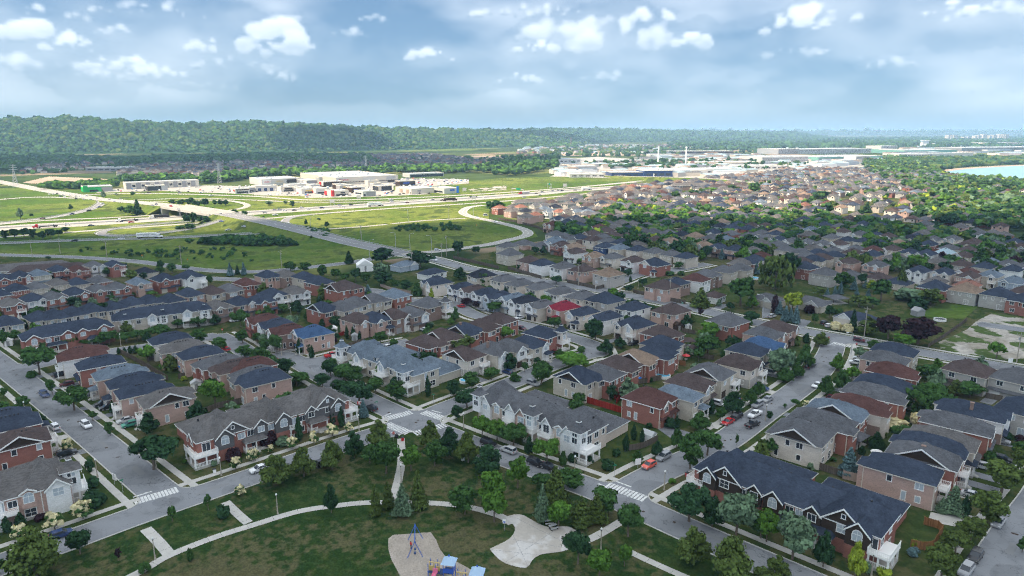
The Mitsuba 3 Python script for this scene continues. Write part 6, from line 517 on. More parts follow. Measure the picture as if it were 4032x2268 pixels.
GRIDC = [(242,314,1,101,3,4,0),(224,328,1,95,10,3,0),(213,336,1,92,2,3,0),(239,350,0,90,3,1,1),(206,380,0,101,1,1,2),(195,389,0,93,3,1,1),(41,442,0,88,6,1,3),(-3,445,1,92,1,2,0),(33,449,0,94,3,0,1),(152,426,0,97,2,2,1),(143,433,0,95,0,1,0),(274,367,1,89,0,4,0),(264,375,1,93,0,2,0),(83,450,1,89,2,2,0),(255,381,1,102,3,8,0),(247,390,1,94,2,1,0),(135,441,0,91,0,5,1),(239,397,1,90,2,1,0),(74,459,1,97,0,2,0),(230,404,1,92,2,8,0),(127,449,0,95,6,1,4),(221,413,1,93,0,1,0),(212,420,1,93,3,3,0),(66,466,1,92,1,2,0),(117,457,0,93,3,3,1),(203,427,1,92,1,2,0),(109,464,0,102,6,2,2),(194,436,1,101,2,2,0),(57,473,1,99,3,3,0),(100,472,0,92,3,2,4),(177,450,1,99,1,3,0),(90,480,0,90,3,8,2),(168,458,1,97,2,2,0),(82,486,0,94,3,2,3),(150,474,1,89,5,2,0),(32,497,1,94,1,3,0),(73,494,0,95,3,2,2),(142,481,1,93,1,1,0),(132,489,1,96,6,2,0),(124,496,1,93,11,2,0),(116,503,1,92,1,3,0),(106,510,1,97,1,8,0),(161,499,0,95,1,0,2),(261,457,1,90,6,4,0),(98,519,1,96,1,3,0),(151,508,0,97,0,4,3),(90,527,1,90,0,2,0),(134,522,0,99,3,1,1),(81,534,1,101,2,3,0),(217,495,1,100,2,5,0),(306,454,0,90,3,2,3),(200,511,1,96,6,8,0),(116,537,0,98,1,1,1),(191,519,1,91,11,3,0),(281,478,0,94,11,3,2),(108,545,0,90,1,4,1),(183,527,1,100,0,0,0),(54,557,1,101,2,2,0),(173,534,1,95,0,3,0),(98,553,0,100,2,3,3),(166,541,1,93,11,4,0),(46,564,1,100,0,2,0),(90,561,0,99,2,2,0),(149,557,1,91,0,1,0),(140,564,1,97,11,3,0),(130,573,1,97,1,2,0),(304,502,1,98,2,5,0),(55,591,0,94,0,5,0),(175,568,0,90,6,8,3),(270,532,1,92,2,2,0),(260,540,1,88,1,1,0),(165,576,0,100,2,8,1),(46,600,0,90,3,2,0),(251,547,1,102,0,1,0),(104,595,1,98,1,2,0),(158,584,0,102,1,3,1),(357,492,0,101,2,0,4),(346,499,0,89,1,4,1),(234,562,1,89,0,1,0),(95,602,1,89,1,2,0),(226,570,1,88,6,3,0),(320,522,0,99,2,2,0),(139,599,0,89,6,8,4),(312,531,0,99,5,2,2),(86,610,1,98,3,1,0),(216,578,1,93,6,5,0),(295,545,0,99,0,1,2),(208,585,1,99,11,3,0),(77,617,1,97,1,0,0),(285,552,0,102,0,4,4),(276,561,0,90,2,1,4),(200,592,1,102,1,1,0),(122,615,0,99,2,3,2),(269,568,0,89,1,5,0),(69,624,1,90,1,2,0),(190,602,1,91,3,1,0),(259,575,0,96,1,2,2),(114,622,0,97,3,1,3),(182,608,1,91,0,2,0),(250,584,0,99,0,2,1),(105,630,0,93,2,2,4),(173,616,1,88,2,1,0),(233,599,0,96,2,3,0),(372,525,1,88,2,0,5),(364,532,1,100,1,1,5),(96,637,0,89,2,8,1),(165,624,1,100,3,8,0),(355,539,1,102,2,1,0),(224,607,0,95,2,0,0),(337,555,1,102,1,2,0),(216,613,0,101,0,1,3),(207,622,0,100,1,3,4),(147,640,1,92,2,2,0),(78,652,0,96,11,1,6),(199,628,0,95,0,4,3),(139,647,1,101,11,2,0),(293,592,1,91,3,5,0),(70,660,0,93,0,1,4),(284,601,1,100,1,5,0),(189,636,0,94,1,4,2),(129,654,1,90,3,1,0),(275,609,1,101,2,3,0),(391,544,0,91,3,1,1),(62,668,0,92,1,5,1),(266,615,1,97,2,0,0),(121,661,1,101,0,2,0),(171,652,0,94,5,0,2),(257,624,1,94,2,0,0),(249,630,1,93,11,3,0),(112,669,1,89,2,3,0),(163,661,0,99,2,5,0),(328,597,0,94,1,4,0),(239,639,1,99,1,2,0),(321,604,0,88,0,3,1),(43,682,0,97,11,3,2),(155,666,0,95,0,1,1),(231,646,1,93,3,1,0),(145,674,0,93,11,1,9),(222,653,1,98,3,0,5),(95,685,1,99,1,4,5),(295,627,0,95,2,1,1),(214,661,1,101,6,8,0),(137,683,0,93,3,2,5),(86,692,1,89,2,0,5),(277,642,0,92,0,5,3),(128,690,0,91,3,1,1),(268,651,0,93,2,5,2),(77,699,1,94,3,3,0),(197,677,1,98,2,2,0),(404,577,1,96,2,0,0),(395,585,1,94,11,3,5),(259,657,0,91,6,2,1),(120,698,0,95,1,1,3),(188,685,1,93,1,5,5),(250,665,0,99,2,2,2),(369,609,1,92,1,1,5),(361,615,1,89,3,8,5),(111,705,0,93,5,3,1),(179,691,1,93,0,5,0),(242,674,0,101,2,0,6),(350,623,1,92,0,2,5),(59,714,1,99,2,8,0),(232,680,0,94,0,8,4),(170,700,1,91,0,5,0),(101,714,0,95,6,3,6),(326,645,1,95,2,2,5),(51,723,1,89,2,1,5),(162,707,1,100,1,1,5),(94,721,0,96,0,3,3),(215,697,0,101,0,3,0),(154,714,1,97,1,2,0),(423,597,0,94,3,0,7),(42,730,1,97,3,2,0),(414,604,0,93,1,2,1),(298,668,1,95,0,8,0),(84,728,0,88,2,1,0),(206,703,0,89,2,4,4),(406,612,0,88,2,4,1),(290,677,1,101,2,1,5),(144,722,1,95,1,0,0),(388,627,0,95,2,5,9),(197,711,0,88,3,1,4),(282,685,1,98,3,2,5),(75,736,0,91,2,2,0),(371,643,0,94,5,1,1),(135,729,1,93,3,5,0),(190,718,0,97,3,4,2),(272,692,1,98,2,4,0),(362,650,0,101,3,3,0),(68,743,0,96,0,0,4),(264,699,1,102,1,8,0),(179,727,0,92,0,2,4),(172,733,0,95,1,4,6),(327,680,0,92,6,3,1),(246,715,1,100,2,3,0),(317,689,0,89,0,2,5),(163,742,0,88,1,3,5),(238,722,1,94,3,8,0),(109,753,1,94,2,2,5),(455,613,1,99,6,1,5),(300,702,0,90,10,1,1),(229,729,1,97,6,0,5),(101,760,1,100,3,2,0),(291,712,0,93,1,3,1),(220,736,1,99,0,2,0),(145,756,0,91,1,1,5),(283,719,0,91,2,1,5),(91,768,1,97,2,5,0),(211,745,1,89,6,0,0),(136,765,0,90,3,1,5),(386,675,1,96,0,5,0),(203,752,1,93,1,2,0),(266,734,0,98,5,4,0),(368,689,1,92,2,2,0),(127,772,0,88,0,0,7),(256,742,0,100,0,8,4),(194,760,1,88,1,1,5),(74,784,1,91,1,3,0),(351,705,1,100,0,3,0),(119,780,0,97,3,0,2),(247,749,0,97,2,8,6),(185,767,1,94,1,2,0),(341,713,1,92,1,1,0),(238,756,0,96,6,0,8),(332,720,1,102,4,2,0),(111,787,0,96,6,8,9),(176,775,1,99,3,1,0),(438,665,0,99,1,2,1),(324,728,1,90,1,8,0),(429,672,0,98,2,2,1),(230,763,0,97,0,4,1),(315,736,1,100,3,1,5),(168,783,1,102,1,1,5),(411,688,0,97,3,2,2),(222,771,0,96,0,8,8),(306,743,1,101,1,3,0),(160,790,1,92,1,2,5),(92,802,0,95,6,4,8),(212,779,0,101,0,3,6),(288,759,1,95,2,3,0),(150,797,1,98,0,1,5),(203,788,0,88,1,8,8),(280,767,1,90,11,1,0),(359,734,0,95,3,2,0),(141,805,1,97,1,0,5),(194,795,0,92,1,2,5),(272,774,1,95,11,2,0),(186,803,0,99,1,2,9),(263,781,1,100,1,8,0),(255,788,1,97,2,0,0),(178,810,0,89,1,2,1),(124,820,1,94,1,1,0),(452,698,1,89,2,4,0),(314,772,0,93,3,3,0),(245,796,1,93,2,2,5),(169,816,0,94,1,2,2),(115,828,1,95,1,1,5),(427,721,1,97,2,8,0),(306,779,0,98,4,3,7),(237,804,1,101,3,4,0),(418,728,1,98,6,1,0),(160,824,0,100,1,3,2),(297,786,0,92,2,4,3),(107,835,1,89,3,1,0),(227,812,1,89,3,1,0),(401,744,1,99,1,3,5),(288,795,0,93,1,8,6),(218,820,1,91,3,4,0),(383,759,1,96,3,1,5),(280,801,0,90,1,3,0),(142,840,0,92,3,5,1),(506,686,0,95,2,0,2),(211,828,1,90,1,4,0),(497,694,0,95,10,4,1),(270,809,0,89,1,3,1),(472,716,0,96,2,0,0),(262,817,0,98,11,1,1),(133,848,0,88,2,1,9),(202,834,1,95,1,5,0),(454,732,0,96,1,4,1),(253,825,0,88,0,1,1),(193,841,1,102,0,1,5),(124,855,0,98,2,1,2),(338,796,1,96,3,1,0),(245,833,0,92,1,5,8),(330,804,1,98,3,2,0),(185,850,1,102,4,0,0),(418,763,0,93,11,5,6),(235,839,0,90,11,3,0),(322,812,1,89,3,3,5),(313,819,1,93,0,5,0),(227,848,0,101,5,1,3),(393,784,0,94,2,2,1),(304,828,1,91,6,2,0),(166,864,1,93,3,1,0),(375,800,0,94,2,3,3),(296,834,1,89,2,5,0),(157,872,1,94,2,4,5),(209,863,0,99,2,1,8),(287,841,1,100,3,3,0),(502,735,1,90,2,0,0),(493,743,1,93,2,0,5),(149,880,1,91,6,1,0),(486,751,1,102,3,1,0),(278,850,1,88,2,5,5),(350,823,0,99,6,5,0),(468,765,1,93,1,5,0),(340,831,0,97,2,4,2),(270,857,1,101,2,0,5),(140,887,1,99,0,3,0),(193,878,0,91,3,2,5),(450,782,1,97,3,0,0),(331,839,0,97,2,2,2),(260,865,1,96,1,4,0),(183,886,0,90,2,3,3),(133,895,1,91,3,2,0),(251,872,1,90,2,5,0),(424,803,1,96,1,4,5),(313,853,0,96,11,2,1),(175,894,0,90,6,8,6),(415,812,1,100,1,4,5),(244,881,1,89,2,5,5),(547,732,0,95,0,0,4),(522,754,0,88,3,1,2),(235,888,1,96,2,1,5),(297,868,0,101,6,8,1),(513,761,0,97,11,1,2),(503,769,0,100,2,4,4),(389,834,1,95,3,8,0),(156,909,0,92,6,2,1),(288,877,0,99,0,1,3),(487,784,0,99,3,1,0),(380,841,1,90,1,1,0),(478,793,0,96,3,2,0),(370,848,1,101,0,1,0),(278,884,0,102,2,3,2),(468,800,0,98,1,4,1),(149,917,0,92,2,1,4),(216,902,1,89,0,2,5),(362,858,1,89,1,2,5),(270,892,0,97,2,1,0),(208,910,1,93,5,3,0),(354,864,1,100,5,5,5),(443,823,0,95,1,2,4),(140,924,0,91,2,1,1),(261,899,0,98,1,5,4),(434,831,0,92,2,3,3),(345,871,1,92,5,3,0),(199,918,1,90,11,2,5),(424,839,0,91,2,3,8),(251,907,0,96,2,3,1),(337,880,1,101,3,2,0),(191,925,1,98,6,0,0),(407,853,0,91,5,5,1),(328,887,1,94,2,4,0),(398,861,0,94,4,8,6),(318,894,1,102,3,1,5),(182,932,1,101,10,8,0),(546,778,1,93,0,3,0),(390,869,0,101,2,2,9),(537,788,1,93,2,5,5),(311,903,1,88,0,3,0),(381,876,0,98,1,0,3),(173,941,1,98,11,2,5),(301,911,1,99,6,1,5),(502,818,1,89,6,1,5),(372,884,0,89,6,1,8),(217,937,0,89,2,2,7),(165,947,1,93,10,1,0),(364,892,0,94,0,2,6),(485,833,1,96,0,4,5),(292,918,1,100,2,8,5),(476,839,1,98,1,8,0),(355,899,0,100,11,1,4),(467,848,1,95,1,0,0),(283,924,1,88,2,2,0),(156,956,1,89,6,0,0),(458,854,1,95,2,5,0),(345,908,0,97,3,3,1),(199,953,0,91,2,3,5),(338,914,0,89,2,1,1),(572,792,0,97,1,2,2),(267,940,1,101,0,2,0),(432,878,1,91,3,4,0),(329,922,0,100,3,5,2),(190,959,0,88,5,3,1),(257,947,1,90,1,3,5),(319,930,0,100,2,1,1),(527,829,0,101,3,0,5),(415,893,1,98,2,2,0),(182,968,0,99,2,3,2),(310,937,0,99,2,0,1),(249,955,1,93,0,2,0),(406,900,1,98,1,1,0),(500,853,0,93,5,1,1),(174,976,0,95,2,2,2),(397,908,1,97,2,1,5),(492,861,0,102,11,2,9),(302,945,0,94,4,4,3),(239,962,1,90,0,2,0),(387,916,1,98,1,5,0),(232,971,1,89,3,2,0),(380,924,1,94,5,3,0),(285,960,0,91,3,0,7),(458,891,0,92,11,1,2),(371,930,1,101,0,8,0),(222,979,1,95,11,2,0),(449,898,0,96,2,2,0),(362,939,1,96,6,1,5),(276,967,0,93,6,2,0),(440,906,0,102,0,0,4),(214,986,1,88,5,5,0),(604,809,1,92,0,3,0),(431,915,0,88,2,3,1),(267,976,0,96,5,1,9),(587,824,1,100,6,5,5),(423,922,0,95,1,3,8),(345,954,1,90,2,2,5),(570,839,1,94,2,8,0),(205,994,1,101,3,1,0),(560,846,1,91,3,3,0),(259,983,0,100,2,2,2),(413,929,0,89,2,2,9),(551,856,1,99,0,3,5),(336,962,1,94,2,4,5),(405,936,0,96,2,0,8),(535,870,1,94,2,3,5),(249,991,0,88,2,5,1),(326,969,1,95,2,1,5),(524,877,1,90,1,3,5),(396,944,0,91,0,8,3),(516,885,1,100,1,2,5),(242,999,0,101,3,2,1),(387,952,0,100,3,1,6),(499,900,1,89,1,4,0),(308,984,1,92,0,1,5),(231,1006,0,100,2,3,4),(482,915,1,98,2,3,5),(369,968,0,93,0,3,1),(300,992,1,100,2,5,0),(614,835,0,93,11,4,4),(474,924,1,102,5,2,0),(224,1013,0,90,5,4,9),(605,843,0,96,1,4,0),(360,976,0,91,5,1,0),(465,932,1,97,1,1,0),(588,860,0,101,1,8,3),(292,999,1,94,0,3,5),(578,867,0,96,1,2,0),(214,1020,0,97,11,2,4),(454,938,1,90,1,1,0),(561,881,0,90,1,1,6),(446,947,1,90,2,4,0),(282,1008,1,97,1,2,5),(544,898,0,92,3,1,3),(437,954,1,92,1,3,0),(534,905,0,93,1,4,7),(275,1016,1,96,0,5,0),(334,998,0,96,3,2,3),(429,961,1,91,2,3,0),(525,912,0,98,2,0,2),(420,969,1,100,3,0,5),(265,1022,1,101,2,0,0),(325,1006,0,91,2,3,1),(412,976,1,89,2,5,0),(317,1012,0,89,6,1,1),(491,944,0,101,2,1,3),(482,951,0,97,1,5,1),(309,1022,0,94,1,1,2),(249,1037,1,92,6,1,0),(394,992,1,90,0,5,0),(473,957,0,95,2,2,0),(299,1027,0,101,11,1,1),(385,1000,1,89,3,1,0),(465,966,0,91,2,2,2),(238,1046,1,95,0,2,0),(627,870,1,97,4,4,0),(456,974,0,90,2,1,6),(377,1006,1,91,6,3,5),(291,1035,0,100,3,2,4),(602,893,1,100,2,2,5),(448,980,0,98,11,0,1),(585,907,1,92,0,3,5),(282,1044,0,91,2,1,4),(575,916,1,94,2,5,0),(438,988,0,89,11,8,2),(429,996,0,89,1,3,4),(273,1052,0,97,1,4,4),(550,939,1,90,3,2,5),(349,1030,1,98,1,2,5),(420,1004,0,100,5,5,6),(264,1059,0,89,0,3,4),(412,1010,0,101,2,1,2),(341,1038,1,96,5,5,5),(522,962,1,98,2,5,0),(403,1019,0,102,3,3,3),(513,968,1,97,2,2,0),(333,1045,1,99,2,8,0),(656,880,0,92,3,3,3),(505,976,1,89,1,8,0),(394,1026,0,102,3,3,1),(496,984,1,91,2,8,0),(620,912,0,94,1,1,7),(611,920,0,98,5,1,8),(488,992,1,95,2,3,0),(314,1061,1,92,3,3,5),(480,1000,1,94,1,5,0),(306,1067,1,101,0,5,5),(471,1007,1,98,6,4,5),(368,1049,0,94,1,2,3),(567,958,0,91,0,4,3),(462,1015,1,101,4,3,0),(297,1076,1,89,6,3,5),(359,1056,0,98,3,1,0),(549,973,0,97,2,5,8),(453,1022,1,95,2,4,0),(352,1064,0,101,1,2,1),(289,1084,1,95,1,1,0),(443,1030,1,89,1,8,5),(532,988,0,93,11,0,0),(434,1037,1,96,2,1,0),(522,996,0,91,6,1,1),(342,1071,0,96,2,4,0),(280,1091,1,90,1,1,5),(516,1004,0,99,3,2,4),(427,1046,1,99,2,5,5),(333,1079,0,89,3,3,6),(497,1018,0,101,1,2,4),(653,928,1,99,6,2,5),(409,1060,1,91,2,2,5),(489,1026,0,98,3,8,9),(317,1095,0,98,3,3,4),(480,1034,0,98,3,2,3),(401,1068,1,95,1,2,0),(471,1041,0,93,11,4,9),(392,1076,1,88,2,5,0),(600,974,1,99,2,2,0),(462,1050,0,95,0,1,3),(591,982,1,95,1,3,0),(384,1083,1,101,1,2,0),(299,1111,0,99,0,1,6),(454,1057,0,95,1,5,2),(445,1065,0,92,2,2,0),(557,1012,1,101,0,2,5),(365,1098,1,94,1,4,0),(548,1020,1,91,0,2,5),(428,1079,0,90,5,2,1),(356,1106,1,97,0,0,0),(670,950,0,89,1,2,1),(661,957,0,90,0,0,5),(419,1087,0,95,3,3,4),(642,972,0,92,3,1,4),(522,1043,1,95,1,2,0),(348,1114,1,89,3,2,0),(635,981,0,92,0,1,5),(514,1051,1,100,2,8,5),(618,996,0,92,1,1,2),(504,1058,1,97,1,8,5),(400,1102,0,88,1,1,6),(495,1066,1,100,1,4,0),(330,1128,1,100,1,3,0),(393,1109,0,96,2,0,6),(591,1019,0,94,0,8,9),(487,1073,1,101,0,4,0),(582,1026,0,91,3,2,9),(322,1136,1,98,1,2,0),(384,1118,0,98,1,2,0),(574,1033,0,95,6,2,8),(479,1081,1,92,0,2,5),(564,1041,0,94,2,3,1),(374,1124,0,102,1,5,1),(555,1048,0,91,11,2,8),(548,1056,0,92,1,1,9),(366,1133,0,94,1,0,1),(539,1064,0,98,2,2,2),(452,1103,1,90,0,1,0),(358,1140,0,88,1,4,3),(704,966,1,98,11,1,5),(529,1072,0,99,1,2,3),(443,1112,1,91,3,1,0),(520,1079,0,96,2,4,4),(677,990,1,90,2,1,5),(668,998,1,89,11,2,0),(511,1087,0,98,2,1,8),(659,1005,1,91,2,3,5),(650,1012,1,94,6,3,5),(341,1156,0,102,0,2,3),(426,1126,1,102,3,2,0),(503,1094,0,91,1,3,6),(495,1101,0,99,1,5,7),(417,1135,1,90,5,3,0),(624,1034,1,89,0,2,0),(615,1042,1,99,2,1,0),(408,1142,1,98,0,3,0),(607,1050,1,94,0,1,5),(477,1117,0,99,2,3,3),(598,1058,1,95,2,8,0),(399,1150,1,97,6,1,0),(589,1065,1,101,1,1,0),(467,1124,0,94,1,1,6),(580,1073,1,89,0,1,0),(391,1157,1,102,5,2,0),(722,987,0,90,0,5,9),(459,1131,0,93,2,4,2),(572,1081,1,97,5,1,0),(563,1088,1,98,1,3,5),(381,1165,1,92,6,2,0),(451,1140,0,102,0,2,4),(686,1016,0,97,3,4,0),(677,1024,0,88,0,3,1),(553,1097,1,97,6,5,5),(669,1032,0,90,2,1,8),(442,1148,0,100,11,3,4),(373,1172,1,90,1,8,0),(545,1103,1,92,3,2,0),(661,1040,0,101,3,3,5),(434,1154,0,92,1,2,6),(536,1111,1,92,2,5,5),(643,1055,0,94,1,2,5),(364,1180,1,91,1,1,0),(634,1061,0,90,3,3,1),(529,1119,1,88,3,2,0),(624,1069,0,97,1,2,3),(520,1126,1,98,1,2,0),(615,1078,0,100,3,2,4),(598,1093,0,93,2,3,0),(407,1178,0,91,3,0,4),(501,1141,1,101,2,1,0),(590,1101,0,89,1,2,6),(397,1185,0,102,10,5,2),(580,1108,0,91,0,1,9),(483,1157,1,92,5,4,0),(390,1193,0,93,6,1,4),(744,1012,1,93,3,5,5),(563,1124,0,102,2,8,9),(735,1019,1,92,0,1,0),(475,1165,1,98,3,2,0),(727,1028,1,98,0,2,5),(718,1034,1,102,1,0,5),(381,1200,0,96,1,1,0),(708,1043,1,89,6,4,0),(467,1173,1,94,2,3,0),(545,1138,0,100,2,3,0),(692,1058,1,91,1,2,5),(457,1180,1,101,1,1,0),(537,1145,0,93,2,5,0),(673,1072,1,95,1,1,0),(664,1081,1,97,1,3,5),(448,1188,1,97,3,2,5),(520,1160,0,95,6,3,1),(647,1096,1,102,4,8,0),(441,1195,1,97,5,0,0),(638,1104,1,99,2,8,5),(510,1168,0,88,5,1,2),(630,1112,1,101,2,1,0),(431,1202,1,93,3,2,0),(503,1176,0,96,11,2,2),(620,1120,1,100,1,2,0),(424,1210,1,88,0,5,5),(613,1125,1,90,0,4,5),(493,1185,0,89,2,3,7),(754,1040,0,91,2,2,1),(745,1047,0,93,5,1,6),(604,1134,1,90,2,1,5),(415,1218,1,99,1,2,5),(726,1061,0,98,1,3,1),(709,1077,0,93,2,2,9),(586,1149,1,90,1,3,5),(477,1199,0,94,1,2,5),(406,1226,1,99,11,5,5),(578,1157,1,89,3,3,0),(691,1093,0,97,0,8,4),(467,1207,0,98,5,1,2),(683,1100,0,100,1,2,6),(569,1163,1,94,1,1,0),(675,1107,0,93,1,3,4),(458,1215,0,100,1,3,3),(667,1116,0,97,3,2,3),(657,1124,0,95,0,4,6),(552,1180,1,96,2,3,0),(450,1223,0,90,2,5,4),(649,1131,0,93,1,3,3),(542,1187,1,98,3,2,0),(639,1138,0,95,0,2,1),(631,1146,0,99,3,1,1),(534,1195,1,102,6,4,0),(622,1152,0,91,5,5,5),(433,1237,0,91,2,1,6),(526,1203,1,91,1,1,0),(614,1162,0,95,2,2,4),(424,1245,0,97,2,2,1),(605,1168,0,96,0,5,6),(595,1176,0,99,5,2,6),(508,1217,1,100,5,2,0),(760,1080,1,89,0,0,0),(752,1086,1,89,3,2,0),(586,1183,0,101,3,2,8),(734,1101,1,93,5,1,5),(490,1232,1,97,2,1,0),(717,1116,1,91,1,1,0),(708,1124,1,95,3,3,5),(481,1240,1,95,11,1,0),(560,1206,0,88,1,3,0),(698,1132,1,97,2,3,5),(690,1140,1,89,1,5,0),(553,1214,0,99,4,4,4),(472,1249,1,100,1,2,0),(682,1148,1,98,2,2,0),(674,1155,1,95,2,5,5),(544,1222,0,93,2,1,5),(464,1255,1,101,2,1,5),(664,1163,1,88,0,1,0),(534,1229,0,96,1,3,9),(655,1170,1,88,2,2,5),(455,1263,1,89,6,8,0),(525,1236,0,101,2,0,1),(638,1186,1,98,0,4,5),(447,1272,1,100,3,2,5),(518,1244,0,94,2,2,3),(629,1193,1,99,3,1,0),(760,1116,0,100,11,1,2),(620,1201,1,98,2,1,0),(509,1252,0,101,0,1,7),(741,1131,0,93,5,1,0),(733,1139,0,101,1,8,7),(612,1209,1,93,11,2,5),(499,1259,0,90,4,2,8),(724,1146,0,90,5,2,2),(708,1162,0,97,1,2,4),(492,1268,0,91,11,3,5),(595,1224,1,92,5,2,5),(697,1168,0,100,3,2,6),(689,1176,0,89,5,1,2),(482,1275,0,94,2,5,8),(586,1232,1,100,2,3,0),(680,1182,0,96,2,5,3),(577,1239,1,94,0,2,0),(474,1283,0,99,1,3,5),(672,1191,0,94,2,8,4),(567,1246,1,91,6,1,0),(664,1198,0,101,1,1,3),(656,1207,0,100,2,4,1),(559,1254,1,96,1,3,0),(550,1262,1,97,6,2,0),(636,1221,0,90,5,1,2),(542,1270,1,95,2,1,5),(620,1237,0,93,11,4,8),(533,1277,1,97,3,3,5),(767,1156,1,92,2,1,0),(612,1244,0,92,5,3,2),(525,1284,1,89,5,3,0),(759,1162,1,100,0,2,0),(602,1253,0,100,2,2,3),(750,1169,1,102,3,1,0),(741,1177,1,101,5,2,0),(514,1291,1,93,2,2,0),(594,1260,0,89,6,3,7),(732,1186,1,93,5,2,0),(723,1192,1,90,0,2,0),(506,1299,1,101,3,4,0),(714,1200,1,98,0,3,0),(498,1308,1,91,11,2,0),(575,1276,0,89,0,1,4),(705,1207,1,98,2,4,0),(696,1215,1,91,1,0,5),(567,1283,0,92,2,5,4),(490,1316,1,101,1,3,5),(687,1224,1,100,1,2,0),(557,1290,0,88,1,2,6),(678,1232,1,94,3,2,5),(670,1238,1,89,2,2,0),(549,1298,0,89,5,3,2),(661,1246,1,98,2,2,0),(540,1306,0,91,2,1,3),(766,1188,0,100,2,3,3),(643,1262,1,102,3,2,0),(533,1312,0,93,0,4,3),(759,1198,0,96,3,1,3),(749,1204,0,100,11,1,1),(636,1268,1,88,5,3,5),(524,1321,0,98,0,2,1),(627,1277,1,100,1,3,5),(733,1220,0,97,1,4,3),(514,1327,0,91,1,5,2),(723,1227,0,95,3,5,5),(618,1285,1,102,2,1,0),(714,1235,0,94,1,1,1),(609,1292,1,98,10,1,0),(706,1243,0,89,3,8,8),(600,1300,1,91,1,4,0),(698,1250,0,98,1,4,4),(497,1344,0,98,1,2,8),(689,1258,0,98,3,4,1),(591,1308,1,98,3,4,5),(680,1266,0,94,1,5,4),(582,1314,1,98,0,8,5),(575,1322,1,90,0,1,0),(663,1280,0,90,1,8,6),(654,1288,0,92,1,0,2),(565,1330,1,101,5,4,5),(646,1296,0,89,2,3,7),(556,1337,1,97,1,5,5),(635,1304,0,97,1,4,4),(548,1345,1,94,2,0,5),(773,1230,1,97,2,3,0),(626,1312,0,90,2,8,6),(763,1238,1,94,2,5,5),(618,1319,0,102,2,3,1),(756,1246,1,92,1,3,5),(747,1254,1,88,11,1,5),(609,1327,0,88,6,4,6),(738,1261,1,102,2,2,5),(601,1334,0,89,2,5,7),(522,1368,1,98,2,2,5),(719,1276,1,97,1,5,5),(592,1341,0,98,1,3,3),(711,1283,1,93,1,2,0),(694,1298,1,88,0,1,0),(575,1356,0,90,4,8,0),(684,1306,1,101,5,3,0),(567,1365,0,97,2,2,9),(676,1314,1,100,3,8,0),(558,1372,0,91,2,1,3),(783,1258,0,99,2,3,6),(773,1266,0,97,1,2,0),(659,1330,1,94,3,2,0),(766,1272,0,102,1,3,9),(651,1337,1,89,2,4,5),(757,1281,0,98,4,2,3),(540,1386,0,98,6,8,1),(747,1288,0,92,0,2,3),(641,1344,1,102,1,1,0),(738,1295,0,93,3,4,1),(632,1352,1,93,1,3,0),(730,1303,0,99,0,1,4),(623,1361,1,95,0,1,0),(713,1318,0,97,2,2,0),(615,1368,1,101,3,3,0),(703,1326,0,91,11,2,5),(607,1375,1,92,1,1,0),(694,1333,0,93,3,3,2),(598,1384,1,98,2,0,0),(686,1341,0,96,1,5,6),(678,1349,0,95,1,2,2),(588,1390,1,98,1,3,5),(669,1357,0,98,1,8,2),(659,1364,0,97,3,2,2),(571,1405,1,98,5,1,5),(651,1372,0,94,11,3,1),(779,1304,1,88,2,3,5),(563,1413,1,92,2,3,5),(642,1380,0,93,0,2,6),(772,1314,1,95,1,1,0),(634,1387,0,99,10,8,9),(764,1320,1,88,1,2,5),(554,1421,1,89,11,2,0),(754,1329,1,101,10,1,5),(624,1395,0,96,2,4,2),(617,1403,0,95,1,2,0),(736,1344,1,92,11,1,0),(727,1351,1,101,2,0,5),(607,1409,0,93,3,2,4),(720,1358,1,101,0,8,5),(710,1366,1,96,2,1,0),(701,1373,1,101,6,3,5),(693,1380,1,88,5,4,5),(580,1433,0,96,2,0,7),(684,1389,1,93,0,4,0),(572,1440,0,97,2,1,4),(675,1396,1,93,1,2,0),(666,1403,1,94,6,3,0),(658,1411,1,95,3,1,0),(649,1419,1,100,6,0,0),(640,1428,1,93,2,3,0),(727,1387,0,95,1,2,5),(632,1434,1,96,2,3,0),(718,1394,0,100,2,0,1),(710,1402,0,100,5,3,1),(700,1409,0,93,3,8,1),(614,1450,1,96,2,8,5),(693,1418,0,96,1,1,2),(606,1458,1,93,6,2,0),(683,1425,0,101,2,5,9),(675,1433,0,92,3,3,3),(665,1440,0,90,1,2,7),(657,1447,0,94,2,4,1),(640,1464,0,96,1,5,7),(631,1470,0,90,2,1,1),(613,1485,0,94,1,2,7)]
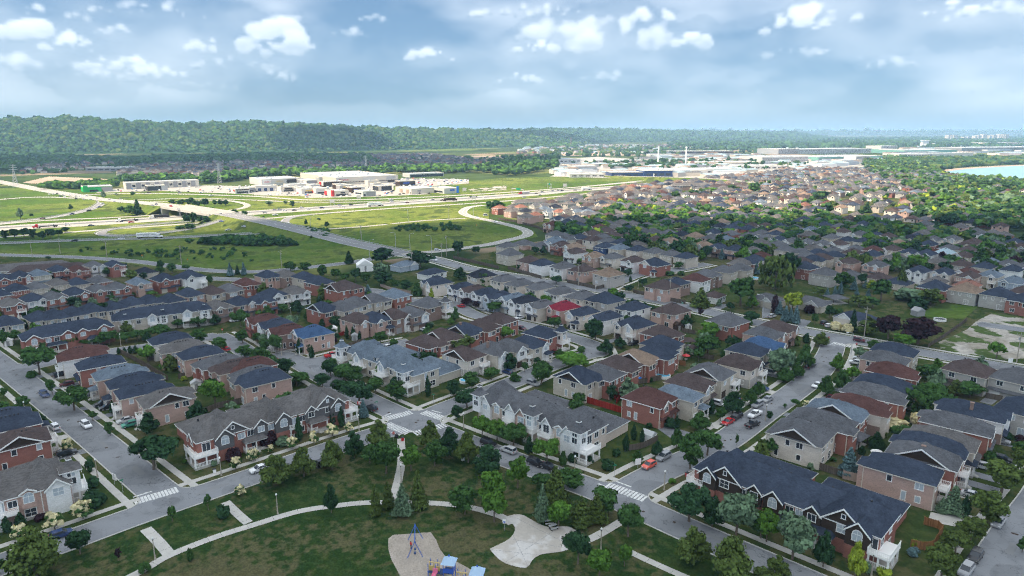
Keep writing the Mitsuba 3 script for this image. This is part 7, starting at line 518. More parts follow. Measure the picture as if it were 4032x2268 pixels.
# ------------------------------------------------------------------ mesh helpers
class M:
    def __init__(s): s.v, s.f, s.n = [], [], 0
    def add(s, v, f):
        v = np.asarray(v, float); f = np.asarray(f, int)
        if f.shape[1] == 4: f = np.vstack([f[:, [0, 1, 2]], f[:, [0, 2, 3]]])
        s.v.append(v); s.f.append(f+s.n); s.n += len(v); return s
    def box(s, x0, x1, y0, y1, z0, z1):
        return s.add([[x0,y0,z0],[x1,y0,z0],[x1,y1,z0],[x0,y1,z0],[x0,y0,z1],[x1,y0,z1],[x1,y1,z1],[x0,y1,z1]],
            [[3,2,1,0],[4,5,6,7],[0,1,5,4],[1,2,6,5],[2,3,7,6],[3,0,4,7]])
    def frustum(s, x0, x1, y0, y1, z0, X0, X1, Y0, Y1, z1):
        return s.add([[x0,y0,z0],[x1,y0,z0],[x1,y1,z0],[x0,y1,z0],[X0,Y0,z1],[X1,Y0,z1],[X1,Y1,z1],[X0,Y1,z1]],
            [[3,2,1,0],[4,5,6,7],[0,1,5,4],[1,2,6,5],[2,3,7,6],[3,0,4,7]])
    def prism(s, pts, axis, a, b):
        k = len(pts); P3 = []
        for q in (a, b):
            for u, w in pts: P3.append({'x': (q, u, w), 'y': (u, q, w), 'z': (u, w, q)}[axis])
        f = [[i, (i+1) % k, k+(i+1) % k, k+i] for i in range(k)]
        s.add(P3, f)
        t = [[0, i, i+1] for i in range(1, k-1)]
        s.add(P3[:k], [[a_, c, b_] for a_, b_, c in t]); s.add(P3[k:], t); return s
    def tube(s, p0, p1, r0, r1, k=6):
        p0, p1 = np.array(p0, float), np.array(p1, float); d = p1-p0; d /= np.linalg.norm(d)+1e-9
        a = np.cross(d, [0,0,1] if abs(d[2]) < .9 else [1,0,0]); a /= np.linalg.norm(a); b = np.cross(d, a)
        g = np.arange(k)*2*np.pi/k; ring = np.cos(g)[:, None]*a+np.sin(g)[:, None]*b
        v = np.vstack([p0+ring*r0, p1+ring*r1, [p0], [p1]])
        i = np.arange(k); j = (i+1) % k
        s.add(v, np.vstack([np.stack([i, j, j+k], 1), np.stack([i, j+k, i+k], 1), np.stack([j, i, i*0+2*k], 1), np.stack([i+k, j+k, i*0+2*k+1], 1)])); return s
    def mesh(s): return np.vstack(s.v), np.vstack(s.f)
class UV(tuple): pass
def put(key, m, bsdf, world=None, pal=None, smooth=False, rnd=.5):
    v, f = m.mesh() if isinstance(m, M) else m
    v = np.asarray(v); kw = {}
    if pal is not None:
        # every triangle corner of its own, so that the colour number stays flat
        kw['uv'] = np.tile([[pal+.5, rnd]], (len(v), 1))
    d = mikit.ply((v, f), bsdf, smooth=smooth, **kw)
    if world is not None: d['to_world'] = world
    scene[key] = d
counts = {}
def new(name):
    k = counts.get(name, -1)+1; counts[name] = k
    key = name if k == 0 else f'{name}_{k:03d}'
    return key
class Thing:
    def __init__(s, name, cat, label=None, group=None, world=None, tag=True):
        s.key, s.world, s.n = new(name), world, {}
        if tag:
            labels[s.key] = dict(label=label or '', category=cat)
            if group: labels[s.key]['group'] = group
    def sub(s, part):
        k = s.n.get(part, -1)+1; s.n[part] = k
        return f'{s.key}__{part}' + ('' if k == 0 else f'_{k:03d}')
    def part(s, part, m, bsdf, pal=None, smooth=False, rnd=.5, stuff=False):
        key = s.sub(part); put(key, m, bsdf, s.world, pal, smooth, rnd)
        if stuff: labels[key] = dict(kind='stuff')
        return key
    def use(s, part, d, loc):
        key = s.sub(part); scene[key] = {**d, 'to_world': s.world @ loc if s.world is not None else loc}; return key
def place(x, y, deg, z=0.0): return T().translate([x, y, z]).rotate([0, 0, 1], deg)
def struct(key, label=None): labels[key] = dict(kind='structure', **({'label': label} if label else {}))
def poly_mesh(g, z):
    V, F, n = [], [], 0
    for q in getattr(g, 'geoms', [g]):
        if q.is_empty or q.geom_type != 'Polygon' or q.area < .05: continue
        v, f = trimesh.creation.triangulate_polygon(q, engine='earcut')
        v = np.column_stack([v, np.full(len(v), z)])
        a = np.cross(v[f[:, 1], :2]-v[f[:, 0], :2], v[f[:, 2], :2]-v[f[:, 0], :2]); f = np.where((a < 0)[:, None], f[:, ::-1], f)
        V.append(v); F.append(f+n); n += len(v)
    return np.vstack(V), np.vstack(F)
def slab_mesh(g, z0, z1):
    ms = [trimesh.creation.extrude_polygon(q, z1-z0, engine='earcut') for q in getattr(g, 'geoms', [g]) if not q.is_empty and q.geom_type == 'Polygon' and q.area > .02]
    m = trimesh.util.concatenate(ms); m.apply_translation([0, 0, z0]); return np.array(m.vertices), np.array(m.faces)
def smooth_line(pts, step=6.0):
    p = np.array(pts, float); n = len(p)
    if n == 2: return p
    q = np.vstack([2*p[0]-p[1], p, 2*p[-1]-p[-2]]); out = []
    for i in range(1, n):
        a, b, c, d = q[i-1:i+3]; k = max(2, int(np.linalg.norm(c[:2]-b[:2])/step))
        for t in np.arange(k)/k:
            out.append(.5*((2*b)+(-a+c)*t+(2*a-5*b+4*c-d)*t*t+(-a+3*b-3*c+d)*t**3))
    out.append(p[-1]); return np.array(out)
def ribbon(line, lo, hi, dz=0.0):
    """A strip along a line (x, y, z), from offset lo to offset hi to its left."""
    p = np.asarray(line, float); t = np.gradient(p[:, :2], axis=0); t /= np.linalg.norm(t, axis=1, keepdims=True)
    nrm = np.column_stack([-t[:, 1], t[:, 0]]); z = p[:, 2:3]+dz
    a = np.hstack([p[:, :2]+nrm*lo, z]); b = np.hstack([p[:, :2]+nrm*hi, z]); k = len(p); i = np.arange(k-1)
    return np.vstack([a, b]), np.vstack([np.stack([i, i+1, i+1+k], 1), np.stack([i, i+1+k, i+k], 1)])
def join(ms):
    V, F, n = [], [], 0
    for v, f in ms: V.append(v); F.append(np.asarray(f)+n); n += len(v)
    return np.vstack(V), np.vstack(F)
def xyz(pts, z=0.0): return np.array([[a[0], a[1], a[2] if len(a) > 2 else z] for a in pts], float)

# ------------------------------------------------------------------ the setting: land, roads, park
g = np.arange(65)/64*2*np.pi
put('ground', (np.vstack([[[0, 8500, 0]], np.column_stack([np.cos(g)*17000, np.sin(g)*17000+8500, 0*g])]), np.array([[0, i, i+1] for i in range(64)])), 'm_land'); struct('ground', 'wide flat land of fields and woods reaching to the horizon')
NEAR = Polygon(NEARTOWN); put('town_lawns', poly_mesh(NEAR, .02), 'm_lawn'); struct('town_lawns', 'grass of the gardens and verges of the housing estate')
MEAD = Polygon(MEADOW); put('meadow', poly_mesh(MEAD, .03), 'm_meadow'); struct('meadow', 'bright green meadows around the highway interchange')
lines = {k: LineString(smooth_line(p, 4)) for k, p in STREETS.items()}
W = dict(main=8.2, left=8, nw=8, ne=8, se=8.2, right=8.2, far_right=8.5, court=8, court2=8, west=8, west2=7.5, diagonal=9.5, service=8, mid=8, white=8, beyond=8, beyond2=8, lane=4.5)
roads = unary_union([l.buffer(W[k]/2, cap_style=2) for k, l in lines.items()]).buffer(3.5).buffer(-3.5)
put('street', poly_mesh(roads, .045), 'm_asphalt'); struct('street', 'grey asphalt streets of the housing estate')
kerb = roads.buffer(.28).difference(roads)
put('kerb', slab_mesh(kerb, 0, .15), 'm_concrete'); struct('kerb', 'pale concrete kerbs along the streets')
walks = []
for k, off in SIDEWALKS: walks.append(lines[k].parallel_offset(abs(off), 'left' if off > 0 else 'right').buffer(.8, cap_style=2))
for p in WALKS: walks.append(LineString(p).buffer(.8, cap_style=2))
walk = unary_union(walks).difference(roads.buffer(.27))
PARK = Polygon(PARKPOLY).difference(roads.buffer(.27)); put('park_lawn', poly_mesh(PARK, .03), 'm_park'); struct('park_lawn', 'mown park lawn with dry patches')
put('sidewalk', slab_mesh(walk, 0, .07), 'm_concrete'); struct('sidewalk', 'pale concrete sidewalks')
plaza = Polygon(smooth_line(PLAZA+[PLAZA[0]], 1)[:-1, :2] if len(PLAZA[0]) == 2 else PLAZA).buffer(0)
sand = Polygon(SAND).buffer(1.2).buffer(-1.2)
def slabs(line, w, z, gap=.035, step=2.6):
    p = smooth_line(line, .5); s = np.concatenate([[0], np.cumsum(np.hypot(*np.diff(p, axis=0).T))]); m = []
    for a in np.arange(0, s[-1]-step*.4, step):
        t = np.linspace(a+gap/2, min(a+step-gap/2, s[-1]), 4); q = np.column_stack([np.interp(t, s, p[:, 0]), np.interp(t, s, p[:, 1]), t*0+z])
        m.append(ribbon(q, -w/2, w/2))
    return join(m)
for i, (p, w) in enumerate(PATHS):
    key = new('park_path'); put(key, slabs(p, w, .075+.004*i), 'm_concrete'); struct(key)
put('plaza', slab_mesh(plaza.buffer(-.02), 0, .10), 'm_plaza'); struct('plaza', 'star shaped concrete plaza with worn pale chalk patch in the park')
joints = M()
for (a, b) in PLAZAJOINTS:
    L = LineString([a, b]).buffer(.04, cap_style=2).intersection(plaza); 
    if not L.is_empty: joints.add(*poly_mesh(L, .105))
put('plaza_joint', joints, 'm_grey'); struct('plaza_joint', 'dark joints between the slabs of the plaza')
put('play_sand', slab_mesh(sand, 0, .085), 'm_chips'); struct('play_sand', 'wood chip play area')
for p in SOILS:
    key = new('vacant_lot'); put(key, poly_mesh(Polygon(p), .05), 'm_soil'); struct(key, 'bare pale gravel of the vacant lot' if key == 'vacant_lot' else None)
for nm, p, mt in PATCHES:
    key = new(nm); put(key, poly_mesh(Polygon(p), .06+.004*(len(scene) % 9)), mt); struct(key)
# iron covers and tar patches in the streets
rs = random.Random(8)
for k in ('main', 'left', 'nw', 'se', 'right', 'far_right', 'ne'):
    L = lines[k]
    for i in range(max(2, int(L.length/16))):
        q = L.interpolate(rs.uniform(0, L.length)); a = rs.uniform(0, 6.28); r = rs.uniform(0, 2.6); key = new('manhole_cover')
        put(key, poly_mesh(Point(q.x+r*math.cos(a), q.y+r*math.sin(a)).buffer(.36, 4), .052), 'm_brown'); struct(key)
    for i in range(max(1, int(L.length/28))):
        s0 = rs.uniform(0, L.length-9); seg = LineString([L.interpolate(s0+u) for u in np.linspace(0, rs.uniform(3, 8), 4)]); g = seg.parallel_offset(rs.uniform(-2.6, 2.6), 'left').buffer(rs.uniform(.25, .8), cap_style=2)
        key = new('tar_patch'); put(key, poly_mesh(g.intersection(roads), .049+.0004*i), 'm_farroad'); struct(key)
# crosswalks, stop lines
for (a, b, n, wid, ln) in CROSSINGS:
    a, b = np.array(a), np.array(b); d = b-a; L = np.hypot(*d); d /= L; q = np.array([-d[1], d[0]]); m = M()
    for i in range(n):
        c = a+d*L*(i+.5)/n; u, w = d*wid/2, q*ln/2
        m.add([[*(c-u-w), .055], [*(c+u-w), .055], [*(c+u+w), .055], [*(c-u+w), .055]], [[0, 1, 2, 3]])
    key = new('crosswalk'); put(key, m, 'm_paintline'); struct(key, 'white zebra stripes painted on the street')
for (a, b) in STOPLINES:
    key = new('stop_line'); put(key, poly_mesh(LineString([a, b]).buffer(.22, cap_style=2), .056), 'm_paintline'); struct(key)
# raised roads: highway, ramps, overpass
def big_road(name, pts, w, mt, z=.07, label=None, lines_=(), bank=True):
    p = smooth_line(xyz(pts), 8); key = new(name); put(key, ribbon(p, -w/2, w/2, z), mt); struct(key, label)
    mm = [ribbon(p, o-.14, o+.14, z+.03) for o in lines_]
    if mm:
        k2 = new('lane_line'); put(k2, join(mm), 'm_paintline'); struct(k2)
    if bank and p[:, 2].max() > .5:
        for sgn in (-1, 1):
            t = np.gradient(p[:, :2], axis=0); t /= np.linalg.norm(t, axis=1, keepdims=True); nr = np.column_stack([-t[:, 1], t[:, 0]])*sgn
            a = np.column_stack([p[:, :2]+nr*(w/2-.02), p[:, 2]+z-.02]); b = np.column_stack([p[:, :2]+nr*(w/2+1.2), p[:, 2]+z-.05]); c = np.column_stack([p[:, :2]+nr*(w/2+1.2+p[:, 2:3]*2.1), 0*p[:, 2]+.02]); k = len(p); i = np.arange(k-1)
            f = np.vstack([np.stack([i+r*k, i+1+r*k, i+1+r*k+k, i+r*k+k], 1) for r in (0, 1)]); f = np.vstack([f[:, [0, 1, 2]], f[:, [0, 2, 3]]])
            ok = ~((f.min(1) < 0)); key = new('embankment'); put(key, (np.vstack([a, b, c]), f[ok]), 'm_meadow'); struct(key, 'grassy road embankment')
    return p
BR = {}
for nm, pts, w, mt, z, lab, ln in BIGROADS: BR[lab or nm+str(len(BR))] = big_road(nm, pts, w, mt, z, lab, ln)
GUARD = 0
for pts, lab in GUARDS:
    th = Thing('guard_rail', 'guard rail', lab); p = smooth_line(xyz(pts), 6)
    v, f = ribbon(p, -.06, .06, 0); k = len(p)
    a = np.vstack([v+[0, 0, .45], v+[0, 0, .80]]); i = np.arange(k-1)
    th.part('rail', (a, np.vstack([f+2*k, np.stack([i, i+1, i+1+2*k], 1), np.stack([i, i+1+2*k, i+2*k], 1), np.stack([i+k, i+1+k, i+1+3*k], 1), np.stack([i+k, i+1+3*k, i+3*k], 1)])), 'm_steel')
    m = M()
    for q in p[::1]: m.box(q[0]-.1, q[0]+.1, q[1]-.1, q[1]+.1, q[2]-.1, q[2]+.5)
    th.part('post', m, 'm_brown', stuff=True)
# median barrier of the highway
p = smooth_line(xyz(QEW), 10); key = 'median_barrier'
a, f = ribbon(p, -.35, .35, .07); b, _ = ribbon(p, -.15, .15, 1.15); k = len(p); i = np.arange(k-1)
put(key, (np.vstack([a, b]), np.vstack([f+2*k, np.stack([i, i+1, i+1+2*k], 1), np.stack([i, i+1+2*k, i+2*k], 1), np.stack([i+k, i+1+k, i+1+3*k], 1), np.stack([i+k, i+1+3*k, i+3*k], 1)])), 'm_concrete')
labels[key] = dict(label='long concrete barrier between the two carriageways of the highway', category='barrier')
# overpass bridge over the highway
(ax, ay), (bx, by) = BRIDGE; d = np.array([bx-ax, by-ay]); L = np.hypot(*d); ang = math.degrees(math.atan2(d[1], d[0]))
th = Thing('overpass_bridge', 'bridge', 'concrete highway overpass carrying the wide road on round columns', world=place(ax, ay, ang))
th.part('deck', M().box(0, L, -12.5, 12.5, 5.7, 7.02), 'm_concrete'); th.part('roadway', M().box(0, L, -11.6, 11.6, 7.03, 7.09), 'm_highway')
for s in (-1, 1): th.part('parapet', M().box(0, L, s*12.2-.25, s*12.2+.25, 7.0, 8.0), 'm_concrete')
for x in (.33*L, .66*L):
    th.part('pier_cap', M().box(x-.7, x+.7, -11, 11, 4.8, 5.69), 'm_concrete')
    for y in (-9, -3, 3, 9): th.part('column', M().tube([x, y, 0], [x, y, 4.8], .65, .65, 10), 'm_concrete')
for x in (0, L): th.part('abutment', M().box(x-1.2, x+1.2, -12, 12, 0, 5.69), 'm_concrete')

# ------------------------------------------------------------------ houses
def win_mesh(w, h, cols=2, rows=1):
    m = M(); t = .15
    m.box(-w/2-t, w/2+t, -.07, .02, h/2, h/2+t); m.box(-w/2-t-.05, w/2+t+.05, -.11, .02, -h/2-t, -h/2); m.box(-w/2-t, -w/2, -.07, .02, -h/2, h/2); m.box(w/2, w/2+t, -.07, .02, -h/2, h/2)
    for i in range(1, cols): x = -w/2+w*i/cols; m.box(x-.045, x+.045, -.06, .02, -h/2, h/2)
    for i in range(1, rows): z = -h/2+h*i/rows; m.box(-w/2, w/2, -.055, .015, z-.04, z+.04)
    return mikit.ply(m.mesh(), 'm_trim')
def pane_mesh(w, h): return M().box(-w/2, w/2, -.03, .015, -h/2, h/2).mesh()
def arch_mesh(w, h):
    g = np.linspace(0, np.pi, 9); pts = [(-w/2, -h/2), (w/2, -h/2)]+[(w/2*np.cos(a), h/2-w/2+w/2*np.sin(a)) for a in g]
    o = Polygon(pts); ring = o.buffer(.13).difference(o); m = trimesh.creation.extrude_polygon(ring, .08, engine='earcut'); n = trimesh.creation.extrude_polygon(o, .04, engine='earcut')
    R = np.array([[1, 0, 0], [0, 0, -1], [0, 1, 0]], float)
    bars = M().box(-.045, .045, -.06, .015, -h/2, h/2-.1).box(-w/2, w/2, -.06, .015, h/2-w/2-.04, h/2-w/2+.04).mesh()
    return mikit.ply(join([(m.vertices@R.T+[0, .01, 0], m.faces), bars]), 'm_trim'), mikit.ply((n.vertices@R.T+[0, .01, 0], n.faces), 'm_blind')
WIN = {}
for nm, w, h, c, r in (('a', .9, 1.35, 1, 1), ('b', 1.5, 1.4, 2, 1), ('c', 2.1, 1.5, 3, 1), ('p', 1.8, 2.1, 2, 1), ('t', .6, .8, 1, 1), ('g', 1.9, 1.7, 2, 2), ('n', .8, 2.0, 1, 1)):
    f = win_mesh(w, h, c, r); WIN[nm] = (f, mikit.ply(pane_mesh(w, h), 'm_pane'), mikit.ply(pane_mesh(w, h), 'm_blind'))
fa, pa = arch_mesh(1.7, 2.2); WIN['arch'] = (fa, pa, pa)
SIDE = {'f': 0, 'r': 90, 'b': 180, 'l': -90}
ROOFN = ['navy', 'grey', 'warm grey', 'brown', 'reddish brown', 'blue-grey', 'tan', 'bright blue', 'red metal', 'pale metal', 'terracotta', 'charcoal']
WALLN = ['red brick', 'pinkish brick', 'beige', 'cream', 'white', 'brown brick', 'grey-blue', 'dark shake', 'stone', 'dark blue', 'peach', 'dark grey']
rng = random.Random(11)
SPOUT = mikit.ply(M().box(-.09, .09, -.09, .09, .02, 1).mesh(), 'm_cream')
class Build(Thing):
    """A building in its own frame: front towards -y."""
    def window(s, kind, x, y, z, side='f', pane=True):
        f, p1, p2 = WIN[kind]; loc = T().translate([x, y, z]).rotate([0, 0, 1], SIDE[side] if isinstance(side, str) else side)
        k = s.use('window', f, loc)
        if pane: scene[k+'__pane'] = {**(p2 if rng.random() < .30 else p1), 'to_world': s.world @ loc}
    def hip(s, x0, x1, y0, y1, e, slope, roof, ov=.45, along=None, hip=(1, 1), rnd=.5, part='roof', trim='m_cream'):
        X0, X1, Y0, Y1 = x0-ov, x1+ov, y0-ov, y1+ov
        s.part('eaves' if part == 'roof' else part+'_eaves', M().box(X0, X1, Y0, Y1, e-.16, e+.06), trim)
        a, b = X1-X0, Y1-Y0; z = e+.065; h = slope*min(a, b)/2
        if along is None: along = 'x' if a >= b else 'y'
        m = M(); i = .03
        if along == 'x':
            h = slope*b/2; r0 = X0+(b/2 if hip[0] else 0); r1 = X1-(b/2 if hip[1] else 0); c = (Y0+Y1)/2
            if r1 < r0: r0 = r1 = (r0+r1)/2
            v = [[X0+i, Y0+i, z], [X1-i, Y0+i, z], [X1-i, Y1-i, z], [X0+i, Y1-i, z], [r0, c, z+h], [r1, c, z+h]]
            m.add(v, [[0, 1, 5, 4], [2, 3, 4, 5]]); m.add(v, [[1, 2, 5], [3, 0, 4]]); m.add(v[:4], [[3, 2, 1, 0]])
        else:
            h = slope*a/2; r0 = Y0+(a/2 if hip[0] else 0); r1 = Y1-(a/2 if hip[1] else 0); c = (X0+X1)/2
            if r1 < r0: r0 = r1 = (r0+r1)/2
            v = [[X0+i, Y0+i, z], [X1-i, Y0+i, z], [X1-i, Y1-i, z], [X0+i, Y1-i, z], [c, r0, z+h], [c, r1, z+h]]
            m.add(v, [[1, 2, 5, 4], [3, 0, 4, 5]]); m.add(v, [[0, 1, 4], [2, 3, 5]]); m.add(v[:4], [[3, 2, 1, 0]])
        s.part(part, m, 'm_roof', pal=roof, rnd=rnd); return z+h, along
    def gable(s, x, w, y, proj, e, sg, sm, wall, roof, z0=0.0, trim='m_trim', face='f', D=None, win='b', rnd=.5, gwall=None, ov=.45, wz=None, eave_drop=0.0, vent=False, low=None):
        """A gabled bay on the front (or another side) with its ridge running back into the main roof."""
        rot = T().rotate([0, 0, 1], SIDE[face]); hold = s.world; s.world = hold @ rot
        e = e-eave_drop; zr = e+w/2*sg; back = y+max(.6, (zr-(e+eave_drop))/sm-ov+.3)
        if low is not None and z0 == 0 and proj > .05: s.part('bay_base', M().box(x-w/2+.03, x+w/2-.03, y-proj+.03, y+.2, 0, 2.98), 'm_wall', pal=low); z0 = 2.98
        if proj > .05 or z0 > 0: s.part('bay', M().box(x-w/2, x+w/2, y-proj, y+.2, z0, e), 'm_wall', pal=wall)
        s.part('gable', M().prism([(x-w/2, e), (x+w/2, e), (x, zr)], 'y', y-proj, y+.3), 'm_wall', pal=wall if gwall is None else gwall)
        o, t = .32, .16; r = M(); k = M()
        for q in (-1, 1):
            a0 = (x+q*(w/2+o), e-o*sg); a1 = (x, zr)
            pts = [(a0[0], a0[1]+.02), (a1[0], a1[1]+.02), (a1[0], a1[1]+t+.06), (a0[0], a0[1]+t+.02)]
            if q < 0: pts = pts[::-1]
            r.prism(pts, 'y', y-proj-.38, back)
            pk = [(a0[0]*1.0, a0[1]-.12), (a1[0], a1[1]-.14), (a1[0], a1[1]+t+.09), (a0[0], a0[1]+t+.04)]
            if q < 0: pk = pk[::-1]
            k.prism(pk, 'y', y-proj-.47, y-proj-.385)
        s.part('gable_roof', r, 'm_roof', pal=roof, rnd=rnd); s.part('rake_board', k, trim)
        if win: s.window(win, x, y-proj, (e-.95 if wz is None else wz)+(.25 if win == 'arch' else 0))
        if vent: s.window('t', x, y-proj, e+w/2*sg*.5)
        s.world = hold
    def rail(s, x0, x1, y0, y1, z, mt='m_trim', sides='flr', step=.32):
        m = M(); t = .05
        def run(a, b):
            a, b = np.array(a), np.array(b); d = b-a; L = np.hypot(*d); n = max(1, int(L/step))
            lo, hi = np.minimum(a, b), np.maximum(a, b)
            m.box(lo[0]-t, hi[0]+t, lo[1]-t, hi[1]+t, z+.95, z+1.07); m.box(lo[0]-t*.8, hi[0]+t*.8, lo[1]-t*.8, hi[1]+t*.8, z+.1, z+.2)
            for i in range(n+1):
                c = a+d*i/n; r = .085 if i in (0, n) else .045; m.box(c[0]-r, c[0]+r, c[1]-r, c[1]+r, z, z+(1.15 if i in (0, n) else .96))
        if 'f' in sides: run((x0, y0), (x1, y0))
        if 'l' in sides: run((x0, y0), (x0, y1))
        if 'r' in sides: run((x1, y0), (x1, y1))
        s.part('railing', m, mt)
    def porch(s, x0, x1, y, depth, z, roof=None, mt='m_trim', balcony=False, steps=True, roofpal=1):
        s.part('porch_floor', M().box(x0, x1, y-depth, y-.01, 0, .55), 'm_concrete')
        n = max(2, int((x1-x0)/2.6)+1)
        for i in range(n):
            x = x0+.2+(x1-x0-.4)*i/(n-1); s.part('column', M().box(x-.15, x+.15, y-depth+.05, y-depth+.35, .55, z), mt)
        s.part('porch_beam', M().box(x0-.1, x1+.1, y-depth-.1, y-.02, z, z+.32), mt)
        if balcony: s.rail(x0, x1, y-depth, y-.1, z+.33, mt)
        else:
            m = M().frustum(x0-.35, x1+.35, y-depth-.4, y+.05, z+.33, x0+.6, x1-.6, y-.3, y+.05, z+1.15); s.part('porch_roof', m, 'm_roof', pal=roofpal)
        s.rail(x0, (x0+x1)/2-.6, y-depth+.15, y-.2, .55, mt, 'fl')
        if steps:
            m = M()
            for i in range(3): m.box((x0+x1)/2-.5, (x0+x1)/2+.7, y-depth-.3*(i+1), y-depth-.3*i, 0, .42-.14*i)
            s.part('steps', m, 'm_concrete')
    def tower(s, x, y, w, e, wall, roof, flare=True):
        h = w/2; s.part('tower', M().box(x-h, x+h, y-h, y+h, 3.2, e), 'm_wall', pal=wall)
        o = h+.55; s.part('tower_eaves', M().box(x-o, x+o, y-o, y+o, e-.18, e+.05), 'm_trim')
        m = M().frustum(x-o+.02, x+o-.02, y-o+.02, y+o-.02, e+.055, x-h*.62, x+h*.62, y-h*.62, y+h*.62, e+.9).frustum(x-h*.62, x+h*.62, y-h*.62, y+h*.62, e+.9, x-.3, x+.3, y-.3, y+.3, e+2.1)
        s.part('tower_roof', m, 'm_roof', pal=roof); s.part('cap_trim', M().box(x-.55, x+.55, y-.55, y+.55, e+2.0, e+2.25), 'm_trim')
        s.part('tower_cap', M().frustum(x-.5, x+.5, y-.5, y+.5, e+2.26, x-.03, x+.03, y-.03, y+.03, e+2.8), 'm_roof', pal=roof)
        for sd, a, b in (('f', 0, -h), ('l', -h, 0), ('r', h, 0)):
            s.window('b', x+a, y+b, e-2.4, sd); s.window('t', x+a-.4, y+b, e-.9, sd); s.window('t', x+a+.4, y+b, e-.9, sd)
def seen(x, y, front):
    """Which walls of a house with this front can show from the air over the park."""
    out = ''
    for s, a in SIDE.items():
        q = math.radians(front+a)
        if -(x*math.cos(q)+y*math.sin(q)) > -.25*math.hypot(x, y): out += s
    return out
DRIVES = []
def house(h, label, group=None, lod=0):
    x, y, front, w, d, roof, wall, fl = h[:8]; fl = fl.split(); rr = random.Random(int(x*31+y*17)); rnd = rr.random()
    s = Build('detached_house', 'house', label, group, place(x, y, front+90)); vis = seen(x, y, front)
    one = '1' in fl; e = 3.1 if one else 6.0; sl = .50 if one else .60; X, Y = w/2, d/2
    s.part('wall', M().box(-X, X, -Y, Y, 0, e-.02), 'm_wall', pal=wall)
    if lod == 0 and not one and wall in (3, 4) and rr.random() < .6:
        s.part('brick_base', M().box(-X-.06, X+.06, -Y-.06, Y+.06, 0, 2.9), 'm_wall', pal=rr.choice([5, 8, 2]))
    top, along = s.hip(-X, X, -Y, Y, e, sl, roof, rnd=rnd, trim='m_trim' if wall in (0, 4, 6, 9) else 'm_cream')
    if not one and lod < 2 and 'b' in vis and rr.random() < .65:      # a wing on the garden side with a roof of its own
        a = rr.choice([-X+.25, X-.25-w*.5]); s.part('wing', M().box(a, a+w*.5, Y-.5, Y+1.2, 0, e-.05), 'm_wall', pal=wall); s.hip(a, a+w*.5, 0, Y+1.2, e-.013, sl, roof, rnd=rnd, part='wing_roof', along='y', hip=(0, 1), trim='m_cream')
        for q in (.14, .36): s.window('b', a+w*q, Y+1.2, e-1.15, 'b', True)
    if lod == 0 and rr.random() < .12:
        a = rr.choice([-1, 1]); s.part('chimney', M().box(a*X*.55-.35, a*X*.55+.35, -.4, .4, e, top+.3).box(a*X*.55-.45, a*X*.55+.45, -.5, .5, top+.3, top+.5), 'm_wall', pal=5)
    # vents near the ridge
    m = M()
    for i in range(rr.randint(3, 6)):
        t = (i-2)*.9; q = -1 if front in (40, 139) else 1
        if along == 'y': m.box(q*.9-.16, q*.9+.16, t-.16, t+.16, top-.9*sl-.1, top-.9*sl+.24)
        else: m.box(t-.16, t+.16, q*.9-.16, q*.9+.16, top-.9*sl-.1, top-.9*sl+.24)
    s.part('roof_vent', m, 'm_dark', stuff=True)
    if lod == 0:
        for a, b in ((-X, -Y), (X, -Y), (X, Y), (-X, Y)): s.use('downspout', SPOUT, T().translate([a, b, 0]).scale([1, 1, e-.17]))
    pane = lod < 2
    zu, zl = (e-1.15, 1.75)
    if 'f' in vis:
        bays = []
        if 'G' in fl: bays = [(-.16*w, w*.62, 'G')]
        elif 'A' in fl: bays = [(.20*w, w*.42, 'A'), (-.28*w, w*.30, 'g')]
        elif 'g2' in fl: bays = [(-.25*w, w*.38, 'g'), (.25*w, w*.38, 'g')]
        elif 'g' in fl: bays = [(rr.choice([-.22, .22])*w, w*.42, 'g')]
        gw = wall if wall not in (2, 5) else (4 if rr.random() < .5 else wall)
        if 't' in fl: s.tower(X-1.2, -Y-.4, 3.0, 7.6, 3, roof); s.porch(X-3.2, X+1.6, -Y, 2.6, 2.9, balcony=True, steps=False)
        for bx, bw, k in bays:
            pr = rr.choice([.5, .8, 1.1]); zz = 0 if rr.random() < .4 else 2.9
            s.gable(bx, bw, -Y, pr, e, .72 if k != 'G' else .66, sl, gw if not one else wall, roof, z0=0 if one else zz, win=None if one and k == 'g' and lod else ('arch' if k == 'A' and not one else ('c' if k == 'G' else 'b')), rnd=rnd, gwall=4 if wall not in (0, 5, 8) and rr.random() < .75 else (None if rr.random() < .6 else 3))
        if not bays:
            for q in (-.25, .25): s.window('b', q*w, -Y, zu, 'f', pane)
        elif len(bays) == 1 and not one: s.window('b', (-.28 if bays[0][0] > 0 else .30)*w, -Y, zu, 'f', pane)
        if not one and 't' not in fl:
            s.part('garage_door', M().box(-X+.6, -X+3.4, -Y-.05, -Y+.02, 0, 2.25), rr.choice(['m_trim', 'm_dark', 'm_brown', 'm_cream', 'm_grey']))
            px = (X-3.6, X-.3)
            if 'p' in fl or 'b' in fl: s.porch(px[0], px[1], -Y, 1.9, 2.85, balcony='b' in fl, roofpal=roof)
            else:
                s.part('porch_roof', M().frustum(-X, X, -Y-1.1, -Y+.02, 2.62, -X+.3, X-.3, -Y-.1, -Y+.02, 3.3), 'm_roof', pal=roof, rnd=rnd)
            s.part('door', M().box(X-2.2, X-1.2, -Y-.05, -Y+.02, .3, 2.4), rr.choice(['m_brown', 'm_dark', 'm_grey']))
        if lod == 0 and not one: DRIVES.append((x, y, front, w, d))
    if 'b' in vis:
        for q, k in ((-.3, 'b'), (.04, 'a'), (.3, rr.choice('ab'))): s.window(k if not one else 'b', q*w, Y, zu, 'b', pane)
        if not one:
            s.window('p', -.2*w, Y, 1.35, 'b', pane)
            if lod < 2: s.window('b', .26*w, Y, zl, 'b', pane)
    sg_ = [t for t in fl if t[0] == 'S' and len(t) == 2]
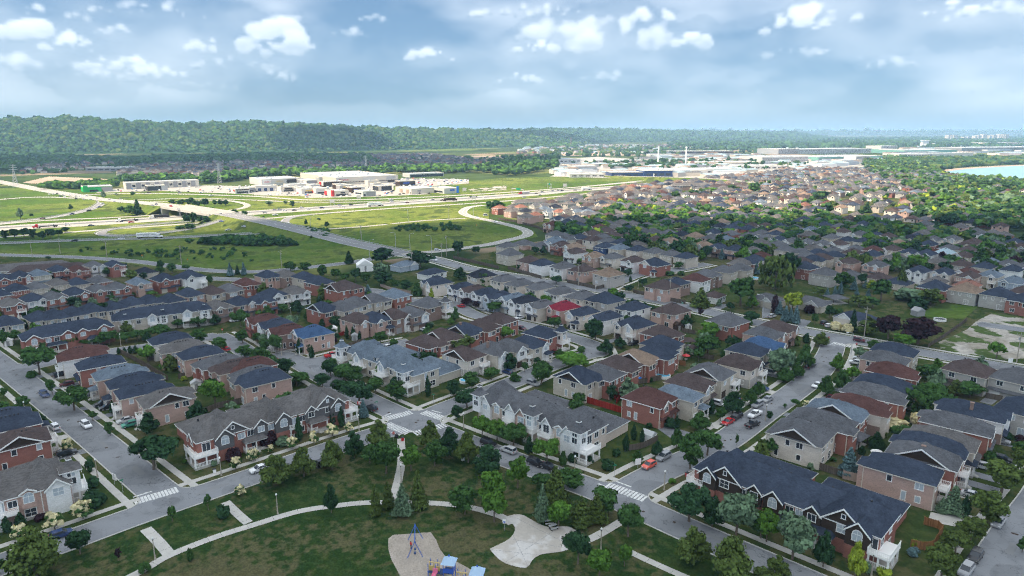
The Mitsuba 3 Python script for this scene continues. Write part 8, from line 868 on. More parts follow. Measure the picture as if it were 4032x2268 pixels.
    for sd in 'lr':
        if sd in vis and not one:
            o = -X if sd == 'l' else X
            ys = rr.sample([-.30, -.1, .12, .3], 2 if lod else 3)
            s.window(rr.choice('ab'), o, ys[0]*d, zu, sd, pane)
            if lod < 2: s.window('a', o, ys[1]*d, zu, sd, pane)
            if lod == 0: s.window('n', o, ys[2]*d, zl, sd, pane); s.window('a', o, ys[0]*d, zl, sd, pane)
    for t in sg_:
        want = {'R': 319, 'L': 220, 'U': 40, 'V': 139, 'N': 309}[t[1]]
        sd = 'l' if abs((front-90-want+180) % 360-180) < 60 else 'r'
        s.gable(0, d*.80, -X, 0.02, e, .54, sl, wall, roof, win=None, face=sd, gwall=7, rnd=rnd)
    if 'solar' in fl:
        for i in range(4):
            for j in range(2):
                z = e+.4+(.9+1.25*j)*sl; m = M().add([[-3.2+1.6*i, Y-.6-1.25*j, z-.35], [-1.7+1.6*i, Y-.6-1.25*j, z-.35], [-1.7+1.6*i, Y-1.75-1.25*j, z-.35+1.15*sl], [-3.2+1.6*i, Y-1.75-1.25*j, z-.35+1.15*sl]], [[0, 1, 2, 3]])
                v, f = m.mesh(); s.part('solar_panel', join([(v+[0, 0, .3], f), (v+[0, 0, .26], f)]), 'm_navyglass')
    return s
GRID = [(x, y, 40 if q else 220, w/10, 12, r, wl, FLAGSETS[k]) for x, y, q, w, r, wl, k in GRIDC]
rowmap = {}
for h in HOUSES: rowmap.setdefault(h[8], []).append(h)
ORD = ['first', 'second', 'third', 'fourth', 'fifth', 'sixth', 'seventh', 'eighth', 'ninth', 'tenth', 'eleventh', 'twelfth', 'thirteenth', 'fourteenth', 'fifteenth', 'sixteenth', 'seventeenth', 'eighteenth', 'nineteenth', 'twentieth']
LAND = []
for rname, hs in rowmap.items():
    hs = sorted(hs, key=lambda h: h[0]/max(h[1], 1))
    for i, h in enumerate(hs):
        dist = math.hypot(h[0], h[1]); lod = 0 if dist < 270 else (1 if dist < 380 else 2)
        o = 'leftmost' if i == 0 else ('rightmost' if i == len(hs)-1 else ORD[i]+' from left')
        s = house(h, f'{ROOFN[h[5]]}-roofed {WALLN[h[6]]} house, {o} in the {rname}', 'detached houses of the estate', lod)
        if h[5] in (7, 8, 9, 10) or 't' in h[7].split(): LAND.append((h[0], h[1], {7: 'bright blue roof', 8: 'red metal roof', 9: 'pale metal roof', 10: 'terracotta roof'}.get(h[5], 'white lookout tower' if h[5] == 1 else 'dark roofed lookout tower')))
for i, h in enumerate(GRID[:28]):
    house(h, f'{ROOFN[h[5]]}-roofed {WALLN[h[6]]} house beyond the numbered rows, {"nearest" if i == 0 else ORD[i] + " nearest" if i < 20 else ORD[i-20] + " farther"} to the park', 'detached houses of the estate', 2)
# the rest of the estate: more than three hundred further houses
far_roof, far_wall, far_win, far_gab = {}, {}, M(), {}
for h in GRID[28:]:
    x, y, front, w, d, roof, wall, fl = h[:8]; one = '1' in fl; e = 3.1 if one else 6.0
    c, s_ = math.cos(math.radians(front+90)), math.sin(math.radians(front+90)); R = np.array([[c, s_, 0], [-s_, c, 0], [0, 0, 1]])
    def dump(dic, k, m):
        v, f = m.mesh(); dic.setdefault(k, []).append((v@R+[x, y, 0], f))
    X, Y = w/2, d/2; dump(far_wall, wall, M().box(-X, X, -Y, Y, 0, e))
    o = .45; a = w+2*o; b = d+2*o; hh = .6*a/2; r0, r1 = -Y-o+a/2, Y+o-a/2
    v = [[-X-o, -Y-o, e], [X+o, -Y-o, e], [X+o, Y+o, e], [-X-o, Y+o, e], [0, r0, e+hh], [0, r1, e+hh]]
    m = M(); m.add(v, [[1, 2, 5, 4], [3, 0, 4, 5]]); m.add(v, [[0, 1, 4], [2, 3, 5]]); m.add(v[:4], [[3, 2, 1, 0]]); dump(far_roof, roof, m)
    if fl:
        gx, gw = (-.2*w, .42*w)
        for gx in ((-.25*w, .25*w) if 'g2' in fl else (.2*w,)):
            zr = e+gw/2*.75; dump(far_wall, wall if wall != 5 else 4, M().box(gx-gw/2, gx+gw/2, -Y-.8, -Y, 0, e).prism([(gx-gw/2, e), (gx+gw/2, e), (gx, zr)], 'y', -Y-.8, -Y+.1))
            m = M()
            for q in (-1, 1):
                pts = [(gx+q*(gw/2+.3), e-.2), (gx, zr+.02), (gx, zr+.2), (gx+q*(gw/2+.3), e)]; m.prism(pts if q > 0 else pts[::-1], 'y', -Y-1.1, -Y+3)
            dump(far_roof, roof, m)
    m = M()
    for q in (-.27, .22): m.box(q*w-.6, q*w+.6, -Y-.85 if fl and q > 0 else -Y-.03, -Y, e-1.9, e-.5)
    for q in (-.3, .3): m.box(q*w-.6, q*w+.6, Y, Y+.03, e-1.9, e-.5)
    v, f = m.mesh(); far_win.add(v@R+[x, y, 0], f)
def pal_join(dic):
    V, F, U, n = [], [], [], 0
    for k, ms in dic.items():
        for i, (v, f) in enumerate(ms): V.append(v); F.append(np.asarray(f)+n); U.append(np.tile([[k+.5, (i*.377) % 1]], (len(v), 1))); n += len(v)
    return (np.vstack(V), np.vstack(F)), np.vstack(U)
for nm, dic, b in (('roof', far_roof, 'm_roof'), ('wall', far_wall, 'm_wall')):
    mm, uu = pal_join(dic); scene['far_houses__'+nm] = mikit.ply(mm, b, uv=uu)
put('far_houses__window', far_win, 'm_pane')
labels['far_houses'] = dict(label='hundreds of small suburban houses spreading towards the lake and highway', kind='stuff')
# ------------------------------------------------------------------ terraced blocks
def block(name, label, ox, oy, ang, L, D, roof, wall, feats, e=6.1, sl=.62, hips=(1, 1), rear=True, base=None, wins=True, backwall=None):
    s = Build(name, 'townhouses', label, None, place(ox, oy, ang)); rr = random.Random(int(L*7))
    s.part('wall', M().box(0, L, 0, D, 0, e-.02), 'm_wall', pal=wall)
    s.hip(0, L, 0, D, e, sl, roof, hip=hips, along='x', rnd=rr.random(), trim='m_trim')
    if base is not None: s.part('stone_base', M().box(-.05, L+.05, -.05, D+.05, 0, 1.0), 'm_wall', pal=base)
    m = M()
    for i in range(int(L/4)): u = 2+4*i+rr.random()*2; m.box(u, u+.35, D/2+1.4, D/2+1.75, e+sl*(D/2)-.9, e+sl*D/2-.3)
    s.part('roof_vent', m, 'm_dark', stuff=True)
    for ft in feats:
        k, x = ft[0], ft[1]; q = ft[2:]
        if k == 'gable': s.gable(x, q[0], 0, q[1], e, q[6] if len(q) > 6 else .95, sl, q[2], roof, z0=q[4], win=q[3], gwall=q[5] if len(q) > 5 else None, vent=q[0] > 6, ov=.45, low=wall if q[2] in (7, 11) else None)
        elif k == 'tower': s.tower(x, q[0], q[1], q[2], q[3], roof)
        elif k == 'balcony': s.porch(x-q[0]/2, x+q[0]/2, 0, q[1], 2.9, balcony=True, steps=False); s.window('p', x, 0, 4.3)
        elif k == 'porch': s.porch(x-q[0]/2, x+q[0]/2, 0, q[1], 2.8, balcony=False, roofpal=roof); s.part('door', M().box(x-.5, x+.5, -.05, .02, .55, 2.6), 'm_dark')
        elif k == 'win': s.window(q[1], x, 0, q[0])
        elif k == 'lwin': s.window(q[1], 0, x, q[0], 'l')
        elif k == 'rwin': s.window(q[1], L, x, q[0], 'r')
        elif k == 'lgable': s.gable(-x, q[0], 0, q[1], e, .95, sl, q[2], roof, z0=q[4], win=q[3], face='l', gwall=q[5] if len(q) > 5 else None)
        elif k == 'cornerporch':
            x0, x1, y0, y1, z = q; s.part('porch_floor', M().box(x0, x1, y0, y1, 0, .6), 'm_concrete'); s.part('porch_beam', M().box(x0-.1, x1+.1, y0-.1, y1, 2.9, 3.25), 'm_trim')
            for a in np.linspace(x0+.2, x1-.2, 3): s.part('column', M().box(a-.16, a+.16, y0+.04, y0+.36, .6, 2.9), 'm_trim')
            for b in np.linspace(y0+.2, y1-.3, 3)[1:]: s.part('column', M().box((x0 if x == 0 else x1-.4)+.04, (x0 if x == 0 else x1-.4)+.36, b-.16, b+.16, .6, 2.9), 'm_trim')
            s.rail(x0, x1, y0, y1-.1, 3.26, sides='flr'); s.rail(x0, x1, y0+.1, y1-.1, .6, sides='f')
        elif k == 'arch': s.gable(x, q[0], 0, .45, e+.5, .55, sl, q[1], roof, z0=3.0, win='arch', wz=e-1.0)
        elif k == 'dormer':
            s.part('dormer', M().box(x-1, x+1, .2, 2.6, e, e+1.5), 'm_wall', pal=q[0]); s.part('dormer_roof', M().frustum(x-1.3, x+1.3, -.15, 4, e+1.5, x-.1, x+.1, 1, 4, e+2.5), 'm_roof', pal=roof); s.window('b', x, .2, e+.75)
        elif k == 'cross': s.hip(x-q[0]/2, x+q[0]/2, -.02, D+.02, e+.012, q[1], roof, part='cross_roof', along='y', rnd=rr.random(), trim='m_trim')
        elif k == 'sidedown': s.part('downspout', M().box(x-.08, x+.08, -.12, -.01, .1, e-.2), 'm_trim')
    if wins:
        for i in range(int(L/3.6)):
            x = 1.6+3.6*i; s.window('b', x, D, e-1.2, 'b', False); s.window('p', x, D, 1.4, 'b', False)
    if rear:
        n = max(2, int(L/13))
        for i in range(n):
            a = L*(i+.12)/n; b = L*(i+.95)/n; g = D+5.5; s.part('garage_wall', M().box(a, b, D+.02, g+6.2, 0, 2.9), 'm_wall', pal=wall if backwall is None else backwall)
            s.hip(a, b, D-1.2, g+6.2, 2.95, .5, roof, part='garage_roof', trim='m_trim')
            s.part('garage_door', M().box(a+1, a+3.6, g+6.2, g+6.25, 0, 2.2), 'm_trim')
    return s
SH, ST = 7, 3
block('brick_terrace', 'long grey-roofed red brick terrace with dark shingled gables, white balconies and a flag', -76.6, 153.4, 42, 41, 11, 2, 0, [
    ('cross', 7.4, 9.0, .98), ('cross', 33.6, 9.0, .98), ('cross', 20.6, 6.4, 1.15), ('cornerporch', 0, -1.6, 4.0, -2.2, 5.2, 0), ('lgable', 3.2, 3.0, .3, 0, 'b', 3.2), ('win', 2.0, 4.4, 'p'), ('gable', 6.2, 4.4, 1.3, 11, 'arch', 0, 11), ('gable', 8.6, 8.0, .35, 11, None, 5.9, 11, .78), ('win', 10.6, 4.6, 'b'), ('win', 6.2, 1.7, 'b'),
    ('porch', 13.6, 5.5, 1.9), ('win', 13.0, 4.7, 'b'), ('gable', 15.6, 3.6, .5, 11, 'b', 3.0, 11), ('win', 18.4, 4.7, 'b'), ('gable', 21.4, 4.4, 1.2, 11, 'arch', 0, 11), ('balcony', 24.4, 3.2, 1.8), ('win', 27.0, 4.6, 'b'), ('win', 26.6, 1.7, 'b'),
    ('gable', 29.4, 3.2, .5, 11, 'b', 3.0, 11), ('porch', 31.0, 5.0, 1.9), ('win', 32.2, 4.6, 'b'), ('gable', 34.4, 8.0, .4, 11, 'b', 0, 11, .78), ('gable', 37.0, 4.2, 1.3, 11, 'arch', 0, 11), ('win', 33.2, 1.7, 'g'), ('cornerporch', 1, 38.6, 42.6, -1.9, 4.2, 0), ('lwin', 7.6, 4.7, 'a'), ('lwin', 7.6, 1.8, 'b'), ('sidedown', 19.6), ('sidedown', 11.6), ('sidedown', 28.2)], hips=(1, 1))
block('cream_terrace', 'long grey-roofed cream terrace with white gables, little towers and white balconies', -9.5, 181.2, -42.5, 36.5, 10.5, 1, 10, [
    ('cross', 3.4, 7.0, 1.18), ('cross', 32.2, 8.2, 1.05), ('tower', .9, -.4, 2.8, 8.2, 4), ('gable', 3.6, 3.8, .9, 4, 'b', 0, 4, 1.15), ('arch', 7.6, 2.4, 10), ('balcony', 12.4, 3.4, 1.6), ('gable', 12.4, 3.6, .3, 4, None, 3.2, 4, 1.2), ('gable', 17.0, 3.9, 1.0, 1, 'g', 0, 1, 1.15), ('tower', 20.6, -.5, 2.6, 8.0, 4), ('balcony', 20.4, 3.2, 2.2),
    ('gable', 25.4, 3.5, .6, 4, 'p', 2.9, 4, 1.2), ('balcony', 25.4, 4.4, 1.5), ('arch', 29.6, 2.4, 10), ('gable', 33.0, 4.2, 1.7, 4, 'g', 0, 4, 1.15), ('tower', 36.0, -.9, 3.2, 8.3, 4), ('cornerporch', 1, 34.9, 39.6, -2.3, 3.6, 0), ('win', 33.0, 1.6, 'b'), ('rwin', 6.0, 4.7, 'b'), ('rwin', 6.0, 1.8, 'g'), ('rwin', 3.0, 4.4, 'p'), ('rwin', 9.0, 4.7, 'a'), ('win', 15.0, 4.7, 'a'), ('win', 23.0, 4.7, 'a'), ('win', 9.8, 4.7, 'a')])
block('dark_roofed_terrace', 'long navy-roofed red brick terrace with brown shake gables at lower right', 41.2, 140.8, -44.5, 38.5, 11, 0, 0, [
    ('cross', 6.4, 8.6, 1.0), ('cross', 31.8, 9.4, .96), ('cornerporch', 0, -1.2, 2.6, -1.2, 3.0, 0), ('gable', 3.6, 4.0, 1.0, SH, 'arch', 0), ('gable', 7.4, 7.6, .4, SH, 'g', 0, SH, .82), ('win', 11.4, 4.6, 'b'), ('gable', 14.2, 3.2, .5, SH, 'b', 3.0), ('gable', 18.4, 4.0, 1.0, SH, 'arch', 0), ('win', 21.6, 4.7, 'b'), ('win', 23.6, 4.7, 'b'), ('porch', 22.6, 4, 1.8), ('gable', 26.2, 3.4, .5, SH, 'b', 3.0), ('win', 28.6, 4.7, 'b'), ('porch', 28.4, 4.6, 1.9),
    ('gable', 32.0, 8.0, .4, SH, 'g', 0, SH, .82), ('gable', 35.0, 4.3, 1.3, SH, 'arch', 0), ('win', 30.8, 1.7, 'g'), ('win', 35.0, 1.7, 'g'), ('win', 24, 1.6, 'b'), ('win', 37.4, 4.4, 'p'), ('cornerporch', 1, 37.2, 41.0, -1.8, 4.6, 0), ('rwin', 2.0, 4.4, 'p'), ('rwin', 7.0, 4.7, 'b'), ('rwin', 7.0, 1.8, 'b')])
block('corner_terrace', 'white gabled grey-roofed brick terrace at the lower left corner', -95.4-26*math.cos(math.radians(39)), 134.4-26*math.sin(math.radians(39)), 39, 26, 11, 2, 1, [
    ('cross', 21.4, 8.4, 1.0), ('gable', 23.6, 4.4, 1.0, 4, 'g', 0, 4, .9), ('win', 23.6, 1.7, 'g'), ('arch', 18.4, 2.6, 1), ('win', 18.4, 1.7, 'g'), ('balcony', 13.2, 6.4, 1.8), ('gable', 11.9, 4.0, .3, 4, 'p', 3.1, 4, .9), ('win', 15.6, 4.6, 'b'), ('tower', 26.4, 2.6, 3.2, 8.2, 4), ('cornerporch', 1, 25.9, 29.0, 1.0, 6.4, 0), ('sidedown', 20.6), ('gable', 5.0, 4.0, .6, 1, 'arch', 0, 1, .9), ('porch', 8.6, 3, 1.8)], base=8)
block('blue_roofed_terrace', 'blue-grey roofed beige terrace with white two-storey porches and balconies', -58.6, 225.6, -42.5, 38, 10.5, 5, 2, [
    ('cross', 9, 7.4, 1.05), ('cross', 23, 7.4, 1.05), ('tower', .6, -.6, 3.2, 7.8, 4), ('cornerporch', 0, -3.2, 2.6, -2.4, 2.5, 0), ('gable', 10.0, 3.8, 1.3, 4, 'arch', 3.1, 4, .9), ('balcony', 10.6, 6.0, 2.6), ('win', 15.6, 4.6, 'b'), ('dormer', 18.2, 4), ('gable', 23.2, 3.8, 1.3, 4, 'arch', 3.1, 4, .9), ('balcony', 22.8, 5.4, 2.6), ('win', 27.0, 4.6, 'b'), ('win', 15.6, 1.7, 'b'), ('win', 28.4, 1.7, 'b'), ('tower', 34.6, -1.0, 3.4, 7.4, 4), ('cornerporch', 1, 32.0, 38.6, -3.0, 2.2, 0), ('rwin', 5, 4.6, 'n'), ('rwin', 7.8, 4.7, 'b'), ('rwin', 7.8, 1.7, 'g'), ('rwin', 5, 1.9, 'n')])
block('white_tower_terrace', 'navy-roofed white and beige terrace with stuccoed tower bays far left', -159, 262, 31, 37, 10, 0, 2, [
    ('tower', 4.5, -.6, 3.6, 6.6, 4), ('balcony', 4.5, 5.4, 2.4), ('win', 9.0, 4.6, 'b'), ('gable', 14.0, 3.6, 1.0, 4, 'arch', 3, 4, .8), ('tower', 18.0, -.4, 3.0, 6.6, 4), ('balcony', 15.8, 6, 2.0), ('win', 22.4, 4.6, 'b'), ('gable', 27.0, 3.6, 1.0, 4, 'arch', 3, 4, .8), ('balcony', 27.4, 5, 2.4), ('tower', 33.6, -.6, 3.6, 6.8, 4), ('balcony', 34, 5.4, 2.4)])
block('arched_brick_terrace', 'navy and grey roofed red brick terrace with arched gables at far left', -176.5, 236.0, 42, 29, 10, 0, 0, [
    ('gable', 3.2, 5.0, 1.0, 0, 'arch', 0, 0, .7), ('balcony', 3.2, 5, 1.9), ('win', 7.6, 4.7, 'b'), ('win', 10.2, 4.7, 'b'), ('porch', 10, 6, 1.8), ('gable', 13.8, 4.2, .6, 0, 'b', 0, 0, .7), ('gable', 18.6, 3.6, .6, 0, 'b', 3, 0, .7), ('porch', 21.6, 3.6, 1.8), ('gable', 25.6, 4.6, 1.0, 0, 'arch', 0, 0, .7)])
for nm, lb, ox, oy, an, L_b, rf, wl, ee in TERRACES: block(nm, lb, ox, oy, an, L_b, 10, rf, wl, [('win', 3+4*i, ee-1.3, 'b') for i in range(int(L_b/4)-1)], rear=False, e=ee)
# the canopy of driveways in front of the nearer houses
for x, y, front, w, d in DRIVES:
    q = math.radians(front); n = np.array([math.cos(q), math.sin(q)]); t = np.array([-n[1], n[0]]); c = np.array([x, y])+n*d/2-t*(w/2-2.0)
    g = LineString([c, c+n*7.5]).buffer(1.6, cap_style=2).difference(roads.buffer(.3)).difference(walk)
    if g.is_empty: continue
    key = new('driveway'); put(key, poly_mesh(g, .055), rng.choice(['m_asphalt', 'm_asphalt', 'm_concrete'])); struct(key)
# ------------------------------------------------------------------ where is it? labels from landmarks
LANDMARKS = LANDMARKS_ + [(a, b, c) for a, b, c in LAND]
seen_at = {}
def where(x, y, word):
    """Words that place a thing by the nearest landmark as the photograph shows it."""
    best = min(LANDMARKS, key=lambda l: math.hypot(l[0]-x, l[1]-y)); bx, by, nm = best
    a = x/max(y, 1)-bx/max(by, 1); far = y-by
    side = ('right of' if a > 0 else 'left of') if abs(a)*max(y, 1) > abs(far)*.55 else ('behind' if far > 0 else 'in front of')
    k = seen_at.get((word, side, nm), 0); seen_at[(word, side, nm)] = k+1
    o = '' if k == 0 else (ORD[k]+' ' if k < 20 else f'{ORD[k-20]} farther ')
    return o, side, nm
def tell(x, y, word):
    o, side, nm = where(x, y, word); return f'{o}{word} {side} the {nm}'.strip()
# ------------------------------------------------------------------ trees
def leaves(c, r, n, size, rg, core=None, flat=1.0, droop=0.0):
    """n leaf sprays over the clump (centre c, radii r): quads, their shading normals."""
    u = rg.normal(size=(n, 3)); u /= np.linalg.norm(u, axis=1, keepdims=True); u[:, 2] = np.where(u[:, 2] < -.45, -u[:, 2], u[:, 2])
    rad = rg.uniform(.55, 1.05, (n, 1)); p = c+u*r*rad
    nrm = u+rg.normal(size=(n, 3))*.42; nrm /= np.linalg.norm(nrm, axis=1, keepdims=True)
    a = np.cross(nrm, rg.normal(size=(n, 3))); a /= np.linalg.norm(a, axis=1, keepdims=True); b = np.cross(nrm, a)
    sz = size*rg.uniform(.6, 1.35, (n, 1)); a, b = a*sz, b*sz*rg.uniform(.55, .9, (n, 1))
    if droop: b = b*.6; b[:, 2] -= droop*sz[:, 0]
    v = np.stack([p-a*.9-b*.2, p-b, p+a*.9+b*.15, p+b], 1).reshape(-1, 3)
    base = np.arange(n)*4; f = np.stack([base, base+1, base+2, base+3], 1)
    sh = (u*.75+nrm*.5+np.array([0, 0, .25])); sh /= np.linalg.norm(sh, axis=1, keepdims=True)
    return v, f, np.repeat(sh, 4, 0)
ICO = trimesh.creation.icosphere(1); ICO0 = trimesh.creation.icosahedron()
def tree_shape(kind, seed, lod):
    rg = np.random.default_rng(seed); cl = []
    if kind in 'rlyS':
        n = {'r': 34, 'l': 16, 'y': 9, 'S': 12}[kind]; sq = rg.uniform(.75, 1.15, 3)
        for i in range(n):
            u = rg.normal(size=3); u /= np.linalg.norm(u); k = rg.uniform(.30, .92)**.8
            q = np.array([.0, 0, .55])+u*np.array([.41, .41, .35])*sq*k*1.12
            cl.append((q, rg.uniform(.085, .185)*np.array([1, 1, .8])*(1 if kind != 'y' else .7)))
        cl.append((np.array([0, 0, .56]), np.array([.27, .27, .30])))
    elif kind == 'o':
        for i in range(30):
            z = rg.uniform(.20, .92); R = .47*np.clip((1.0-z)/.66, 0, 1)**.75*np.clip((z-.08)/.2, .45, 1); g = rg.uniform(0, 6.28); k = rg.uniform(.45, .82)
            cl.append((np.array([np.cos(g)*R*k, np.sin(g)*R*k, z]), (.07+.14*(R/.47))*np.array([1, 1, .8])))
        cl.append((np.array([0, 0, .5]), np.array([.2, .2, .36])))
    elif kind == 'v':
        for i in range(26):
            g = rg.uniform(0, 6.28); k = rg.uniform(0, 1)**.5*.40; cl.append((np.array([np.cos(g)*k, np.sin(g)*k, .62+rg.uniform(-.30, .24)*(1-1.4*k)]), rg.uniform(.13, .19)*np.array([1, 1, .95])))
    elif kind == 'c':
        for z in np.linspace(.10, .94, 13):
            R0 = .5*(1-z)**.85+.02
            for g in np.arange(0, 6.28, 6.28/max(4, int(11*(1-z)+3)))+rg.uniform(0, 6): R = R0*rg.uniform(.62, 1.18); cl.append((np.array([np.cos(g)*R*.62, np.sin(g)*R*.62, z+rg.uniform(-.02, .02)]), np.array([R*.42+.02, R*.42+.02, .045])))
    elif kind == 'k':
        for z in np.linspace(.08, .93, 12):
            R = .46*min(1, (1.02-z)/.5)**.8*min(1, .6+z*2)
            for g in rg.uniform(0, 6.28, 3): cl.append((np.array([np.cos(g)*R*.45, np.sin(g)*R*.45, z]), np.array([R*.62, R*.62, .07])))
    elif kind == 's':
        for i in range(16):
            u = rg.normal(size=3); u /= np.linalg.norm(u); u[2] = abs(u[2]); cl.append((u*np.array([.30, .30, .55])+[0, 0, .15], np.array([.20, .20, .26])))
    elif kind == 'w':
        for i in range(34):
            g = rg.uniform(0, 6.28); k = rg.uniform(0, 1)**.6*.40; cl.append((np.array([np.cos(g)*k, np.sin(g)*k, .78-1.3*k*k+rg.uniform(-.1, .08)]), np.array([.12, .12, .13])))
        for i in range(46):
            g = rg.uniform(0, 6.28); k = rg.uniform(.25, .47); cl.append((np.array([np.cos(g)*k, np.sin(g)*k, rg.uniform(.16, .55)]), np.array([.055, .055, .17])))
    tot = {'r': 2300, 'o': 2500, 'v': 2200, 'c': 2400, 'k': 1100, 's': 800, 'w': 3600, 'l': 1200, 'y': 380, 'S': 500}[kind]
    size = {'r': .044, 'o': .040, 'v': .046, 'c': .040, 'k': .075, 's': .09, 'w': .036, 'l': .06, 'y': .07, 'S': .1}[kind]
    if lod: tot, size = tot//4, size*1.75
    area = np.array([np.prod(r)**.66 for _, r in cl]); num = np.maximum(3, (tot*area/area.sum()).astype(int))
    V, F, N, n = [], [], [], 0; bl = []
    for (c, r), m in zip(cl, num):
        v, f, nn = leaves(c, r, m, size, rg, droop=.9 if kind == 'w' else 0)
        q = rg.uniform(0, 1); tint = np.repeat(np.clip(rg.normal(q*.5+.25, .16, m), 0, 1), 4)
        V.append(v); F.append(np.vstack([f[:, [0, 1, 2]], f[:, [0, 2, 3]]])+n); N.append(nn); bl.append(tint); n += len(v)
        if kind not in 'y':
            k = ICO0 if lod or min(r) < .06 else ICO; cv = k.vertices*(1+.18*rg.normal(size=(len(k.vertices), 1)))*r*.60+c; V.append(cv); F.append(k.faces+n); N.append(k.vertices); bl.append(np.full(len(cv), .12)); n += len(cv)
    return np.vstack(V), np.vstack(F), np.vstack(N), np.concatenate(bl)
def trunk_shape(kind, seed):
    rg = np.random.default_rng(seed); m = M(); top = {'o': .75, 'c': .9, 'k': .8, 's': .3}.get(kind, .62)
    m.tube([0, 0, 0], [.01, .01, .28], .030, .022, 7).tube([.01, .01, .28], [0, 0, top], .022, .007, 6)
    if kind in 'rvlyow':
        for i in range(6):
            g = i*1.05+rg.uniform(0, .6); z = rg.uniform(.24, .42); R = rg.uniform(.18, .32); m.tube([.01, .01, z], [np.cos(g)*R, np.sin(g)*R, z+rg.uniform(.16, .3)], .013, .005, 5)
    return m.mesh()
_tree = {}
def tree_ply(kind, var, tone, lod):
    k = (kind, var, tone, lod)
    if k not in _tree:
        if (kind, var, lod) not in _tree: _tree[(kind, var, lod)] = tree_shape(kind, 100+var*7+ord(kind), lod)
        v, f, n, b = _tree[(kind, var, lod)]
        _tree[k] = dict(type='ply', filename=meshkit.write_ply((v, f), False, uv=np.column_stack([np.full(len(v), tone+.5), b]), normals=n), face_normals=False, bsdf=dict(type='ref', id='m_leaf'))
        if ('t', kind, var) not in _tree: _tree[('t', kind, var)] = mikit.ply(trunk_shape(kind, var), 'm_bark')
    return _tree[k], _tree[('t', kind, var)]
KNAME = dict(r='round_tree', o='linden_tree', v='spreading_tree', c='spruce_tree', k='column_cedar', s='shrub', w='willow_tree', l='lilac_tree', y='young_tree')
KCAT = dict(r='tree', o='tree', v='tree', c='conifer', k='cedar', s='shrub', w='willow', l='tree', y='sapling')
KWORD = dict(r='rounded leafy tree', o='pyramidal leafy tree', v='wide spreading tree', c='conifer', k='narrow columnar cedar', s='bush', w='huge weeping willow', l='small cream-blossomed tree', y='thin young tree')
TONE = ['green', 'dark green', 'bright green', 'bluish', 'purple-leaved', 'yellow-green', 'cream', 'olive green', 'silvery green', 'reddish']
def tree(x, y, h, w, kind, tone, lod=None):
    rr = random.Random(int(x*13+y*29)); var = rr.randrange(4 if kind in 'rovc' else 2); lod = (1 if math.hypot(x, y) > 300 else 0) if lod is None else lod
    shape = kind
    big, tk = tree_ply(shape, var, tone if kind != 'l' else 0, lod)
    h = max(h, .6); w = max(w, .4)
    w *= 1.12; key = new(KNAME[kind]); to = T().translate([x, y, 0]).rotate([0, 0, 1], rr.uniform(0, 360)).scale([w, w*rr.uniform(.9, 1.1), h])
    if kind != 's':
        scene[key+'__trunk'] = {**tk, 'to_world': to}; scene[key+'__crown'] = {**big, 'to_world': to}
    else: scene[key] = {**big, 'to_world': to}
    if kind == 'l' or (kind == 's' and tone == 6):
        bb, _ = tree_ply('S', var, 6, 0); scene[key+'__blossom'] = {**bb, 'to_world': to @ T().translate([0, 0, .03 if kind == 'l' else -.12]).scale([1.06, 1.06, 1.03 if kind == 'l' else 1.1])}
        if kind == 's': scene[key+'__leaves'] = scene.pop(key)
    word = (TONE[tone]+' '+KWORD[kind]) if kind != 'l' else KWORD[kind]
    labels[key] = dict(label=tell(x, y, word), category=KCAT[kind], group={'c': 'conifers', 'k': 'columnar cedars', 's': 'garden bushes', 'l': 'cream-blossomed trees'}.get(kind, 'leafy trees of the estate and park'))
for t in sorted(TREES, key=lambda t: t[1]): tree(*t)
# masses of trees nobody could count
def blobs(pts, tone_of, seed, ico=ICO0, squash=.8):
    """pts: x, y, z, radius"""
    rg = np.random.default_rng(seed); pts = np.asarray(pts, float); n = len(pts); bv, bf = np.array(ico.vertices), np.array(ico.faces)
    k = len(bv); jit = 1+.30*rg.normal(size=(n, k, 1)); s = pts[:, 3][:, None, None]*np.array([1, 1, squash])
    g = rg.uniform(0, 6.28, n); c, s_ = np.cos(g), np.sin(g); R = np.zeros((n, 3, 3)); R[:, 0, 0] = c; R[:, 0, 1] = -s_; R[:, 1, 0] = s_; R[:, 1, 1] = c; R[:, 2, 2] = 1
    v = np.einsum('nij,kj->nki', R, bv)*np.clip(jit, .55, 1.5)*s+pts[:, None, :3]
    f = (bf[None]+(np.arange(n)*k)[:, None, None]).reshape(-1, 3)
    uv = np.stack([np.repeat(tone_of(rg, n)+.5, k), np.repeat(np.clip(rg.normal(.5, .2 if squash < .85 else .10, n), 0, 1), k)], 1)
    return v.reshape(-1, 3), f, uv
def canopy(key, pts, tones, label, seed, ico=ICO0, squash=.8):
    w = np.array([t[1] for t in tones], float); w /= w.sum(); ids = np.array([t[0] for t in tones])
    v, f, uv = blobs(pts, lambda rg, n: rg.choice(ids, n, p=w), seed, ico, squash)
    scene[key] = mikit.ply((v, f), 'm_leaf', uv=uv); labels[key] = dict(label=label, kind='stuff')
def scatter(poly, n, seed, rmin, rmax, zf=.55, keep=None):
    g = Polygon(poly).buffer(0); rg = np.random.default_rng(seed); x0, y0, x1, y1 = g.bounds; out = []
    P = np.column_stack([rg.uniform(x0, x1, n*6), rg.uniform(y0, y1, n*6)]); P = P[shapely.contains_xy(g, P[:, 0], P[:, 1])][:n]
    R = rg.uniform(rmin, rmax, len(P)); q = np.column_stack([P, R*zf, R])
    return q if keep is None else q[keep(q)]
busy = np.array([h[:2] for h in HOUSES+GRID]); road_zone = roads.buffer(2.5)
def free(q):
    d = np.array([np.min(np.hypot(busy[:, 0]-a, busy[:, 1]-b)) for a, b in q[:, :2]])
    return (d > 7.2+q[:, 3]*.2) & ~shapely.contains_xy(road_zone, q[:, 0], q[:, 1])
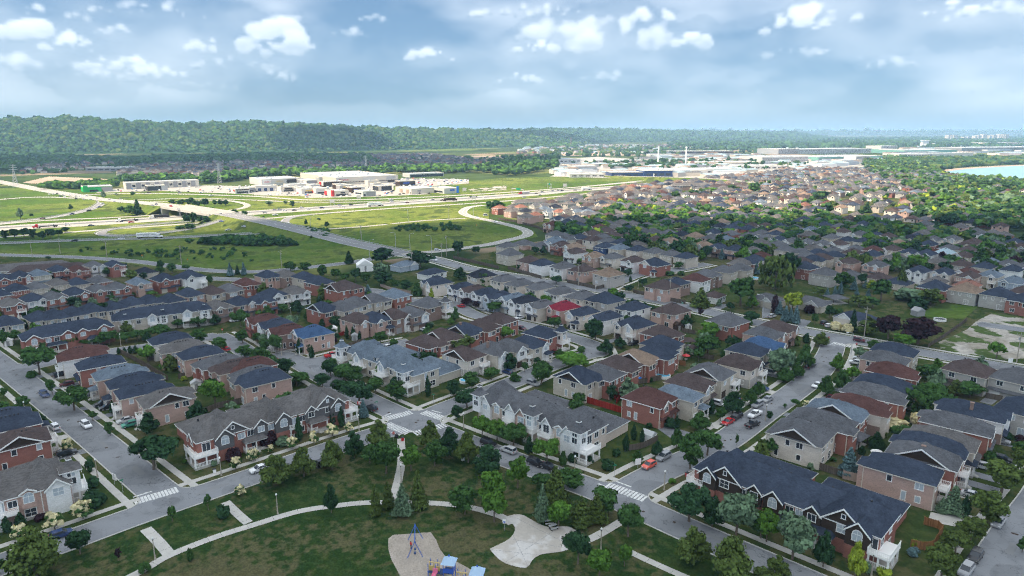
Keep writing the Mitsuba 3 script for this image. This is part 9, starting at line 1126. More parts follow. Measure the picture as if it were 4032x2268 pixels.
for i, (lb, poly, n, r0, r1, tones, cl) in enumerate(GROVES):
    q = scatter(poly, n, 40+i, r0, r1, keep=free if cl == 'free' else None)
    # every tree of a grove is a cluster of leafy lumps
    rg = np.random.default_rng(90+i); m = 1 if cl == 'far' else 5; q2 = []
    for a in range(m):
        o = rg.normal(size=(len(q), 3))*q[:, 3:4]*np.array([.42, .42, .30])*(m > 1); q2.append(np.column_stack([q[:, :2]+o[:, :2], q[:, 2]*(1.5 if m > 1 else 1)+np.abs(o[:, 2])*1.4, q[:, 3]*(.62 if m > 1 else 1)*rg.uniform(.8, 1.2, len(q))]))
    canopy(new('tree_canopy'), np.vstack(q2), tones, lb, 60+i, ICO if (r1 < 6.5 and m > 1) else ICO0)
# trees one can tell apart in the gardens beyond
gr = np.random.default_rng(3); cand = scatter(GARDENS, 1100, 17, 2.8, 5.4, keep=free); cand = cand[np.argsort(cand[:, 1])]
for x, y, _, r in cand[:150]:
    key_n = gr.random(); tree(round(float(x), 1), round(float(y), 1), float(r*2.3), float(r*1.9), 'v' if key_n < .5 else 'o', int(gr.choice([0, 1, 2, 7, 8, 4], p=[.3, .25, .18, .15, .08, .04])), 1)
q = cand[150:]; rg = np.random.default_rng(5)
canopy('garden_canopy', np.vstack([np.column_stack([q[:, :2]+rg.normal(size=(len(q), 2))*q[:, 3:4]*.4, q[:, 3]*rg.uniform(.8, 1.5, len(q)), q[:, 3]*.62]) for a in range(5)]), [(0, 6), (1, 5), (2, 2), (7, 4), (5, .4)], 'mixed green garden trees among the farther houses', 8, ICO)
# ------------------------------------------------------------------ hills
def hill(key, cols, label, seed, rad, dens, tones):
    """cols: (x, y of the foot, x, y of the ridge, ridge height)"""
    c = np.array(cols, float); t = np.linspace(0, len(c)-1, len(c)*10); C = np.stack([np.interp(t, np.arange(len(c)), c[:, k]) for k in range(5)], 1); s = np.linspace(0, 1, 9)
    prof = np.array([0, .06, .2, .4, .6, .78, .91, .98, 1.0]); foot, top, h = C[:, :2], C[:, 2:4], C[:, 4]
    V = np.array([[*(foot[i]*(1-a)+top[i]*a), p*h[i]*(1+.05*math.sin(i*.9+a*4))-.5*(a == 0)] for i in range(len(C)) for a, p in zip(s, prof)])
    back = np.array([[*(top[i]*1.5), h[i]*.95] for i in range(len(C))]); k = 9; n = len(C)
    F = [[i*k+j, i*k+j+1, (i+1)*k+j+1, (i+1)*k+j] for i in range(n-1) for j in range(k-1)]
    F += [[i*k+8, n*k+i, n*k+i+1, (i+1)*k+8] for i in range(n-1)]
    F = np.array(F); F = np.vstack([F[:, [0, 1, 2]], F[:, [0, 2, 3]]])
    put(key, (np.vstack([V, back]), F), 'm_leaf', pal=1, smooth=True); struct(key, label)
    rg = np.random.default_rng(seed); a = rg.uniform(0, n-1.001, dens); b = np.sqrt(rg.uniform(0, 1, dens))*1.0; i = a.astype(int); j = np.minimum((b*8).astype(int), 7); fa, fb = a-i, b*8-j
    G = V.reshape(n, k, 3); P = (G[i, j]*((1-fa)*(1-fb))[:, None]+G[i+1, j]*(fa*(1-fb))[:, None]+G[i, j+1]*((1-fa)*fb)[:, None]+G[i+1, j+1]*(fa*fb)[:, None])
    R = rad*np.clip(rg.lognormal(0, .33, dens), .45, 2.1); P[:, 2] += R*.35
    canopy(key+'_forest', np.column_stack([P, R]), tones, 'dense forest covering the '+key.replace('_', ' '), seed+1, ICO0, .9)
for a in HILLS: hill(*a)
put('lake', poly_mesh(Polygon(LAKE), .30), 'm_water'); struct('lake', 'turquoise lake water at the right')
put('shore', poly_mesh(Polygon(LAKE).buffer(26).difference(Polygon(LAKE)), .22), 'm_earth'); struct('shore', 'pale sandy lake shore')
# ------------------------------------------------------------------ vehicles
def loft(prof, ys, ins):
    """Side profile (x, z) swept across the car through the half widths ys, shrunk by ins towards its middle at each."""
    p = np.array(prof, float); c = p.mean(0); rings = []
    for y, q in zip(ys, ins): rings.append(np.column_stack([c[0]+(p[:, 0]-c[0])*q, np.full(len(p), y), c[1]+(p[:, 1]-c[1])*q]))
    k = len(p); V = np.vstack(rings); F = []
    for r in range(len(rings)-1):
        for i in range(k): F.append([r*k+i, r*k+(i+1) % k, (r+1)*k+(i+1) % k, (r+1)*k+i])
    F = np.array(F); F = [F[:, [0, 1, 2]], F[:, [0, 2, 3]]]; t = np.array([[0, i, i+1] for i in range(1, k-1)]); F += [t[:, ::-1], t+(len(rings)-1)*k]
    return V, np.vstack(F)
CARS = dict(
    sedan=(4.7, [(-2.3,.35),(-2.32,.75),(-2.2,.98),(-1.3,1.02),(1.0,.98),(2.1,.82),(2.32,.62),(2.3,.33)], [(-1.75,.98),(-.95,1.42),(.25,1.45),(1.15,.97)]),
    suv=(4.6, [(-2.25,.38),(-2.3,.8),(-2.25,1.08),(-1.2,1.10),(1.1,1.06),(2.1,.92),(2.28,.7),(2.25,.38)], [(-2.2,1.06),(-1.9,1.66),(.3,1.70),(1.15,1.05)]),
    hatch=(4.2, [(-2.0,.35),(-2.05,.75),(-2.0,1.0),(-1.1,1.03),(1.0,.98),(1.9,.82),(2.05,.62),(2.0,.35)], [(-1.95,1.0),(-1.5,1.48),(.2,1.52),(1.05,.98)]),
    pickup=(5.6, [(-2.75,.5),(-2.8,.9),(-2.75,1.12),(-1.0,1.12),(1.3,1.12),(2.6,1.02),(2.78,.8),(2.75,.5)], [(-.75,1.12),(-.62,1.80),(.55,1.82),(1.35,1.11)]),
    van=(5.0, [(-2.45,.4),(-2.48,1.0),(-2.45,1.2),(-1.2,1.2),(1.6,1.15),(2.3,1.0),(2.45,.7),(2.42,.4)], [(-2.45,1.18),(-2.4,2.0),(1.1,2.02),(1.75,1.15)]))
WH = mikit.ply(M().tube([0, -.11, 0], [0, .11, 0], .34, .34, 14).mesh(), 'm_rubber'); RIM = mikit.ply(M().tube([0, -.125, 0], [0, .125, 0], .19, .19, 8).mesh(), 'm_steel')
_car = {}
def car_parts(kind, col):
    if (kind, col) in _car: return _car[(kind, col)]
    L, b, g = CARS[kind]; uv = lambda v: np.tile([[col+.5, .5]], (len(v), 1)); out = {}
    v, f = loft(b, [-.92, -.86, .86, .92], [.955, 1, 1, .955]); out['body'] = mikit.ply((v, f), 'm_car', uv=uv(v))
    v, f = loft(g, [-.80, -.72, .72, .80], [.93, 1, 1, .93]); out['window'] = mikit.ply((v, f), 'm_pane')
    (x0, z0), (x1, z1), (x2, z2), (x3, z3) = g; m = M().box(x1-.05, x2+.05, -.66, .66, z1+.005, max(z1, z2)+.035)
    for s in (-1, 1):
        for a, b_ in (((x0, z0), (x1, z1)), ((x2, z2), (x3, z3)), (((x1+x2)/2, z1), ((x1+x2)/2, z0))): m.tube([a[0], s*.765, a[1]], [b_[0], s*(.72 if a[1] < b_[1] else .775), b_[1]], .045, .045, 4)
    if kind == 'pickup': m.box(-2.7, -.9, -.9, -.8, 1.1, 1.2).box(-2.7, -.9, .8, .9, 1.1, 1.2)
    v, f = m.mesh(); out['roof'] = mikit.ply((v, f), 'm_car', uv=uv(v))
    out['headlight'] = mikit.ply(M().box(L/2-.28, L/2-.06, -.78, -.48, .62, .78).box(L/2-.28, L/2-.06, .48, .78, .62, .78).mesh(), 'm_lamp')
    out['taillight'] = mikit.ply(M().box(-L/2+.0, -L/2+.12, -.82, -.52, .72, .92).box(-L/2+.0, -L/2+.12, .52, .82, .72, .92).mesh(), 'm_red')
    out['bumper'] = mikit.ply(M().box(L/2-.12, L/2+.02, -.75, .75, .34, .5).box(-L/2-.02, -L/2+.1, -.75, .75, .34, .5).mesh(), 'm_grey')
    _car[(kind, col)] = out; return out
CARN = ['white', 'black', 'dark grey', 'silver', 'navy blue', 'red', 'maroon', 'blue', 'green', 'orange-red']
def car(x, y, ang, kind, col, z=.06, label=None, group=None, near=True):
    key = new({'pickup': 'pickup_truck', 'van': 'van'}.get(kind, 'car')); to = place(x, y, ang, z); ps = car_parts(kind, col)
    for p, d in ps.items():
        if near or p in ('body', 'window', 'roof'): scene[f'{key}__{p}'] = {**d, 'to_world': to}
    L = CARS[kind][0]; i = 0
    for a in (-L*.30, L*.30):
        for b in (-.82, .82):
            k = f'{key}__wheel'+('' if i == 0 else f'_{i:03d}'); scene[k] = {**WH, 'to_world': to @ T().translate([a, b, .34-.06*0])}; i += 1
            if near: scene[k+'__rim'] = {**RIM, 'to_world': to @ T().translate([a, b, .34])}
    word = f"{CARN[col]} {dict(sedan='sedan', suv='SUV', hatch='hatchback', pickup='pickup truck', van='van')[kind]}"
    labels[key] = dict(label=label or tell(x, y, word), category={'pickup': 'pickup truck', 'van': 'van'}.get(kind, 'car'), group=group or 'cars parked in the estate')
for c in NEARCARS: car(*c)
taken = np.array([c[:2] for c in NEARCARS]); rv = random.Random(21)
for x, y, front, w, d in DRIVES:          # more cars on the driveways
    q = math.radians(front); n = np.array([math.cos(q), math.sin(q)]); tt = np.array([-n[1], n[0]]); c = np.array([x, y])+n*(d/2+rv.uniform(2.9, 3.6))-tt*(w/2-2.0)
    if rv.random() < .62 and np.hypot(*(taken-c).T).min() > 6 and not road_zone.contains(Point(*c)): car(round(float(c[0]), 1), round(float(c[1]), 1), front+rv.choice([0, 180]), rv.choice(['suv', 'suv', 'sedan', 'hatch', 'van']), rv.choice([0, 0, 1, 1, 2, 2, 3, 4, 6]))
near_free = scatter([[-230, 130], [-60, 155], [-10, 190], [60, 150], [110, 150], [190, 230], [100, 320], [20, 330], [-40, 350], [-130, 330], [-250, 330]], 2000, 29, 1.5, 3.1, keep=free)
near_free = near_free[[not PARK.buffer(4).contains(Point(q[0], q[1])) for q in near_free]]; tx = np.array([t[:2] for t in TREES]); got = []
for x, y, _, r in near_free:              # trees in the back gardens
    if len(got) < 150 and np.hypot(tx[:, 0]-x, tx[:, 1]-y).min() > r+1.5 and all(math.hypot(x-a, y-c) > 4.5 for a, c in got) and not walk.contains(Point(x, y)):
        got.append((x, y)); u = rv.random(); tree(round(float(x), 1), round(float(y), 1), float(r*2.4), float(r*1.9), 'o' if u < .42 else ('v' if u < .84 else 'k'), rv.choice([0, 0, 1, 1, 2, 7, 8]), 1)
for h in HOUSES:                          # shrubs along the walls
    if math.hypot(h[0], h[1]) > 260: continue
    th_ = math.radians(h[2]+90); ca, sa = math.cos(th_), math.sin(th_)
    for sx, sy in ((-.5, rv.uniform(-.4, .4)), (.5, rv.uniform(-.4, .4)), (rv.uniform(-.4, .4), .5)):
        if rv.random() < .5:
            u, v = sx*h[3]+(1.1 if sx > 0 else -1.1)*(abs(sx) == .5), sy*h[4]+1.3*(sy == .5); px_, py_ = h[0]+ca*u-sa*v, h[1]+sa*u+ca*v
            if not road_zone.contains(Point(px_, py_)): tree(round(px_, 1), round(py_, 1), rv.uniform(.8, 2.2), rv.uniform(.9, 1.9), 's', rv.choice([0, 1, 1, 2, 8, 4, 7]), 1)
for c in ROADCARS: car(*c, group='vehicles driving on the highway and ramps', near=False)
def truck(x, y, ang, cab, body, label, z=.1, text=None):
    th = Thing('semi_truck', 'truck', label, world=place(x, y, ang, z))
    th.part('cab', M().frustum(4.9, 7.6, -1.2, 1.2, .8, 5.0, 6.7, -1.15, 1.15, 3.4).box(7.3, 9.0, -1.05, 1.05, .8, 1.9), cab)
    th.part('windshield', M().add([[7.62, -1.0, 2.0], [7.62, 1.0, 2.0], [6.95, 1.0, 3.0], [6.95, -1.0, 3.0]], [[0, 1, 2, 3]]), 'm_pane')
    if body in ('m_trim', 'm_lamp'): th.part('trailer', M().box(-9.2, 4.6, -1.3, 1.3, 1.2, 4.1), body)
    elif body == 'flat': th.part('trailer', M().box(-9.0, 4.4, -1.25, 1.25, 1.1, 1.45).box(-6.5, -5.9, -1.2, 1.2, 1.45, 2.2), 'm_dark')
    elif body == 'tank': th.part('trailer', M().tube([-8.5, 0, 2.3], [4.4, 0, 2.3], 1.15, 1.15, 14), 'm_steel')
    else: th.part('trailer', M().box(-8.0, 4.4, -1.3, 1.3, 1.2, 3.3), body)
    th.part('chassis', M().box(-9.0, 8.6, -.5, .5, .7, 1.1), 'm_dark')
    for a in (-7.8, -6.5, 4.0, 5.3, 8.0):
        for b in (-1.0, 1.0): th.part('wheel', M().tube([a, b-.2, .5], [a, b+.2, .5], .5, .5, 12), 'm_rubber')
    if text:
        for s, h, px, pz in text:
            t = meshkit.text_mesh(s, h, .03); v = np.array(t.vertices); v = np.column_stack([v[:, 0]+px, -1.30-v[:, 2], v[:, 1]+pz]); th.part('lettering', (v, t.faces), 'm_navyglass')
for a in TRUCKS: truck(*a)
# cars on the shopping lots, too small to show parts
LOTC = {}; MASS = []
for j, (poly, n) in enumerate(LOTS):
    g = Polygon(poly); rg = np.random.default_rng(70+j); x0, y0, x1, y1 = g.bounds; k = 0
    ang = 37; ca, sa = math.cos(math.radians(ang)), math.sin(math.radians(ang))
    P = [(ca*u-sa*v, sa*u+ca*v) for u in np.arange(-2500, 2500, 9.0) for v in np.arange(-2500, 2500, 3.1)]; P = np.array(P); P = P[shapely.contains_xy(g, P[:, 0], P[:, 1])]; rg.shuffle(P)
    for x, y in P[n:int(n*1.5)]:
        v, f = loft(CARS['suv'][1], [-.92, .92], [1, 1]); ca2, sa2 = math.cos(math.radians(ang+90)), math.sin(math.radians(ang+90)); MASS.append((v@np.array([[ca2, sa2, 0], [-sa2, ca2, 0], [0, 0, 1]])+[x, y, .1], f, int(rg.choice([0, 1, 2, 3, 4]))))
    for x, y in P[:n]:
        col = int(rg.choice([0, 1, 2, 3, 4, 5, 7], p=[.3, .2, .15, .15, .08, .06, .06]))
        if col not in LOTC:
            v, f = join([loft(CARS['suv'][1], [-.92, .92], [1, 1]), loft(CARS['suv'][2], [-.78, .78], [1, 1])]); LOTC[col] = mikit.ply((v, f), 'm_car', uv=np.tile([[col+.5, .5]], (len(v), 1)))
        key = new('distant_car'); scene[key] = {**LOTC[col], 'to_world': place(float(x), float(y), ang+90, .1)}; labels[key] = dict(label='tiny parked car on the shopping centre lots', category='car', group='cars on the shopping centre lots')
mv, mf = join([(v, f) for v, f, c in MASS]); scene['parked_car_mass'] = mikit.ply((mv, mf), 'm_car', uv=np.vstack([np.tile([[c+.5, .5]], (len(v), 1)) for v, f, c in MASS])); labels['parked_car_mass'] = dict(label='more tiny cars crowding the shopping centre lots', kind='stuff')
# ------------------------------------------------------------------ street furniture
def lamp_post(x, y, group='concrete post lamps of the estate'):
    th = Thing('street_lamp', 'street lamp', tell(x, y, 'pale concrete post-top street lamp'), group, place(x, y, 0))
    th.part('post', M().tube([0, 0, 0], [0, 0, .9], .17, .15, 8).tube([0, 0, .9], [0, 0, 4.2], .12, .075, 8), 'm_pole')
    th.part('base', M().tube([0, 0, 0], [0, 0, .35], .24, .2, 8), 'm_pole'); th.part('collar', M().tube([0, 0, 4.2], [0, 0, 4.4], .12, .12, 8), 'm_dark')
    th.part('globe', M().tube([0, 0, 4.4], [0, 0, 4.65], .14, .23, 10).tube([0, 0, 4.65], [0, 0, 4.95], .23, .07, 10), 'm_lamp', smooth=40)
for x, y in LAMPS: lamp_post(x, y)
for x, y, h, ang in HIGHLAMPS:
    th = Thing('roadside_lamp', 'street lamp', tell(x, y, 'tall grey road lamp with curved arm'), 'tall lamps along the bigger roads', place(x, y, ang))
    th.part('pole', M().tube([0, 0, 0], [0, 0, h], .17, .10, 8), 'm_steel'); th.part('arm', M().tube([0, 0, h], [1.2, 0, h+.7], .08, .07, 6).tube([1.2, 0, h+.7], [2.6, 0, h+.75], .07, .06, 6), 'm_steel'); th.part('lamp_head', M().box(2.3, 3.2, -.18, .18, h+.62, h+.8), 'm_lamp')
for x, y, h, ang in POLES:
    th = Thing('utility_pole', 'utility pole', tell(x, y, 'tall wooden utility pole with crossarm'), 'utility poles', place(x, y, ang))
    th.part('pole', M().tube([0, 0, 0], [0, 0, h], .19, .12, 8), 'm_pole'); th.part('crossarm', M().box(-1.3, 1.3, -.06, .06, h-.9, h-.75), 'm_pole')
    for a in (-1.2, 0, 1.2): th.part('insulator', M().tube([a, 0, h-.75], [a, 0, h-.5], .06, .05, 6), 'm_steel')
    th.part('transformer', M().tube([.35, 0, h-2.6], [.35, 0, h-1.7], .22, .22, 10), 'm_steel')
for (a, b) in WIRES:
    pa, pb = POLES[a], POLES[b]; th = Thing('overhead_wire', 'wire', tell((pa[0]+pb[0])/2, (pa[1]+pb[1])/2, 'thin sagging overhead wire')); m = M(); P = [np.array([pa[0]*(1-t)+pb[0]*t, pa[1]*(1-t)+pb[1]*t, (pa[2]-.6)*(1-t)+(pb[2]-.6)*t-1.2*4*t*(1-t)]) for t in np.linspace(0, 1, 9)]
    for p, q in zip(P, P[1:]): m.tube(p, q, .025, .025, 4)
    th.part('cable', m, 'm_dark')
for x, y, ang, kind in SIGNS:
    nm = dict(stop='stop_sign', street='street_name_sign', park='park_sign', orange='road_work_sign', notice='notice_board')[kind]; lab = dict(stop='red octagonal stop sign on a thin post', street='green street name sign on a thin post', park='white park notice sign on a thin post', orange='orange diamond road sign on a post', notice='white notice board on a post')[kind]
    th = Thing(nm, 'sign', tell(x, y, lab), None, place(x, y, ang)); h = 2.6 if kind != 'street' else 3.0
    th.part('post', M().tube([0, 0, 0], [0, 0, h], .05, .05, 6), 'm_steel')
    if kind == 'stop':
        th.part('plate', M().tube([0, -.07, h-.35], [0, -.04, h-.35], .42, .42, 8), 'm_red'); t = meshkit.text_mesh('STOP', .2, .01, True); v = np.array(t.vertices); th.part('lettering', (np.column_stack([v[:, 0]-v[:, 0].max()/2, -.075-v[:, 2], v[:, 1]+h-.45]), t.faces), 'm_trim')
    elif kind == 'street': th.part('plate', M().box(-.5, .5, -.02, .02, h-.02, h+.2), 'm_signgreen'); th.part('cross_plate', M().box(-.02, .02, -.5, .5, h+.22, h+.42), 'm_signgreen')
    elif kind == 'park': th.part('plate', M().box(-.35, .35, -.09, -.05, h-.9, h), 'm_trim'); th.part('panel', M().box(-.25, .25, -.10, -.091, h-.75, h-.45), 'm_blue')
    elif kind == 'orange': th.part('plate', M().prism([(0, h-1.0), (.5, h-.5), (0, h), (-.5, h-.5)], 'y', -.09, -.06), 'm_orange')
    else: th.part('plate', M().box(-.8, .8, -.1, -.05, h-1.6, h), 'm_trim')
for pts, mt, h, lab in FENCES:
    th = Thing('fence', 'fence', lab); p = np.array(pts, float); s = np.concatenate([[0], np.cumsum(np.hypot(*np.diff(p, axis=0).T))]); n = max(1, int(s[-1]/2.4)); t = np.linspace(0, s[-1], n+1); q = np.column_stack([np.interp(t, s, p[:, 0]), np.interp(t, s, p[:, 1])])
    posts = M()
    for i, (a, b) in enumerate(zip(q, q[1:])):
        d = b-a; L = np.hypot(*d); pl = M().box(.06, L-.06, -.03, .03, .06, h+.03*((i*7) % 3)); v, f = pl.mesh(); c, sn = d/L; R = np.array([[c, sn, 0], [-sn, c, 0], [0, 0, 1]])
        th.part('panel', (v@R+[*a, 0], f), mt); posts.box(a[0]-.07, a[0]+.07, a[1]-.07, a[1]+.07, 0, h+.14)
    th.part('post', posts, mt, stuff=True)
# ------------------------------------------------------------------ playground
px, py, pa_ = SWING; th = Thing('swing_set', 'swing', 'blue steel swing set with A-frames on the wood chips', world=place(px, py, pa_)); Ls = 6.0
for a in (-Ls/2, Ls/2):
    for b in (-1.5, 1.5): th.part('leg', M().tube([a, b, 0], [a, 0, 3.4], .07, .06, 8), 'm_blue')
th.part('beam', M().tube([-Ls/2-.2, 0, 3.4], [Ls/2+.2, 0, 3.4], .08, .08, 8), 'm_blue')
for a in (-2.6, -1.3, 1.2, 2.5):
    k = th.part('seat', M().box(a-.24, a+.24, -.12, .12, .55, .62) if a > 0 else M().frustum(a-.2, a+.2, -.18, .18, .6, a-.26, a+.26, -.22, .22, .9), 'm_dark' if a > 0 else 'm_navyglass')
    for b in (-.22, .22): th.part('chain', M().tube([a+b, 0, .6], [a+b, 0, 3.4], .02, .02, 4), 'm_steel')
def play_tower(x, y, ang, label, slide=True):
    th = Thing('play_structure', 'playground', label, world=place(x, y, ang))
    for a in (-.9, .9):
        for b in (-.9, .9): th.part('post', M().tube([a, b, 0], [a, b, 3.3], .08, .08, 8), 'm_blue')
    th.part('platform', M().box(-.95, .95, -.95, .95, 1.35, 1.45), 'm_navyglass')
    th.part('roof', M().frustum(-1.3, 1.3, -1.3, 1.3, 3.3, -.12, .12, -.12, .12, 4.4), 'm_paleblue'); th.part('roof_cap', M().tube([0, 0, 4.38], [0, 0, 4.65], .18, .1, 8), 'm_blue')
    for i, (a0, a1, b0, b1) in enumerate(((-.85, .85, -.95, -.89), (.89, .95, -.85, .85))):
        th.part('guard_panel', M().box(a0, a1, b0, b1, 1.5, 2.4), 'm_blue')
    for a, c in ((-2.3, 'm_yellow'), (-3.4, 'm_yellow')): th.part('climber', M().box(a-.5, a+.5, -.06, .06, .3, 2.0).box(a-.45, a-.35, -.07, .07, 2.0, 2.8).box(a+.35, a+.45, -.07, .07, 2.0, 2.8).box(a-.45, a+.45, -.07, .07, 2.7, 2.85), c)
    th.part('deck', M().box(-3.9, -1.0, -.8, .8, .95, 1.05), 'm_navyglass')
    for a in (-3.8, -2.4):
        for b in (-.8, .8): th.part('post', M().tube([a, b, 0], [a, b, 2.9], .07, .07, 8), 'm_blue')
    th.part('panel', M().box(.3, .9, -1.0, -.96, .2, 1.1), 'm_yellow')
    if slide:
        m = M()
        P = [np.array([-2.4-.1*i, -.9-.55*i, 1.15*(1-i/6)**1.2+.2]) for i in range(7)]
        for p, q in zip(P, P[1:]):
            m.add([p+[-.35, 0, 0], p+[.35, 0, 0], q+[.35, 0, 0], q+[-.35, 0, 0]], [[0, 1, 2, 3]])
            for s in (-.38, .32): m.add([p+[s, 0, -.05], p+[s+.06, 0, -.05], q+[s+.06, 0, -.05], q+[s, 0, -.05], p+[s, 0, .28], p+[s+.06, 0, .28], q+[s+.06, 0, .28], q+[s, 0, .28]], [[4, 5, 6, 7], [0, 1, 5, 4], [1, 2, 6, 5], [2, 3, 7, 6], [3, 0, 4, 7]])
        th.part('slide', m, 'm_pink'); th.part('slide_hood', M().box(-2.85, -1.95, -.95, -.8, 1.3, 2.2), 'm_pink')
for a in PLAY: play_tower(*a)
def person(x, y, ang):
    import manifold3d as m3
    th = Thing('person', 'person', 'person in a red top and dark trousers standing by the swing set', world=place(x, y, ang, .085))
    def bone(a, b, ra, rb): return m3.Manifold.hull(m3.Manifold.sphere(ra, 16).translate(a)+m3.Manifold.sphere(rb, 16).translate(b))
    def smooth(ms):
        m = ms[0]
        for q in ms[1:]: m = m+q
        m = m.refine_to_length(.05).to_mesh(); t = trimesh.Trimesh(m.vert_properties[:, :3], m.tri_verts); trimesh.smoothing.filter_taubin(t, iterations=8); return np.array(t.vertices), np.array(t.faces)
    body = [bone((0, 0, 1.02), (0, 0, 1.38), .15, .16), bone((-.17, 0, 1.40), (.17, 0, 1.40), .075, .075), bone((0, 0, 1.42), (0, .02, 1.56), .06, .055), bone((0, .0, 1.62), (0, .03, 1.67), .085, .095)]
    for s in (-1, 1):
        body += [bone((s*.10, 0, .98), (s*.11, .02, .52), .095, .062), bone((s*.11, .02, .52), (s*.11, 0, .10), .062, .042), bone((s*.11, 0, .05), (s*.12, .16, .04), .045, .035)]
        el, wr = (s*.25, .05, 1.14), (s*.20, .26, 1.08+.12*(s > 0)); body += [bone((s*.20, 0, 1.39), el, .055, .042), bone(el, wr, .042, .03)]
        hd = np.array(wr)+[0, .05, 0]; body.append(bone(wr, tuple(hd+[0, .03, 0]), .03, .032))
        for i in range(4): f0 = hd+[(i-1.5)*.019, .05, 0]; body.append(bone(tuple(f0), tuple(f0+[0, .05+.008*(i in (1, 2)), -.025]), .010, .008))
        body.append(bone(tuple(hd+[-s*.03, .01, 0]), tuple(hd+[-s*.055, .05, -.01]), .011, .009))
    body += [bone((0, .115, 1.655), (0, .13, 1.635), .014, .017), bone((-.088, .02, 1.65), (-.092, .01, 1.67), .018, .018), bone((.088, .02, 1.65), (.092, .01, 1.67), .018, .018)]
    th.part('body', smooth(body), 'm_skin', smooth=True)
    th.part('top', smooth([bone((0, 0, 1.0), (0, 0, 1.38), .175, .185), bone((-.17, 0, 1.40), (.17, 0, 1.40), .098, .098)]+[bone((s*.20, 0, 1.39), (s*.25, .05, 1.14), .078, .064) for s in (-1, 1)]+[bone((s*.25, .05, 1.14), (s*.215, .2, 1.09+.09*(s > 0)), .062, .05) for s in (-1, 1)]), 'm_red', smooth=True)
    th.part('trousers', smooth([bone((-.07, 0, .98), (.07, 0, .98), .145, .145)]+[bone((s*.10, 0, .95), (s*.11, .02, .52), .115, .085) for s in (-1, 1)]+[bone((s*.11, .02, .52), (s*.11, 0, .12), .085, .068) for s in (-1, 1)]), 'm_dark', smooth=True)
    for s in (-1, 1): th.part('shoe', smooth([bone((s*.11, -.02, .05), (s*.12, .18, .045), .058, .047)]), 'm_rubber', smooth=True)
    th.part('hair', smooth([bone((0, -.02, 1.69), (0, .02, 1.72), .10, .085), bone((0, -.05, 1.66), (0, -.06, 1.58), .075, .05)]), 'm_brown', smooth=True)
person(*PERSON)
# garden things: sheds, gazebos, umbrellas, pools, flag, bench, bins
def shed(x, y, ang, w, d, h, wall, roof, lab):
    th = Thing('garden_shed', 'shed', lab, None, place(x, y, ang)); th.part('wall', M().box(-w/2, w/2, -d/2, d/2, 0, h), wall)
    th.part('roof', M().prism([(-w/2-.2, h-.05), (w/2+.2, h-.05), (0, h+w*.32)], 'y', -d/2-.2, d/2+.2), roof); th.part('door', M().box(-.5, .5, -d/2-.04, -d/2+.01, 0, h*.85), 'm_grey')
for a in SHEDS: shed(*a)
for x, y, ang, w, d, rf, lab in GAZEBOS:
    th = Thing('gazebo', 'gazebo', lab, None, place(x, y, ang))
    for a in (-1, 1):
        for b in (-1, 1): th.part('post', M().box(a*w/2-.1, a*w/2+.1, b*d/2-.1, b*d/2+.1, 0, 2.5), 'm_brown')
    th.part('roof', M().box(-w/2-.5, w/2+.5, -d/2-.5, d/2+.5, 2.5, 2.62).frustum(-w/2-.48, w/2+.48, -d/2-.48, d/2+.48, 2.625, -w/5, w/5, -.1, .1, 3.7), 'm_roof', pal=rf)
    th.part('floor', M().box(-w/2, w/2, -d/2, d/2, 0, .2), 'm_concrete'); th.part('table', M().box(-.7, .7, -.4, .4, .7, .78).box(-.1, .1, -.1, .1, .2, .7), 'm_grey')
for x, y, c, lab in UMBRELLAS:
    th = Thing('patio_umbrella', 'umbrella', lab, None, place(x, y, 20)); th.part('pole', M().tube([0, 0, 0], [0, 0, 2.6], .04, .04, 6), 'm_steel')
    g = np.arange(8)*np.pi/4; v = np.vstack([np.column_stack([1.5*np.cos(g), 1.5*np.sin(g), 0*g+2.0]), [[0, 0, 2.7]], np.column_stack([1.5*np.cos(g), 1.5*np.sin(g), 0*g+1.9])]); i = np.arange(8); j = (i+1) % 8
    th.part('canopy', (v, np.vstack([np.stack([i, j, i*0+8], 1), np.stack([i+9, j+9, j], 1), np.stack([i+9, j, i], 1)])), c); th.part('table', M().tube([0, 0, .68], [0, 0, .74], .6, .6, 12).tube([0, 0, 0], [0, 0, .68], .08, .08, 6), 'm_trim')
for x, y, r, lab in POOLS:
    th = Thing('garden_pool', 'pool', lab, None, place(x, y, 0)); o = Point(0, 0).buffer(r); v, f = slab_mesh(o.buffer(.25).difference(o), 0, .9); th.part('rim', (v, f), 'm_trim'); th.part('mat' if 'trampoline' in lab else 'water', poly_mesh(o, .75), 'm_dark' if 'trampoline' in lab else 'm_pool')
fx, fy, fz = FLAG; th = Thing('flag', 'flag', 'red and white maple leaf flag on the balcony end of the brick terrace', world=place(fx, fy, 40))
th.part('pole', M().tube([0, 0, fz-1.6], [1.0, 0, fz+.6], .03, .03, 6), 'm_trim')
fl_ = lambda u0, u1, mt, nm: th.part(nm, (lambda g: (np.array([[.9+u, .12*math.sin(u*4), fz+.35-1.0*w-.25*u] for u in g for w in (0, 1)]), np.array([[2*i, 2*i+1, 2*i+3, 2*i+2] for i in range(len(g)-1)])))(np.linspace(u0, u1, 7)), mt)
fl_(0, .45, 'm_red', 'red_band'); fl_(.45, 1.35, 'm_trim', 'white_band'); fl_(1.35, 1.8, 'm_red', 'red_band')
th.part('maple_leaf', M().prism([(.9+.9+a*.28, fz-.37+b*.30) for a, b in ((0, 1), (.3, .45), (.9, .5), (.7, 0), (.85, -.3), (.15, -.4), (.1, -1), (-.1, -1), (-.15, -.4), (-.85, -.3), (-.7, 0), (-.9, .5), (-.3, .45))], 'y', -.11, -.03), 'm_red')
